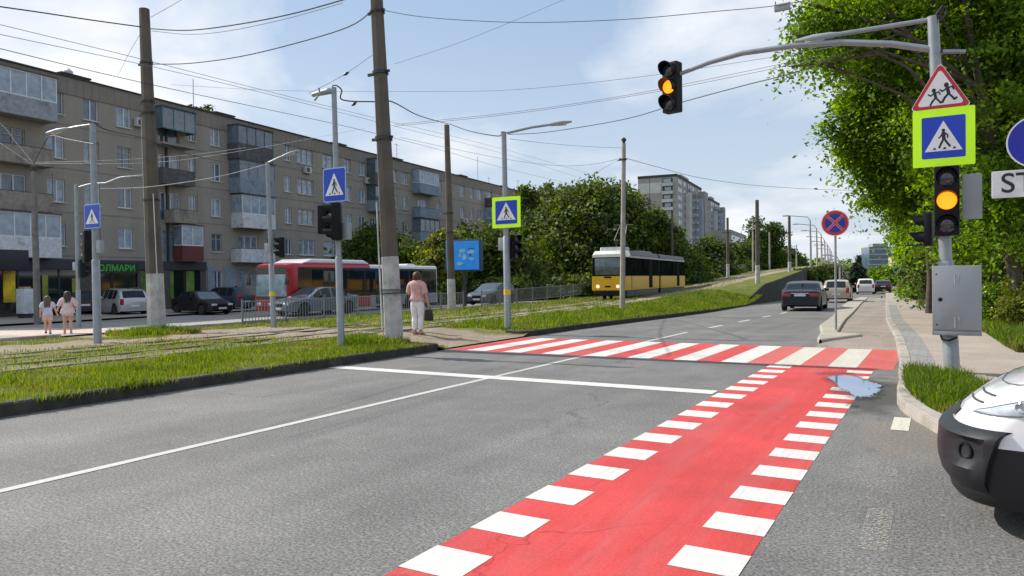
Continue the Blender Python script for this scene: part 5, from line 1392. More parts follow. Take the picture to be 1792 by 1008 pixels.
# ------------------------------------------------------------------ apartment block
def brick(name, base, bw=.25, bh=.075):
    m, nt, b = nodes(name); co = coords(nt)
    sep = N(nt, 'ShaderNodeSeparateXYZ'); L(nt, co, sep.inputs[0]); cmb = N(nt, 'ShaderNodeCombineXYZ')
    ad = N(nt, 'ShaderNodeMath', operation='ADD'); L(nt, sep.outputs['X'], ad.inputs[0]); L(nt, sep.outputs['Y'], ad.inputs[1])
    L(nt, ad.outputs[0], cmb.inputs['X']); L(nt, sep.outputs['Z'], cmb.inputs['Y'])
    br = N(nt, 'ShaderNodeTexBrick'); br.inputs['Scale'].default_value = 1
    for k, v in (('Color1', rgba(sc(base, .85))), ('Color2', rgba(sc(base, 1.12))), ('Mortar', rgba(sc(base, 1.05)))): br.inputs[k].default_value = v
    br.inputs['Mortar Size'].default_value = .008; br.inputs['Brick Width'].default_value = bw; br.inputs['Row Height'].default_value = bh
    L(nt, cmb.outputs[0], br.inputs['Vector'])
    mp = N(nt, 'ShaderNodeMapping'); mp.inputs['Scale'].default_value = (.9, .9, .12); L(nt, co, mp.inputs['Vector'])
    c = mix(nt, .55, br.outputs['Color'], ramp(nt, noise(nt, mp.outputs['Vector'], .8, 6, .65), .3, .72, sc(base, .66), sc(base, 1.2)))
    c = mix(nt, .35, c, ramp(nt, noise(nt, co, .35, 5), .35, .65, sc(base, .75), (base[0]*1.1, base[1]*.98, base[2]*.86)))
    b.inputs['Roughness'].default_value = .92; b.inputs['Specular IOR Level'].default_value = .15; L(nt, c, b.inputs['Base Color']); return m
BRICK = brick('block_brick', (.325, .300, .265)); BRICKD = brick('parapet_brick', (.25, .228, .205))
FRAME = mat('window_frame_white', (.62, .64, .66), .5, var=.08)
FRAMEO = mat('window_frame_old', (.40, .36, .31), .7, var=.2)
def pane_mat(name, col, rough=.06):
    m, nt, b = nodes(name); g = N(nt, 'ShaderNodeNewGeometry'); rnd = g.outputs['Random Per Island']
    co = coords(nt)
    c = ramp(nt, rnd, .1, .95, sc(col, .35), sc(col, 1.5)); c = mix(nt, .5, c, ramp(nt, noise(nt, co, 2.2, 3), .3, .7, sc(col, .2), sc(col, 1.4)))
    L(nt, c, b.inputs['Base Color']); b.inputs['Roughness'].default_value = rough; b.inputs['Specular IOR Level'].default_value = .9; return m
PANE = pane_mat('window_pane', (.10, .14, .19)); PANEB = pane_mat('window_pane_curtained', (.26, .33, .42), .15)
SILL = mat('window_sill', (.55, .55, .54), .7)
BAL = {'grey': mat('balcony_grey', (.27, .29, .33), .7, dirt=.2), 'white': mat('balcony_white', (.56, .58, .62), .6, dirt=.1), 'blue': mat('balcony_blue', (.19, .25, .31), .7, dirt=.25),
       'dark': mat('balcony_dark', (.085, .085, .09), .8, var=.4, dirt=.4), 'conc': mat('balcony_concrete', (.26, .235, .20), .9, dirt=.4), 'red': mat('balcony_red', (.13, .03, .03), .7), 'teal': mat('balcony_teal', (.05, .15, .15), .6, var=.5, scale=1.5)}
SHOPG = mat('shop_glass', (.012, .018, .02), .07, var=.3, spec=.8)
SHOPF = mat('shop_fascia', (.030, .030, .040), .5, dirt=.1)
GREENP = mat('shop_green_panel', (.10, .20, .02), .5, var=.6, scale=.9, dirt=.3, dcol=(.01, .02, .01))
ROOFM = mat('roof_felt', (.05, .045, .045), .9)
FA = Vector((-47.6, 25.5)); FD = Vector((-math.sin(R(5.3)), math.cos(R(5.3)))); FN = Vector((FD.y, -FD.x))
def fac(px, py=400):
    r_ = ray(px, py); c2 = Vector((r_.x, r_.y)); k = (FA.dot(FN))/c2.dot(FN); p = r_*k
    return (Vector((p.x, p.y))-FA).dot(FD), p.z+EYE
U0, U1 = fac(-230)[0], fac(925)[0]
Z0 = -.45
blk = thing('apartment_block', 'long five storey brick apartment block with mixed balconies above shops', 'building', (FA.x, FA.y, Z0), math.atan2(FD.y, FD.x))
# local: x along the facade, -y towards the street, z from the ground
ROOF = fac(105, 130)[1]-Z0; PAR = 1.15; FH = 2.76
ZC = [None, None]+[fac(105, 180)[1]-Z0-FH*(5-k)-.02 for k in (2, 3, 4, 5)]     # window centre heights of floors 2..5
ZC[1] = ZC[2]-FH-.1
def uu(px): return fac(px)[0]
cols = [(-216, -186), (-170, -146), (84, 115), (149, 176), (207, 232), (331, 344), (370, 388), (467.5, 478), (499, 510.5), (522, 550), (566, 586), (604, 615.5), (629, 640), (686, 696), (704, 714.5), (766, 773.5), (806, 814), (823, 829.5), (836, 844), (876, 881), (886, 891), (897, 902)]
bals = [('A', -58, 82), ('B', -130, -72), ('D', 268, 327), ('G', 400, 467), ('N', 645, 661), ('P', 721, 758), ('U', 849, 865), ('V', 906, 917)]
def inb(a, b_): return any(uu(x0)-.05 < (a+b_)/2 < uu(x1)+.05 for _, x0, x1 in bals)
WH = 1.42
wins = []
for (a, b_) in cols:
    for f in (1, 2, 3, 4, 5): 
        u0, u1 = uu(a), uu(b_)
        if f == 1 and u1 < uu(355): continue
        wins.append((u0, u1, ZC[f]-WH/2, ZC[f]+WH/2, f))
for nm, x0, x1 in bals:
    u0, u1 = uu(x0), uu(x1)
    for f in (1, 2, 3, 4, 5):
        if f == 1 and u1 < uu(355): continue
        c = (u0+u1)/2; wd = min(2.1, (u1-u0)*.62)
        wins.append((c-wd/2, c+wd/2, ZC[f]-WH/2 if f == 1 else ZC[f]-1.35, ZC[f]+WH/2, -f))
# wall with real openings
xs_ = sorted(set([U0, U1]+[w_[0] for w_ in wins]+[w_[1] for w_ in wins])); zs_ = sorted(set([0, ROOF-PAR]+[w_[2] for w_ in wins]+[w_[3] for w_ in wins]))
mb = MB()
def hole(x, z): return any(w_[0] < x < w_[1] and w_[2] < z < w_[3] for w_ in wins)
for i in range(len(xs_)-1):
    run = None
    for j in range(len(zs_)-1):
        if xs_[i+1]-xs_[i] < 1e-4 or zs_[j+1]-zs_[j] < 1e-4: continue
        if not hole((xs_[i]+xs_[i+1])/2, (zs_[j]+zs_[j+1])/2):
            mb.quad((xs_[i], 0, zs_[j]), (xs_[i+1], 0, zs_[j]), (xs_[i+1], 0, zs_[j+1]), (xs_[i], 0, zs_[j+1]))
RV = .16
for (a, b_, c, d, f) in wins:
    mb.quad((a, 0, c), (a, RV, c), (a, RV, d), (a, 0, d)); mb.quad((b_, 0, c), (b_, 0, d), (b_, RV, d), (b_, RV, c)); mb.quad((a, 0, d), (a, RV, d), (b_, RV, d), (b_, 0, d)); mb.quad((a, 0, c), (b_, 0, c), (b_, RV, c), (a, RV, c))
DEP = 12.5
mb.quad((U1, 0, 0), (U1, DEP, 0), (U1, DEP, ROOF-PAR), (U1, 0, ROOF-PAR)); mb.quad((U0, 0, 0), (U0, 0, ROOF-PAR), (U0, DEP, ROOF-PAR), (U0, DEP, 0)); mb.quad((U0, DEP, 0), (U1, DEP, 0), (U1, DEP, ROOF-PAR), (U0, DEP, ROOF-PAR))
mb.build('wall', BRICK, blk)
mb = MB(); mb.box(U0-.06, U1+.06, -.06, DEP+.06, ROOF-PAR, ROOF-.06)
pw = mb.build('parapet', BRICKD, blk)
MB().box(U0-.16, U1+.16, -.18, DEP+.16, ROOF-.058, ROOF+.02).build('roof', ROOFM, blk)
mb = MB()
for k in range(int((U1-U0)/.55)): mb.box(U0+k*.55, U0+k*.55+.05, -.075, -.055, ROOF-PAR+.02, ROOF-.07)
mb.build('parapet_ribs', BRICKD, pw)
mb = MB()
for f in (2, 3, 4, 5): mb.box(U0, U1, -.02, -.003, ZC[f]-WH/2-.62, ZC[f]-WH/2-.56)
mb.build('brick_course', BRICKD, blk)
random.seed(21)
order = sorted(wins, key=lambda w_: abs(w_[0]-uu(250)))
rest_f, rest_p = MB(), MB(); cnt = 0
def window(mbf, mbp, a, b_, c, d, tall=False, old=False):
    t_ = .07; y0, y1 = RV-.07, RV-.01
    for q in ((a, b_, c, c+t_), (a, b_, d-t_, d), (a, a+t_, c+t_, d-t_), (b_-t_, b_, c+t_, d-t_)): mbf.box(q[0], q[1], y0, y1, q[2], q[3])
    n = 3 if b_-a > 1.9 else 2; off = random.choice((0, .12, -.12)) if n == 2 else 0
    for k in range(1, n):
        x = a+(b_-a)*(k/n+off/2); mbf.box(x-.04, x+.04, y0+.003, y1, c+t_, d-t_)
    if old: mbf.box(a+t_, b_-t_, y0+.006, y1, d-.45, d-.40)
    mbp.quad((a, y1, c), (b_, y1, c), (b_, y1, d), (a, y1, d))
for w_ in order:
    a, b_, c, d, f = w_; cnt += 1; old = random.random() < .2
    if cnt <= 96:
        fb, pb = MB(), MB(); window(fb, pb, a, b_, c, d, old=old); o = fb.build('window', FRAMEO if old else FRAME, blk); pb.build('pane', random.choice((PANE, PANEB, PANEB)), o)
        if f > 0: MB().box(a-.05, b_+.05, -.12, RV-.071, c-.05, c-.002).build('sill', SILL, o)
    else: window(rest_f, rest_p, a, b_, c, d)
if rest_f.f:
    o = rest_f.build('window', FRAME, blk); o['kind'] = 'stuff'; rest_p.build('pane', PANEB, o)
# balconies
def balcony(px0, px1, f, panel, glazed=None, dep=1.05, h=1.0, roofed=False, slope=False):
    a, b_ = uu(px0), uu(px1); zf = ZC[f]-1.38
    t = MB().box(a, b_, -dep, -.003, zf-.14, zf).build('balcony', BAL['conc'], blk)
    p = MB()
    if panel:
        e = .0 if not slope else .12
        p.box(a, b_, -dep-.03, -dep+.02, zf-.12, zf+h); p.box(a-.02, a+.03, -dep+.021, -.004, zf-.12, zf+h); p.box(b_-.03, b_+.02, -dep+.021, -.004, zf-.12, zf+h)
        p.build('balcony_panel', BAL[panel], t)
    if glazed:
        fm = FRAME if glazed == 'white' else BAL[glazed]
        g = MB(); top = zf+2.5; n = max(2, round((b_-a)/.95))
        g.box(a, b_, -dep-.01, -dep+.05, zf+h+.001, zf+h+.08); g.box(a, b_, -dep-.01, -dep+.05, top-.08, top)
        for k in range(n+1): x = a+.03+(b_-a-.06)*k/n; g.box(x-.035, x+.035, -dep-.005, -dep+.045, zf+h+.081, top-.081)
        for x in (a, b_): g.box(x-.03 if x == b_ else x, x if x == b_ else x+.03, -dep+.06, -.06, zf+h+.01, zf+h+.07); g.box(x-.03 if x == b_ else x, x if x == b_ else x+.03, -dep+.06, -.06, top-.07, top-.01)
        g.build('balcony_frame', fm, t)
        q = MB()
        for k in range(n): 
            x0 = a+(b_-a)*k/n; x1 = a+(b_-a)*(k+1)/n; q.quad((x0, -dep+.02, zf+h), (x1, -dep+.02, zf+h), (x1, -dep+.02, top), (x0, -dep+.02, top))
        for x in (a+.015, b_-.015): q.quad((x, -dep+.02, zf+h), (x, -.02, zf+h), (x, -.02, top), (x, -dep+.02, top))
        q.build('balcony_glass', PANEB if glazed == 'white' else PANE, t)
        MB().box(a-.05, b_+.05, -dep-.1, -.005, top+.001, top+.07).build('balcony_roof', BAL['dark'], t)
    else:
        g = MB(); z = zf+h
        if not panel:
            n = int((b_-a)/.13)
            for k in range(n+1): x = a+(b_-a)*k/n; g.box(x-.01, x+.01, -dep-.01, -dep+.01, zf, z)
        g.tube([(a, -.02, z+.03), (a, -dep, z+.03), (b_, -dep, z+.03), (b_, -.02, z+.03)], .022, 6)
        for x in (a+.02, b_-.02): g.tube([(x, -dep+.02, zf), (x, -dep+.02, zf+2.3)], .02, 5)
        g.build('balcony_rail', BAL['dark'], t)
    return t
balcony(-58, 82, 5, 'grey', 'white', 1.2); balcony(-58, 78, 4, 'conc', None, 1.0, .9); balcony(-58, 76, 3, 'conc', None, 1.0, .95); balcony(-58, 84, 2, 'white', 'white', 1.25, 1.05)
for f, pn, gl in ((5, 'blue', 'white'), (4, 'grey', None), (3, 'white', 'white'), (2, 'conc', None)): balcony(-130, -72, f, pn, gl)
balcony(268, 327, 5, None, 'teal', 1.1, .95); balcony(268, 325, 4, 'dark', None, 1.05, .9); balcony(288, 330, 3, 'conc', None, 1.0, .8); balcony(303, 340, 2, 'red', 'white', .9, 1.0)
balcony(400, 462, 5, 'dark', 'dark', 1.15); balcony(402, 464, 4, 'blue', 'blue', 1.2, 1.05); balcony(405, 463, 3, 'white', 'white', 1.2, 1.0); balcony(404, 463, 2, 'white', None, 1.1, .95)
for f, pn, gl in ((5, 'dark', 'dark'), (4, 'blue', 'dark'), (3, 'grey', None), (2, 'white', None)): balcony(643, 661, f, pn, gl)
for f, pn, gl in ((5, 'blue', 'white'), (4, 'blue', None), (3, 'blue', 'dark'), (2, 'grey', None)): balcony(722, 756, f, pn, gl)
for f, pn, gl in ((5, 'dark', None), (4, 'blue', 'white'), (3, 'grey', None), (2, 'dark', None)): balcony(849, 864, f, pn, gl)
for f, pn, gl in ((5, 'blue', 'white'), (4, 'dark', None)): balcony(906, 917, f, pn, gl)
# air conditioners
ACM = mat('air_conditioner_white', (.45, .46, .46), .5)
for px, f, dz in ((245, 5, -.2), (536, 5, -1.25), (642, 5, -1.15), (573, 4, -1.2), (811, 4, -1.1), (440, 3, -.9)):
    if px == 440: continue
    u = uu(px); z = ZC[f]+dz; o = MB().box(u-.42, u+.42, -.42, -.1, z-.3, z+.3).build('air_conditioner', ACM, blk, bevel=.02)
    mb = MB(); mb.T = Matrix.Translation((u-.1, -.425, z)) @ Matrix.Rotation(R(90), 4, 'X'); mb.lathe([(.22, 0), (.22, .008), (.06, .012), (0, .012)], 16); mb.build('fan_grille', BAL['dark'], o)
    MB().box(u-.3, u-.26, -.1, -.002, z-.34, z-.3).box(u+.26, u+.3, -.1, -.002, z-.34, z-.3).build('bracket', DARKM, o)
# roof vents, weeds and aerials
for k, px in enumerate((176, 183.0, 432, 628, 726, 838, 908)):
    if k == 1: continue
    u = uu(px); o = MB().box(u-.95, u+.95, 2.2, 3.4, ROOF+.021, ROOF+.75).build('chimney', BRICKD, blk); MB().box(u-1.05, u+1.05, 2.1, 3.5, ROOF+.751, ROOF+.86).build('chimney_cap', ROOFM, o)
    if k == 0:
        mb = MB(); mb.lathe([(0, 0), (.25, .0), (.28, .3), (.05, .5), (0, .5)], 12); mb.build('cowl', SILL, o, 40, loc=(u-.1, 2.8, ROOF+.861))
for px, h_ in ((362, 2.6), (712, 2.2), (851, 3.6), (870, 1.2), (933, 2)):
    u = uu(min(px, 920)); mb = MB(); mb.tube([(u, 1.2, ROOF), (u, 1.2, ROOF+h_)], .025, 5)
    if h_ < 2.5: mb.tube([(u-.5, 1.2, ROOF+h_-.15), (u+.5, 1.2, ROOF+h_-.15)], .02, 5)
    mb.build('aerial', DARKM, blk)
# shops
def fbox(name, mtl, px0, px1, z0, z1, y0, y1, parent=None, bevel=0): return MB().box(uu(px0), uu(px1), y0, y1, z0, z1).build(name, mtl, parent or blk, bevel=bevel)
zt = ZC[2]-WH/2-.82
sf = fbox('shop_front', SHOPF, -225, 356, zt-.62, zt, -.28, -.005)
cw = [(-225, -190), (-185, -140), (-135, -90), (-85, -40), (-36, 26), (29, 60), (64, 98), (101, 131), (158, 190), (194, 236), (242, 264), (292, 318), (322, 346)]
for a, b_ in cw:
    g = fbox('shop_window', SHOPG, a, b_, .35, zt-.66, -.10, -.03)
    MB().box(uu(a)-.06, uu(a), -.14, -.02, .1, zt-.63).box(uu(b_), uu(b_)+.06, -.14, -.02, .1, zt-.63).box(uu(a), uu(b_), -.14, -.02, .1, .34).build('shop_frame', SHOPF, g)
for a, b_ in ((236, 242), (264, 292), (131, 158), (346, 356)): fbox('pilaster', mat('shop_pilaster', (.08, .07, .065), .7, dirt=.3), a, b_, 0, zt-.625, -.2, -.004)
fbox('shop_poster', mat('poster_yellow', (.62, .45, .01), .5, var=.5, scale=1.2, dirt=.25, dcol=(.2, .25, .02)), 1, 22, 1.0, 3.05, -.16, -.12)
fbox('shop_poster', mat('poster_olive', (.22, .24, .03), .5, var=.6, scale=1.4), 70, 80, .9, 2.6, -.13, -.105); fbox('shop_poster', MATS['poster_olive'], 122, 130, .9, 2.4, -.13, -.105)
for a, b_ in ((243, 252), (255, 262), (288, 300), (322, 336)): fbox('green_panel', GREENP, a, b_, .2, zt-.7, -.225 if 264 < b_ < 292 else -.14, -.105)
fbox('kiosk_front', mat('kiosk_navy', (.015, .017, .028), .5), -60, 25.5, zt-.75, zt+.45, -1.3, -.29, bevel=.02)
mx = fbox('sign_board', mat('shop_sign_dark', (.006, .018, .018), .5), 152, 236, zt-.86, zt-.18, -.34, -.285)
tm = text_mesh('ОЛМАРИ', .58, mat('shop_sign_green', (.05, .30, .03), .5, emit=.06, ecol=(.05, .6, .04)), .01, .012)
o = link('sign_letters', tm, mx, ((uu(176)+uu(219))/2, -.352, zt-.55)); o.rotation_euler = (R(90), 0, 0); o.scale = (1.05, 1, 1)
mb = MB(); cz = zt-.5; cxu = uu(161)
for k in range(11):
    a0, a1 = R(40+25*k), R(40+25*(k+1)); mb.prism([(cxu+.30*math.cos(a0), cz+.34*math.sin(a0)), (cxu+.30*math.cos(a1), cz+.34*math.sin(a1)), (cxu+.22*math.cos(a1), cz+.26*math.sin(a1)), (cxu+.22*math.cos(a0), cz+.26*math.sin(a0))], -.36, -.345)
mb.build('sign_emblem', mat('shop_sign_pale', (.25, .42, .36), .5), mx)
fbox('painted_wall', mat('painted_wall_blue', (.22, .27, .33), .8, dirt=.15), 361, 373.5, .2, ZC[1]+.98, -.05, -.004); fbox('painted_wall', MATS['painted_wall_blue'], 388.5, 431, .2, ZC[1]-.85, -.05, -.004); fbox('painted_wall', MATS['painted_wall_blue'], 388.5, 431, ZC[1]+.78, ZC[1]+.98, -.05, -.004); fbox('painted_wall', MATS['painted_wall_blue'], 392, 412, ZC[1]-.849, ZC[1]+.779, -.05, -.004)
fbox('drainpipe', DARKM, 290.5, 293.5, .3, ROOF-PAR, -.16, -.03)
fbox('drainpipe', BAL['conc'], 684, 685, .3, ROOF-PAR, -.14, -.03)
fbox('wall_cabinet', BAL['conc'], 608, 613.5, ZC[3]-2.1, ZC[3]-.6, -.35, -.01)
# parcel machine in front of the shops
p = gp(37, 560); dpm = depth(p)
t = thing('vending_machine', 'pale kiosk machine with a dark screen before the shop front at left', 'kiosk', (p.x, p.y, p.z), R(92))
MB().box(-.02, .5, -.45, .45, .35, 1.75).build('casing', mat('kiosk_pale', (.50, .55, .60), .5), t, bevel=.03)
MB().box(.5, .52, -.36, .36, .62, 1.6).build('screen', mat('kiosk_screen', (.03, .07, .09), .1, var=.5, scale=4), t)
MB().box(.0, .45, -.3, .3, 0, .34).build('foot', DARKM, t); MB().box(.1, .4, -.3, .35, 1.76, 1.86).build('top_light', mat('kiosk_orange', (.45, .28, .14), .5), t)

# ------------------------------------------------------------------ distant buildings
def slab(t, w0, w1, d0, d1, h, fh, wallm, bay, glassm, name='wall'):
    pass
TW = mat('tower_panel_grey', (.30, .295, .285), .9, var=.12, scale=.3, dirt=.15); TP = mat('tower_panel_pale', (.50, .50, .50), .9, var=.15, scale=.4); TD = mat('tower_loggia_dark', (.035, .04, .05), .5, var=.5, scale=.5); TBLUE = mat('tower_panel_blue', (.33, .37, .44), .9, var=.2, scale=.4)
def tower(label, px0, pxm, px1, pytop, d, hb, seed):
    """a slab block: corner nearest the camera at pxm"""
    random.seed(seed)
    c = at(pxm, pytop, d); zb = zroad(c.y)-.75; H = c.z-zb
    t = thing('apartment_tower', label, 'building', (c.x, c.y, zb), R(5.3))
    fh = 2.8; nf = int(H/fh)
    ca, sa = math.cos(R(5.3)), math.sin(R(5.3)); wl, wr = 3., 3.
    while proj((c.x-ca*wl, c.y-sa*wl, 10))[0] > px0 and wl < 60: wl += .25
    while proj((c.x-sa*wr, c.y+ca*wr, 10))[0] < px1 and wr < 110: wr += .5
    # local: -x face runs left of the corner (faces the camera, y=0), right flank at x=0 runs back in +y
    MB().box(-wl, 0, 0, wr, 0, H-.9).build('wall', TW, t); MB().box(-wl-.1, .1, -.1, wr+.1, H-.899, H).build('roof', ROOFM, t)
    for k in range(nf):
        z = k*fh+.3
        o = MB().box(-wl*.37, -wl*.09, -.9, -.02, z-.2, z+.88).build('loggia', TP, t)
        MB().box(-wl*.36, -wl*.10, -.06, -.01, z+.9, z+2.5).build('glazing', TD, o); MB().box(-wl*.34+random.uniform(0, 1), -wl*.2+random.uniform(0, 1), -.09, -.065, z+1.1, z+2.3).build('curtain', PANEB, o)
        for y in (.05, .12, .26, .50, .60, .86): MB().box(.005, .05, wr*y, wr*y+1.5+wr*.02, z+.8, z+2.3).build('window', PANE, t)
        for y in (.40, .68):
            o = MB().box(.01, 1.0, wr*y, wr*y+2.6, z-.2, z+.9).build('balcony', TBLUE, t); MB().box(.01, .06, wr*y+.1, wr*y+2.5, z+.92, z+2.5).build('glazing', TD, o)
            MB().box(.065, .09, wr*y+random.uniform(.2, 1), wr*y+random.uniform(1.3, 2.4), z+1.0, z+2.4).build('curtain', PANEB, o)
    MB().box(-wl+.0, -wl*.40, -.05, -.005, H-6.2, H-2.6).build('pale_band', TP, t); MB().box(-wl*.70, -wl*.69, -.08, -.055, 0, H-1).build('panel_joint', TD, t)
    MB().box(.02, 1.6, wr*.33, wr*.37, 2, H-5).build('pale_panels', TP, t); MB().box(.02, 2.2, wr*.78, wr*.83, 2, H-5).build('pale_panels', TBLUE, t)
    MB().box(.01, 2.6, wr*.84, wr, 0, H-2.2).build('stair_tower', TW, t)
    if wr > 8: MB().box(-wl*.5, -wl*.1, wr*.3, wr*.6, H+.001, H+1.6).build('lift_house', TW, t)
    return t
tower('taller grey panel tower with loggias behind the trees right of the tram', 1118, 1184, 1228, 304, 250, 0, 1)
tower('lower panel tower standing just right of the taller one', 1208, 1243, 1260, 347, 320, 0, 2)
c = at(1270, 402, 300); t = thing('apartment_tower', 'low pale panel block right of the two towers above the bushes', 'building', (c.x, c.y, 0), R(5.3)); MB().box(-6, 2, 0, 50, 0, c.z).build('wall', TW, t); MB().box(2.01, 2.1, 1, 49, c.z*.3, c.z*.9).build('window_strips', PANE, t)
# office block
c = at(1521, 432, 330); t = thing('office_block', 'far glassy blue office block beyond the spruce', 'building', (c.x, c.y, 0), R(18)); w_ = 36/1280*330; H = c.z
MB().box(0, w_, 0, 14, 0, H).build('wall', mat('office_glass', (.06, .10, .17), .15, var=.4, scale=.5, spec=.8), t)
mb = MB()
for k in range(6): mb.box(-.1, w_+.1, -.12, -.02, H*.1+k*H/6.2, H*.1+k*H/6.2+.5)
mb.build('floor_bands', mat('office_band', (.33, .37, .42), .6), t); MB().box(2, w_-1, 2, 10, H+.01, H+1.5).build('roof_house', TW, t)
c = at(1560, 450, 260); t = thing('far_house', 'small pale far building between the office block and the right trees', 'building', (c.x, c.y, 0), R(10)); MB().box(0, 6, 0, 8, -2, c.z).build('wall', mat('far_pink', (.5, .4, .36), .9), t); MB().box(1, 5, -.05, -.01, c.z*.4, c.z*.7).build('window_strips', PANE, t)
c = at(1482, 482, 170); t = thing('far_house', 'long low pale building left of the spruce', 'building', (c.x, c.y, -1.6), R(8)); MB().box(-2, 9, 0, 8, 0, 4.2).build('wall', mat('far_cream', (.42, .40, .37), .9), t); MB().box(-2.2, 9.2, -.2, 8.2, 4.21, 4.5).build('roof', ROOFM, t); MB().box(0, 8, -.05, -.01, 1.5, 2.6).build('window_strips', PANE, t)
# hut with an orange roof seen through the tree tops
c = at(947, 352, 100); t = thing('roof_turret', 'orange topped turret showing through the tree tops right of the block', 'turret', (c.x, c.y, zfar(c.x, c.y)), R(20))
H = c.z-zfar(c.x, c.y); MB().box(-.75, .75, -.75, .75, 0, H-.2).build('wall', mat('turret_cream', (.62, .5, .38), .9), t)
mb = MB(); mb.lathe([(1.35, 0), (1.2, .15), (.7, .9), (0, 1.4)], 4); mb.build('roof', mat('turret_orange', (.50, .22, .03), .7), t, loc=(0, 0, H-.2), rot=(0, 0, R(45)))

# ------------------------------------------------------------------ trees
LF = {'r': [leafy('leaf_maple_mid', (.115, .22, .018), .54), leafy('leaf_maple_light', (.20, .33, .03), .56), leafy('leaf_maple_deep', (.06, .115, .012), .48)],
      'b': [leafy('leaf_fresh_mid', (.15, .28, .018), .55), leafy('leaf_fresh_light', (.22, .37, .025), .55), leafy('leaf_fresh_deep', (.07, .14, .012), .5)],
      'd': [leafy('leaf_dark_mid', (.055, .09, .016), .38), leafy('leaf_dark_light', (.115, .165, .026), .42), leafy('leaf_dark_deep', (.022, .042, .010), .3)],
      'y': [leafy('leaf_willow_mid', (.13, .16, .025), .5), leafy('leaf_willow_light', (.21, .22, .045), .5), leafy('leaf_willow_deep', (.06, .085, .015), .4)],
      's': [leafy('needle_mid', (.022, .042, .020), .2), leafy('needle_light', (.045, .07, .035), .2), leafy('needle_deep', (.012, .022, .012), .1)]}
BARK = mat('bark', (.075, .06, .047), .95, var=.4, scale=5, bmp=.6, bscale=18)
BARKP = mat('bark_pale', (.22, .19, .15), .95, var=.3, scale=5, bmp=.4, bscale=18)
def leaves(blobs, n, size, seed, per=22, spread=.33, probs=(.5, .27, .23), hollow=.5, flat=.75, clump=.9):
    """leaf-sized folded diamonds in sprays scattered through a set of ellipsoid lobes (centre, radii)"""
    g = np.random.default_rng(seed); vol = np.array([b_[1][0]*b_[1][1]*b_[1][2] for b_ in blobs])**.75; vol = vol/vol.sum()
    ns = max(1, n//per); which = g.choice(len(blobs), ns, p=vol)
    C = np.array([b_[0] for b_ in blobs])[which]; RR = np.array([b_[1] for b_ in blobs])[which]
    d = g.normal(size=(ns, 3)); d /= np.linalg.norm(d, axis=1)[:, None]
    r = (hollow+(1-hollow)*g.random(ns))**.6*(1+.09*g.normal(size=ns))
    c = C+d*RR*r[:, None]
    tone = g.choice(3, ns, p=probs)
    cc = np.repeat(c, per, 0); dd = np.repeat(d, per, 0); N_ = len(cc)
    sp = spread*np.repeat(.6+.9*g.random(ns), per)
    off = g.normal(size=(N_, 3))*sp[:, None]; off[:, 2] *= .6
    P = cc+off+np.array([0, 0, -1])*(np.linalg.norm(off, axis=1)**2*.25/spread)[:, None]
    cn = np.repeat(g.normal(size=(ns, 3))*clump, per, 0); nrm = g.normal(size=(N_, 3))*.5+cn+dd*.5+np.array([0, 0, flat]); nrm /= np.linalg.norm(nrm, axis=1)[:, None]
    t = np.cross(nrm, g.normal(size=(N_, 3))); t /= np.linalg.norm(t, axis=1)[:, None]; b_ = np.cross(nrm, t)
    s = size*(.6+.8*g.random(N_))
    v = np.empty((N_, 4, 3)); v[:, 0] = P-t*s[:, None]*.62; v[:, 1] = P-b_*s[:, None]*.36+nrm*s[:, None]*.08; v[:, 2] = P+t*s[:, None]*.62; v[:, 3] = P+b_*s[:, None]*.36+nrm*s[:, None]*.08
    f = np.arange(N_*4).reshape(-1, 4); m = np.repeat(tone, per); flip = g.random(N_) < .18; m = np.where(flip, g.choice(3, N_), m)
    return v.reshape(-1, 3), f, m
def limbs(mb, base, top, r, blobs, rs):
    mb.tube([base+Vector((0, 0, -.3)), base.lerp(top, .35)+Vector((rs.uniform(-.1, .1), rs.uniform(-.1, .1), 0)), base.lerp(top, .7), top], [r*1.25, r, r*.75, r*.4], 9)
    for c, rad in blobs:
        c = Vector(c); a = base.lerp(top, rs.uniform(.35, .9)); m = a.lerp(c, .5)+Vector((0, 0, .12*(c-a).length)); mb.tube([a, m, c], [r*.42, r*.26, r*.08], 6)
        for k in range(3):
            e = c+Vector((rs.uniform(-1, 1)*rad[0], rs.uniform(-1, 1)*rad[1], rs.uniform(-.6, .9)*rad[2]))*.8; mb.tube([m.lerp(c, .5), (c+e)/2, e], [r*.14, r*.09, .008], 5)
def tree(name, label, base, blobs, n, size, kind, seed, r=.18, cat='tree', group=None, bark=None, probs=(.5, .27, .23), spread=.33, hollow=.5, topz_=None, flat=.75, per=30):
    base = Vector(base); t = thing(name, label, cat, base, 0, group); rs = random.Random(seed)
    B = [((Vector(c)-base), Vector(rad)) for c, rad in blobs]
    hi = max(c.z for c, _ in B); ctr = sum((c for c, _ in B), Vector())/len(B)
    mb = MB(); limbs(mb, Vector((0, 0, 0)), Vector((ctr.x*.35, ctr.y*.35, topz_ or hi)), r, B, rs); mb.build('trunk', bark or BARK, t, 50)
    v, f, m = leaves([(tuple(c), tuple(rad)) for c, rad in B], n, size, seed, per, spread, probs, hollow, flat)
    link('crown', mesh_np('crown', v, f, LF[kind], m), t); return t
def bl_px(lst):     # lobes given as (column, row, distance, radius x, radius z)
    return [(at(px, py, d), (rx, rx, rz)) for px, py, d, rx, rz in lst]
def gnd(px, d):
    p = at(px, 500, d); return Vector((p.x, p.y, zg(p.x, p.y)))
G1 = 'leafy trees over the right sidewalk'
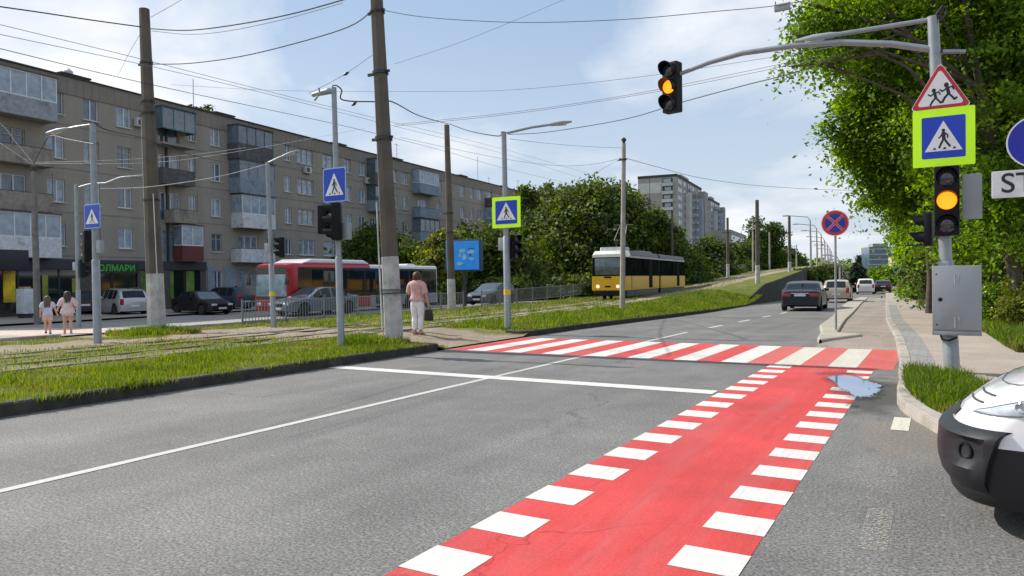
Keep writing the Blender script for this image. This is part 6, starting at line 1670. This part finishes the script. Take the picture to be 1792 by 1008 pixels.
tree('leafy_tree', 'tall leafy tree filling the upper right behind the crossing signs', gnd(1752, 21), bl_px([(1720, 40, 20, 2.0, 1.6), (1790, 90, 19, 1.7, 1.6), (1700, 160, 21, 1.8, 1.5), (1780, 230, 20, 1.6, 1.5), (1700, 280, 22, 1.6, 1.4), (1830, 150, 21, 2, 2), (1640, 60, 22, 1.8, 1.5), (1650, 210, 23, 1.5, 1.3), (1740, -40, 20, 2, 1.2), (1770, 340, 21, 1.5, 1.1), (1860, 300, 20, 1.6, 1.6), (1690, 390, 22, 1.3, .9), (1790, 420, 21, 1.5, .8), (1900, 20, 20, 2, 2), (1755, 300, 18.6, 1.0, .9), (1765, 400, 18.8, .9, .8), (1735, 200, 18.4, 1.0, .9), (1800, 330, 18, 1, 1), (1720, 330, 19.5, .9, .8)]), 105000, .115, 'r', 11, .2, group=G1, spread=.26, per=48)
tree('leafy_tree', 'leafy tree whose boughs reach out over the curved signal arm', gnd(1648, 26), bl_px([(1560, 60, 24, 2.0, 1.4), (1500, 30, 22, 1.4, .9), (1590, 150, 25, 1.8, 1.5), (1530, 170, 25, 1.2, 1.1), (1610, -20, 24, 2.2, 1.2), (1560, 260, 26, 1.5, 1.3), (1520, 235, 25, .85, .7), (1620, 280, 27, 1.6, 1.5), (1585, 330, 27, 1.1, .8), (1535, 305, 26, .75, .7), (1640, 370, 27, 1.4, .9), (1475, 90, 21, .8, .5), (1435, 55, 19.5, .75, .4), (1478, 222, 25, .75, .4), (1500, 250, 25.5, .6, .5), (1530, 352, 26, .5, .28)]), 92000, .125, 'r', 12, .2, group=G1, spread=.26, per=48)
tree('leafy_tree', 'overhanging leafy bough at the top beside the hanging box lamp', gnd(1800, 19), bl_px([(1410, 8, 18.5, .45, .3), (1432, 45, 18.6, .55, .28), (1395, 62, 18.4, .22, .12), (1470, 12, 18.8, .8, .45), (1520, -20, 19, 1, .5), (1420, 100, 19, .5, .15), (1385, 118, 18.6, .22, .1), (1455, 112, 19.2, .4, .15), (1600, -60, 19, 1.4, .6), (1700, -100, 19, 1.6, .8)]), 16000, .09, 'r', 13, .16, group=G1, spread=.2, topz_=8.5)
tree('leafy_tree', 'bright fresh green tree behind the thin pedestrian light', gnd(1618, 44), bl_px([(1607, 402, 43, 1.3, 1.0), (1622, 430, 42, 1.3, 1.0), (1600, 438, 44, .9, .7), (1645, 400, 45, 1.4, 1.3), (1612, 378, 44, 1.1, .7), (1610, 447, 43, .8, .4), (1650, 440, 44, 1.1, .7)]), 26000, .17, 'b', 14, .14, group=G1, spread=.24)
tree('leafy_tree', 'greyish green tree behind the bright fresh one near the office block', gnd(1580, 62), bl_px([(1592, 392, 60, 1.2, 1.3), (1598, 355, 58, 1.5, 1.4), (1582, 425, 62, .8, .8), (1610, 350, 60, 2.0, 1.8), (1645, 330, 60, 2.8, 2.2)]), 20000, .22, 'r', 15, .2, group=G1, spread=.38)
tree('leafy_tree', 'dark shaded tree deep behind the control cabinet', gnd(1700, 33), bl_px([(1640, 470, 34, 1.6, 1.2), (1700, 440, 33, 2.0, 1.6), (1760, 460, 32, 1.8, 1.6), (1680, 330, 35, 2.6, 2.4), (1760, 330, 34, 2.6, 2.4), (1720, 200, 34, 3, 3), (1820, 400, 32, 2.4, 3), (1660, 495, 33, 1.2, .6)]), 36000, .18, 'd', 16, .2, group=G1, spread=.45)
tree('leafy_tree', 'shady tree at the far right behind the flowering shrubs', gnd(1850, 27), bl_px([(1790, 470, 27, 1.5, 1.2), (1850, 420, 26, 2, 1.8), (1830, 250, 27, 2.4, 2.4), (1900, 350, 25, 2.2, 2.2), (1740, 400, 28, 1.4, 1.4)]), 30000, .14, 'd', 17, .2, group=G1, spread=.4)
for k, (px, d, top_) in enumerate(((1626, 30, 430), (1612, 40, 440), (1742, 24, 380), (1640, 36, 430))):
    p = gnd(px, d); t = thing('bare_tree', ['dark bare trunk just left of the control cabinet', 'thin trunk left of the cabinet before the dark trees', 'dark trunk in the shade right of the cabinet', 'short dark trunk behind the cabinet edge'][k], 'tree trunk', p, 0, 'bare trunks in the shade')
    MB().tube([(0, 0, -.2), (.05, 0, 1.5), (-.05, 0, topz(p, top_)-p.z)], [.17, .13, .09], 9).build('trunk', BARK, t, 50)
def shrub(label, px, py, d, rx, rz, n, size, kind, seed, name='shrub', group='shrubs on the right verge', flower=None, probs=(.5, .27, .23)):
    p = at(px, py, d); b_ = Vector((p.x, p.y, zg(p.x, p.y))); t = thing(name, label, 'shrub', b_, 0, group); c = p-b_; g = random.Random(seed)
    bl = [((c.x+g.uniform(-.5, .5)*rx, c.y+g.uniform(-.5, .5)*rx, c.z+g.uniform(-.3, .4)*rz), (rx*.65, rx*.65, rz*.65)) for _ in range(4)]
    mb = MB()
    for q, _ in bl: mb.tube([(0, 0, -.1), (q[0]*.5, q[1]*.5, q[2]*.5), q], [.035, .025, .01], 6)
    mb.build('stems', BARK, t, 50)
    v, f, m = leaves(bl, n, size, seed, 16, min(rx, rz)*.3, probs, .35, .5); link('foliage', mesh_np('foliage', v, f, LF[kind], m), t)
    if flower:
        v, f, m = leaves(bl, 260, size*.9, seed+1, 5, .08, (1, 0, 0), .8, .5); link('blossom', mesh_np('blossom', v, f, [flower], m*0), t)
    return t
BLO = mat('cream_blossom', (.55, .50, .36), .8)
shrub('flowering shrub with pale blossoms behind the fence stakes at right', 1756, 512, 20, .55, .42, 5200, .085, 'r', 31, flower=BLO)
shrub('yellowish green shrub at the right edge beside the blossoming one', 1790, 535, 18.5, .45, .40, 4200, .08, 'y', 32)
shrub('bright yellow green shrub close to the cabinet edge', 1731, 545, 20.5, .28, .35, 2600, .08, 'b', 33)
shrub('reddish green shrub at the far right edge above the grass', 1806, 490, 19, .5, .5, 3600, .085, 'y', 34)
shrub('round yellowish bush beside the tall pale stake', 1587, 500, 62, .9, .7, 2600, .16, 'y', 35)
shrub('low green hedge behind the stakes left of the cabinet', 1612, 508, 48, 1.3, .5, 3600, .16, 'b', 36)
shrub('dark green bush below the far office block', 1545, 478, 150, 3.2, 1.9, 3200, .4, 'r', 37); shrub('greyish bush at the foot of the far slope', 1566, 492, 120, 1.8, 1.2, 2000, .35, 'r', 38)
p = gnd(1728, 20)
railing('short dark garden fence among the shrubs at right', Vector((p.x-.1, p.y+.4, p.z)), Vector((p.x+2.2, p.y-.6, p.z)), 2, .95, 'garden_fence')
for o in [q for q in COL.objects if q.name.startswith('garden_fence')][0].children: o.data.materials.clear(); o.data.materials.append(DARKM)

G2 = 'trees between the block and the tram line'
def T(label, lst, base, n, size, kind, seed, r=.2, name='leafy_tree', **kw): return tree(name, label, base, bl_px(lst), n, size, kind, seed, r, group=G2, **kw)
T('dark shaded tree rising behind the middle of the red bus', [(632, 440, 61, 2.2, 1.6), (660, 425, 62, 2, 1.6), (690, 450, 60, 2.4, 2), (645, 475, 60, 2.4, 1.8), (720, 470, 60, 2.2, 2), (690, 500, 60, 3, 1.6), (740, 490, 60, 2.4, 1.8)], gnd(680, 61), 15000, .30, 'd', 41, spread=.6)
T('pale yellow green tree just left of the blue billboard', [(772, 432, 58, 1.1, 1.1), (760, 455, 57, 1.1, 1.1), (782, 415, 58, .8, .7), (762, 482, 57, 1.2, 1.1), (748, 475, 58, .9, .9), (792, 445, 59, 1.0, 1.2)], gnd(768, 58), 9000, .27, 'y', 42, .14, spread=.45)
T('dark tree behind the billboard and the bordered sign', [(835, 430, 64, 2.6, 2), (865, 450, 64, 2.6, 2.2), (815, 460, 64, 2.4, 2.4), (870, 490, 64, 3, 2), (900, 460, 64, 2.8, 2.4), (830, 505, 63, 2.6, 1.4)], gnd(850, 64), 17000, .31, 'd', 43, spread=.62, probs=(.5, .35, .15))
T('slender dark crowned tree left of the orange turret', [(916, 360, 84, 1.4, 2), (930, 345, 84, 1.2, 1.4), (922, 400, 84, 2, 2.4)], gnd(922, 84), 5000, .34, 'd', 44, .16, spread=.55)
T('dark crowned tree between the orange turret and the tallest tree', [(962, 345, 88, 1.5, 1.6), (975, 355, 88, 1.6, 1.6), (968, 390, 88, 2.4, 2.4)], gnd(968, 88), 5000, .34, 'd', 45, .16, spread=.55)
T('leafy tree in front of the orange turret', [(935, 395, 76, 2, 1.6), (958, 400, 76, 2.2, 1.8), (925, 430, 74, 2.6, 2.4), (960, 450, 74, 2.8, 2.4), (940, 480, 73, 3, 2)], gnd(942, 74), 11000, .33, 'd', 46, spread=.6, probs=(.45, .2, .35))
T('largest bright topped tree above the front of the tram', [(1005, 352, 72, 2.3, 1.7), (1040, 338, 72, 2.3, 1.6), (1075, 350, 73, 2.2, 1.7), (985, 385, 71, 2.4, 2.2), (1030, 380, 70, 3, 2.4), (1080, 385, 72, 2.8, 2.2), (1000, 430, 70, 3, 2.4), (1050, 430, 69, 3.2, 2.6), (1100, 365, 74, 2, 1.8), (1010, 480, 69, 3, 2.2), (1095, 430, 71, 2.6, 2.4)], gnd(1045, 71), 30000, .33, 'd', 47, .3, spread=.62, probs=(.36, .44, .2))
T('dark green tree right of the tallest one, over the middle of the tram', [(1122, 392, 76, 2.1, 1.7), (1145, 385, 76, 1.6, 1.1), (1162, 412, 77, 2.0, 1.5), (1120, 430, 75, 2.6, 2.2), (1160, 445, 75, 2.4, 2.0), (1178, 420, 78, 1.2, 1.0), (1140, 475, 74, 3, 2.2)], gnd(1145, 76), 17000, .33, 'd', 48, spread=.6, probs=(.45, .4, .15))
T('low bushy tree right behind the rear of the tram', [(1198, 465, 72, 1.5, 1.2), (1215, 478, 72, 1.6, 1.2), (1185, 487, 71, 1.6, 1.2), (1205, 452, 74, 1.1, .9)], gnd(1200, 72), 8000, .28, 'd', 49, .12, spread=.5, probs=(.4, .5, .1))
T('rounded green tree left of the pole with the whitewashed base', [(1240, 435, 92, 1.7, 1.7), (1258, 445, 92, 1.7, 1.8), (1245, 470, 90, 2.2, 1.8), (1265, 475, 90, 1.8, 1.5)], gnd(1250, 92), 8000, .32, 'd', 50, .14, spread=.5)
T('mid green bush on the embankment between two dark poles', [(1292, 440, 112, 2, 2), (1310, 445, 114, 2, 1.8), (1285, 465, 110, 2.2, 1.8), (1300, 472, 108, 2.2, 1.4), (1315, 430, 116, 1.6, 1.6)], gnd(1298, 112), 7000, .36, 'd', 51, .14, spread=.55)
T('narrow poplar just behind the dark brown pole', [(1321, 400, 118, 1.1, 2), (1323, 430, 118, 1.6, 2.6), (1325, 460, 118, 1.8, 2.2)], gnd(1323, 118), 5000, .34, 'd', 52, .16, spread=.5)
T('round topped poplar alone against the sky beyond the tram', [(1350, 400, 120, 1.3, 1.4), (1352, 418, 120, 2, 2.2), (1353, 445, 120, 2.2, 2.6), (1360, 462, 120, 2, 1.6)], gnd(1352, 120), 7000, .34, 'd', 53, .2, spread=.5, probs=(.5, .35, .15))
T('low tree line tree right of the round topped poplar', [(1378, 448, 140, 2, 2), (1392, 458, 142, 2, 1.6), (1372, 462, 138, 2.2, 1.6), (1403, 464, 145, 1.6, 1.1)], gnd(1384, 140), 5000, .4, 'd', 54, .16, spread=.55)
for k, (px, py, d, rx, rz, kd) in enumerate(((760, 508, 55, 1.8, 1.0, 'd'), (900, 505, 60, 2.6, 1.3, 'd'), (960, 508, 62, 2.6, 1.3, 'd'), (1020, 505, 60, 2.4, 1.3, 'd'), (1215, 498, 70, 2.0, .9, 'd'), (1250, 490, 84, 2.2, .9, 'd'), (1292, 480, 100, 2, .8, 'd'), (835, 512, 58, 2.2, .9, 'd'))):
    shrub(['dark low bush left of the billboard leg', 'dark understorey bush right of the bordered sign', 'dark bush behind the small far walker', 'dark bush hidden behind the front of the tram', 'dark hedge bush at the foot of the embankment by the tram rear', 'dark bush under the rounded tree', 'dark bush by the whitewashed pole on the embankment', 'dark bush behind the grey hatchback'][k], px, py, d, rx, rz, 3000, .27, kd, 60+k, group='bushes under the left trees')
# blue-green spruce
p = at(1502, 507, 92); b_ = Vector((p.x, p.y, zroad(p.y)-.6)); H = topz(b_, 443)-b_.z
t = thing('spruce_tree', 'dark conical spruce at the bend of the road', 'tree', b_); MB().tube([(0, 0, -.3), (0, 0, H*.96)], [.14, .02], 8).build('trunk', BARK, t, 50)
g = np.random.default_rng(5); V = []
rs = random.Random(5)
bl = []
for k in range(26):
    z = H*(.06+.9*k/26); rad = (1-z/H)**.85*H*.30+.08
    for j in range(max(4, int(11*(1-z/H)+3))):
        a = rs.uniform(0, 6.283); rr = rad*rs.uniform(.55, 1.08); bl.append(((rr*math.cos(a)*.75, rr*math.sin(a)*.75, z-.12*rr), (rr*.36, rr*.36, .16)))
v, f, m = leaves(bl, 15000, .20, 5, 10, .10, (.5, .25, .25), .2, .6); link('crown', mesh_np('crown', v, f, LF['s'], m), t)
# far wooded rise at the end of the road
v, f, m = leaves([((x, 420+g.uniform(-30, 30), 5+g.uniform(0, 5)), (14, 8, 4.5)) for x in range(-160, 60, 12)], 16000, 1.6, 77, 20, 1.8, (.5, .25, .25), .3)
setting(link('distant_wood', mesh_np('distant_wood', v, f, LF['r'], m)), 'distant belt of trees closing the end of the road', 'wood', 'stuff')
# weeds on the block roof
v, f, m = leaves([((uu(px), 1.5, ROOF+.25+h_), (.5, .3, .3+h_)) for px, h_ in ((366, .0), (374, .1), (382, .05), (392, .3), (362, .05))], 700, .2, 78, 10, .2, (.4, .2, .4), .2)
o = link('roof_weeds', mesh_np('roof_weeds', v, f, LF['d'], m), blk)

for k, (px, py, d, rx, rz) in enumerate(((1404, 482, 74, 1.0, .8), (1424, 479, 82, 1.2, 1.0), (1444, 480, 92, 1.6, 1.3), (1462, 486, 104, 2.0, 1.5), (1436, 490, 84, 1.2, .8))):
    shrub(['dark bush hanging over the retaining wall nearest the dark saloon', 'second dark bush along the top of the retaining wall', 'dark bush on the wall behind the beige hatchback', 'dark bush at the far end of the retaining wall', 'dark low bush at the foot of the retaining wall'][k], px, py, d, rx, rz, 3400, .24, 'd', 80+k, group='bushes along the retaining wall')

# ------------------------------------------------------------------ people
SKIN = mat('skin', (.52, .30, .21), .55, var=.08, scale=8)
def person(label, p, rz, H, arms, legs, skin=SKIN, hair=None, hairlen=0, clothes=(), shoes=None, headturn=0, group=None):
    """local +y is where the person faces; joints are given in units of the height"""
    t = thing('person', label, 'person', p, rz, group)
    J = []; E_ = []; Rr = []
    def add(co, r, par=None):
        J.append(Vector(co)*H); Rr.append((r[0]*H, r[1]*H) if isinstance(r, tuple) else (r*H, r*H))
        if par is not None: E_.append((par, len(J)-1))
        return len(J)-1
    pel = add((0, 0, .53), (.092, .066)); wa = add((0, .004, .615), (.078, .056), pel); ch = add((0, .0, .715), (.098, .066), wa); nb = add((0, -.008, .81), (.062, .048), ch)
    nk = add((0, .0, .852), (.033, .033), nb); hd = add((0, .012, .905), (.050, .056), nk); ht = add((0, .012, .955), (.046, .052), hd)
    hands = []
    for s, (el, wr) in zip((-1, 1), arms):
        sh = add((s*.112, -.006, .795), (.042, .040), nb); e = add(el, .028, sh); w = add(wr, .020, e)
        d = (Vector(wr)-Vector(el)).normalized(); palm = Vector(wr)+d*.045; h_ = add(tuple(palm), (.022, .014), w); hands.append((palm*H, d, s))
    for s, (kn, an) in zip((-1, 1), legs):
        hp = add((s*.052, 0, .49), (.066, .064), pel); k = add(kn, .040, hp); m = add(tuple(Vector(kn).lerp(Vector(an), .35)+Vector((0, -.012, 0))), (.036, .038), k); a = add(an, .022, m)
        add((an[0], an[1]-.016, max(.018, an[2]-.022)), .022, a); add((an[0]+s*.008, an[1]+.085, max(.014, an[2]-.03)), (.024, .014), a)
    me = bpy.data.meshes.new('body'); me.from_pydata(J, E_, []); o = bpy.data.objects.new('body', me); COL.objects.link(o)
    md = o.modifiers.new('s', 'SKIN'); md.use_smooth_shade = True
    for v, r in zip(me.skin_vertices[0].data, Rr): v.radius = r; v.use_root = False
    me.skin_vertices[0].data[0].use_root = True
    sb = o.modifiers.new('d', 'SUBSURF'); sb.levels = 2; sb.render_levels = 2
    bpy.context.view_layer.update()
    b0 = bpy.data.meshes.new_from_object(o.evaluated_get(bpy.context.evaluated_depsgraph_get())); bpy.data.objects.remove(o)
    bm = bmesh.new(); bm.from_mesh(b0); bm.normal_update()
    VV = [v.co.copy() for v in bm.verts]; NN = [v.normal.copy() for v in bm.verts]; FF = [[v.index for v in f.verts] for f in bm.faces]; bm.free()
    mb = MB(); mb.add(VV, FF)
    for palm, d, s in hands:        # five separate fingers, the thumb from the side of the palm
        side = d.cross(Vector((0, 0, 1))); side = side.normalized() if side.length > .1 else Vector((0, 1, 0)); fwd = side.cross(d)
        for q, ln in zip((-.6, -.2, .2, .6), (.040, .048, .045, .034)):
            a = palm+d*.012*H+side*q*.022*H; mb.tube([a, a+d*ln*.5*H+fwd*.004*H, a+d*ln*.9*H+fwd*.014*H], [.0052*H, .0048*H, .0036*H], 6)
        a = palm-d*.02*H+side*.018*H; mb.tube([a, a+(side*.7+d*.7)*.022*H, a+(side*.6+d)*.036*H], [.006*H, .005*H, .004*H], 6)
    c = Vector((0, .012, .915))*H
    mb.tube([c+Vector((0, .050, .012))*H, c+Vector((0, .068, -.012))*H], [.005*H, .010*H], 6)      # nose
    for s in (-1, 1): mb.tube([c+Vector((s*.049, .0, -.012))*H, c+Vector((s*.055, -.006, .014))*H], [.008*H, .012*H], 6)
    body = mb.build('body', skin, t, 80)
    mb = MB()
    for s in (-1, 1): mb.T = Matrix.Translation(c+Vector((s*.021, .053, .008))*H); mb.lathe([(0, -.004*H), (.0045*H, 0), (0, .004*H)], 8)
    mb.build('eyes', BLACK, body)
    for nm, mtl, test, off in clothes:
        keep = [f for f in FF if all(test(VV[i]/H) for i in f)]; ids = sorted({i for f in keep for i in f}); mp = {i: k for k, i in enumerate(ids)}
        mb = MB(); mb.add([VV[i]+NN[i]*off(VV[i]/H)*H for i in ids], [[mp[i] for i in f] for f in keep]); o = mb.build(nm, mtl, t, 80)
        sd = o.modifiers.new('thick', 'SOLIDIFY'); sd.thickness = .004; sd.offset = -1
    if shoes:
        mb = MB()
        for s, (kn, an) in zip((-1, 1), legs):
            a = Vector(an)*H; mb.tube([a+Vector((0, -.030, -.022))*H, a+Vector((0, .02, -.022))*H, a+Vector((s*.006, .075, -.032))*H, a+Vector((s*.008, .102, -.036))*H], [.024*H, .029*H, .027*H, .014*H], 8)
        mb.build('shoes', shoes, t, 60)
    if hair:
        mb = MB(); n1, n2 = 12, 16; vs = []; g = random.Random(3)
        for i in range(n1+1):
            th = math.pi*i/n1
            for j in range(n2):
                a = 2*math.pi*j/n2; front = math.sin(a)
                d = Vector((math.sin(th)*math.cos(a), math.sin(th)*math.sin(a), math.cos(th)))
                r = Vector((.068, .074, .070))*1.06
                z = d.z*r.z*(1 if d.z > 0 else (1.45 if front < .3 else .2)); y = d.y*r.y if d.z > -.1 or front < .4 else d.y*r.y*.8
                vs.append(((d.x*r.x+g.uniform(-.004, .004))*H, (.006+y+g.uniform(-.004, .004))*H, (.934+z+g.uniform(-.004, .004))*H))
        fs = [(i*n2+j, i*n2+(j+1) % n2, (i+1)*n2+(j+1) % n2, (i+1)*n2+j) for i in range(n1) for j in range(n2)]
        mb.add(vs, fs)
        if hairlen:
            for k in range(9):
                q = -1+2*k/8; mb.tube([((q*.05)*H, (-.035+.02*abs(q))*H, .93*H), ((q*.066)*H, (-.062+.02*abs(q))*H, .86*H), ((q*.07+g.uniform(-.01, .01))*H, (-.085+.02*abs(q))*H, (.86-hairlen*.5)*H), ((q*.055+g.uniform(-.015, .015))*H, (-.088+.01*abs(q))*H, (.86-hairlen)*H)], [.018*H, .021*H, .019*H, .006*H], 7)
        mb.build('hair', hair, t, 70)
    return t
def cloth(name, col, var=.12): return mat(name, col, .9, var=var, scale=14, bmp=.2, bscale=40)
torso = lambda lo, hi, mx: (lambda v: lo < v.z < hi and abs(v.x) < mx)
P = gp(731, 586)
arms = [((-.168, .02, .66), (-.125, .125, .67)), ((.150, -.005, .64), (.168, .045, .50))]
legs = [((-.052, .018, .275), (-.045, -.01, .048)), ((.055, .022, .275), (.05, .0, .048))]
t = person('woman in a pink top and white trousers waiting with her back turned', P, R(8), 1.66, arms, legs, hair=mat('hair_auburn', (.075, .025, .015), .6, var=.4, scale=30),
    clothes=[('trousers', cloth('cloth_white', (.74, .72, .76)), lambda v: .075 < v.z < .60 and abs(v.x) < .128, lambda v: .012),
             ('top', cloth('cloth_pink', (.60, .36, .34)), lambda v: (.53 < v.z < .835 and abs(v.x) < .15) or (v.z > .66 and abs(v.x) < .19 and v.y < .06), lambda v: .020+.02*max(0, .68-v.z)/.15)],
    shoes=mat('shoe_pink', (.45, .16, .14), .6))
w_ = Matrix.Translation(P) @ Matrix.Rotation(R(8), 4, 'Z') @ (Vector((.178, .05, .425))*1.66)
b_ = thing('handbag', 'black handbag hanging from the right hand of the woman in pink', 'bag', w_, R(15))
MB().prism([(-.12, -.34), (.12, -.34), (.095, -.06), (.05, -.03), (-.05, -.03), (-.095, -.06)], -.05, .05).build('bag_body', mat('bag_black', (.015, .013, .015), .5), b_, bevel=.02)
MB().tube([(-.06, 0, -.05), (-.05, 0, .06), (0, 0, .11), (.05, 0, .06), (.06, 0, -.05)], .008, 6).build('bag_handle', MATS['bag_black'], b_, 60)
hb = mat('hair_brown', (.06, .035, .02), .6, var=.4, scale=30); hdk = mat('hair_dark_blond', (.10, .065, .03), .6, var=.4, scale=30)
g1 = gp(84, 585); g2 = gp(119, 584); hd = R(62)
person('girl in a pale blue shirt and beige shorts walking away', g1, hd, (topz(g1, 517)-g1.z)*.985, [((-.15, -.03, .66), (-.16, .03, .53)), ((.165, .0, .67), (.20, .05, .55))], [((-.05, .07, .29), (-.045, .03, .07)), ((.05, .02, .275), (.05, -.03, .05))],
    hair=hdk, hairlen=.16, clothes=[('shorts', cloth('cloth_beige', (.52, .40, .33)), lambda v: .36 < v.z < .60 and abs(v.x) < .13, lambda v: .016), ('shirt', cloth('cloth_pale_blue', (.46, .50, .66)), lambda v: (.50 < v.z < .83 and abs(v.x) < .14) or (v.z > .70 and abs(v.x) < .17), lambda v: .022)], shoes=mat('shoe_dark', (.03, .03, .035), .6))
person('girl in a loose pinkish white shirt walking beside the one in blue', g2, hd+R(3), (topz(g2, 509)-g2.z)*.985, [((-.165, .0, .68), (-.20, .05, .58)), ((.19, -.02, .67), (.16, .06, .60))], [((-.06, .05, .28), (-.062, .03, .05)), ((.06, .0, .275), (.062, -.05, .05))],
    hair=hb, hairlen=.13, clothes=[('shorts', cloth('cloth_cream', (.60, .50, .46)), lambda v: .42 < v.z < .60 and abs(v.x) < .13, lambda v: .018), ('shirt', cloth('cloth_blush', (.66, .52, .53)), lambda v: (.46 < v.z < .835 and abs(v.x) < .15) or (v.z > .66 and abs(v.x) < .20 and v.y < .03), lambda v: .026+.03*max(0, .7-v.z)/.2)], shoes=mat('shoe_pale', (.42, .3, .26), .6))
q = at(952, 520, 63); P = Vector((q.x, q.y, zfar(q.x, q.y)+.02)); 
person('tiny far walker in a white top behind the railing left of the tram', P, R(100), max(1.4, topz(P, 503)-P.z), [((-.14, -.02, .66), (-.15, .04, .53)), ((.14, .0, .66), (.15, .05, .53))], [((-.05, .04, .28), (-.05, .03, .05)), ((.05, .0, .275), (.05, -.05, .05))],
    hair=hb, clothes=[('trousers', cloth('cloth_dark', (.05, .05, .07)), lambda v: .075 < v.z < .60 and abs(v.x) < .128, lambda v: .012), ('top', cloth('cloth_white_top', (.66, .64, .66)), lambda v: (.50 < v.z < .835 and abs(v.x) < .14) or (v.z > .68 and abs(v.x) < .17), lambda v: .018)], shoes=MATS['shoe_dark'])

# ------------------------------------------------------------------ light, sky, camera
SUN_EL, SUN_ROT = R(41), R(268)          # the sun stands to the left of the road
w = bpy.data.worlds.new('World'); S.world = w; w.use_nodes = True; nt = w.node_tree
bg = nt.nodes['Background']; sky = N(nt, 'ShaderNodeTexSky', sky_type='NISHITA', sun_disc=False, sun_elevation=SUN_EL, sun_rotation=SUN_ROT)
sky.air_density = 1.0; sky.dust_density = 1.6; sky.ozone_density = 1.6
co = N(nt, 'ShaderNodeTexCoord').outputs['Generated']; sp = N(nt, 'ShaderNodeSeparateXYZ'); L(nt, co, sp.inputs[0])
az = N(nt, 'ShaderNodeMath', operation='MAXIMUM'); L(nt, sp.outputs['Z'], az.inputs[0]); az.inputs[1].default_value = 0
ad = N(nt, 'ShaderNodeMath', operation='ADD'); L(nt, az.outputs[0], ad.inputs[0]); ad.inputs[1].default_value = .22
dv = N(nt, 'ShaderNodeVectorMath', operation='DIVIDE'); L(nt, co, dv.inputs[0]); cb = N(nt, 'ShaderNodeCombineXYZ')
for k in 'XYZ': L(nt, ad.outputs[0], cb.inputs[k])
L(nt, cb.outputs[0], dv.inputs[1])
mp = N(nt, 'ShaderNodeMapping'); mp.inputs['Scale'].default_value = (1, 1, .25); mp.inputs['Location'].default_value = CLOUD_OFF; L(nt, dv.outputs[0], mp.inputs['Vector'])
n1 = N(nt, 'ShaderNodeTexNoise'); n1.inputs['Scale'].default_value = 1.15; n1.inputs['Detail'].default_value = 9; n1.inputs['Roughness'].default_value = .52; n1.inputs['Distortion'].default_value = .35; L(nt, mp.outputs[0], n1.inputs['Vector'])
cl = ramp(nt, n1.outputs['Fac'], .45, .62)
n2 = N(nt, 'ShaderNodeTexNoise'); n2.inputs['Scale'].default_value = 2.6; n2.inputs['Detail'].default_value = 6; L(nt, mp.outputs[0], n2.inputs['Vector'])
ccol = ramp(nt, n2.outputs['Fac'], .35, .65, CLOUD_DARK, CLOUD_LIGHT)
veil = mix(nt, VEIL, sky.outputs[0], VEILC)
hz = N(nt, 'ShaderNodeMapRange'); L(nt, sp.outputs['Z'], hz.inputs['Value']); hz.inputs['From Min'].default_value = .0; hz.inputs['From Max'].default_value = .34; hz.inputs['To Min'].default_value = .7; hz.inputs['To Max'].default_value = 0
veil = mix(nt, hz.outputs[0], veil, (8.0, 8.7, 9.5))      # the air whitens towards the horizon
c = mix(nt, cl, veil, ccol)
L(nt, c, bg.inputs['Color']); bg.inputs['Strength'].default_value = SKY_STRENGTH
sun = bpy.data.lights.new('Sun', 'SUN'); sun.energy = SUN_POWER; sun.angle = R(.53); sun.color = (1, .94, .86)
so = bpy.data.objects.new('Sun', sun); COL.objects.link(so)
d = Vector((math.cos(SUN_EL)*math.cos(R(-2)), math.cos(SUN_EL)*math.sin(R(2)), -math.sin(SUN_EL))); so.rotation_euler = d.to_track_quat('-Z', 'Y').to_euler()
cam = bpy.data.cameras.new('Camera'); cam.sensor_width = 36; cam.lens = FPX/1792*36; cam.clip_start = .1; cam.clip_end = 6000
cob = bpy.data.objects.new('Camera', cam); COL.objects.link(cob); M4 = RW.to_4x4(); M4.translation = Vector((0, 0, EYE)); cob.matrix_world = M4
S.camera = cob
S.view_settings.view_transform = 'Standard'; S.view_settings.look = 'None'; S.view_settings.exposure = EXPOSURE; S.view_settings.gamma = 1
S.cycles.max_bounces = 8; S.cycles.diffuse_bounces = 3; S.cycles.glossy_bounces = 3; S.cycles.transmission_bounces = 4; S.cycles.transparent_max_bounces = 6
S.cycles.use_denoising = True
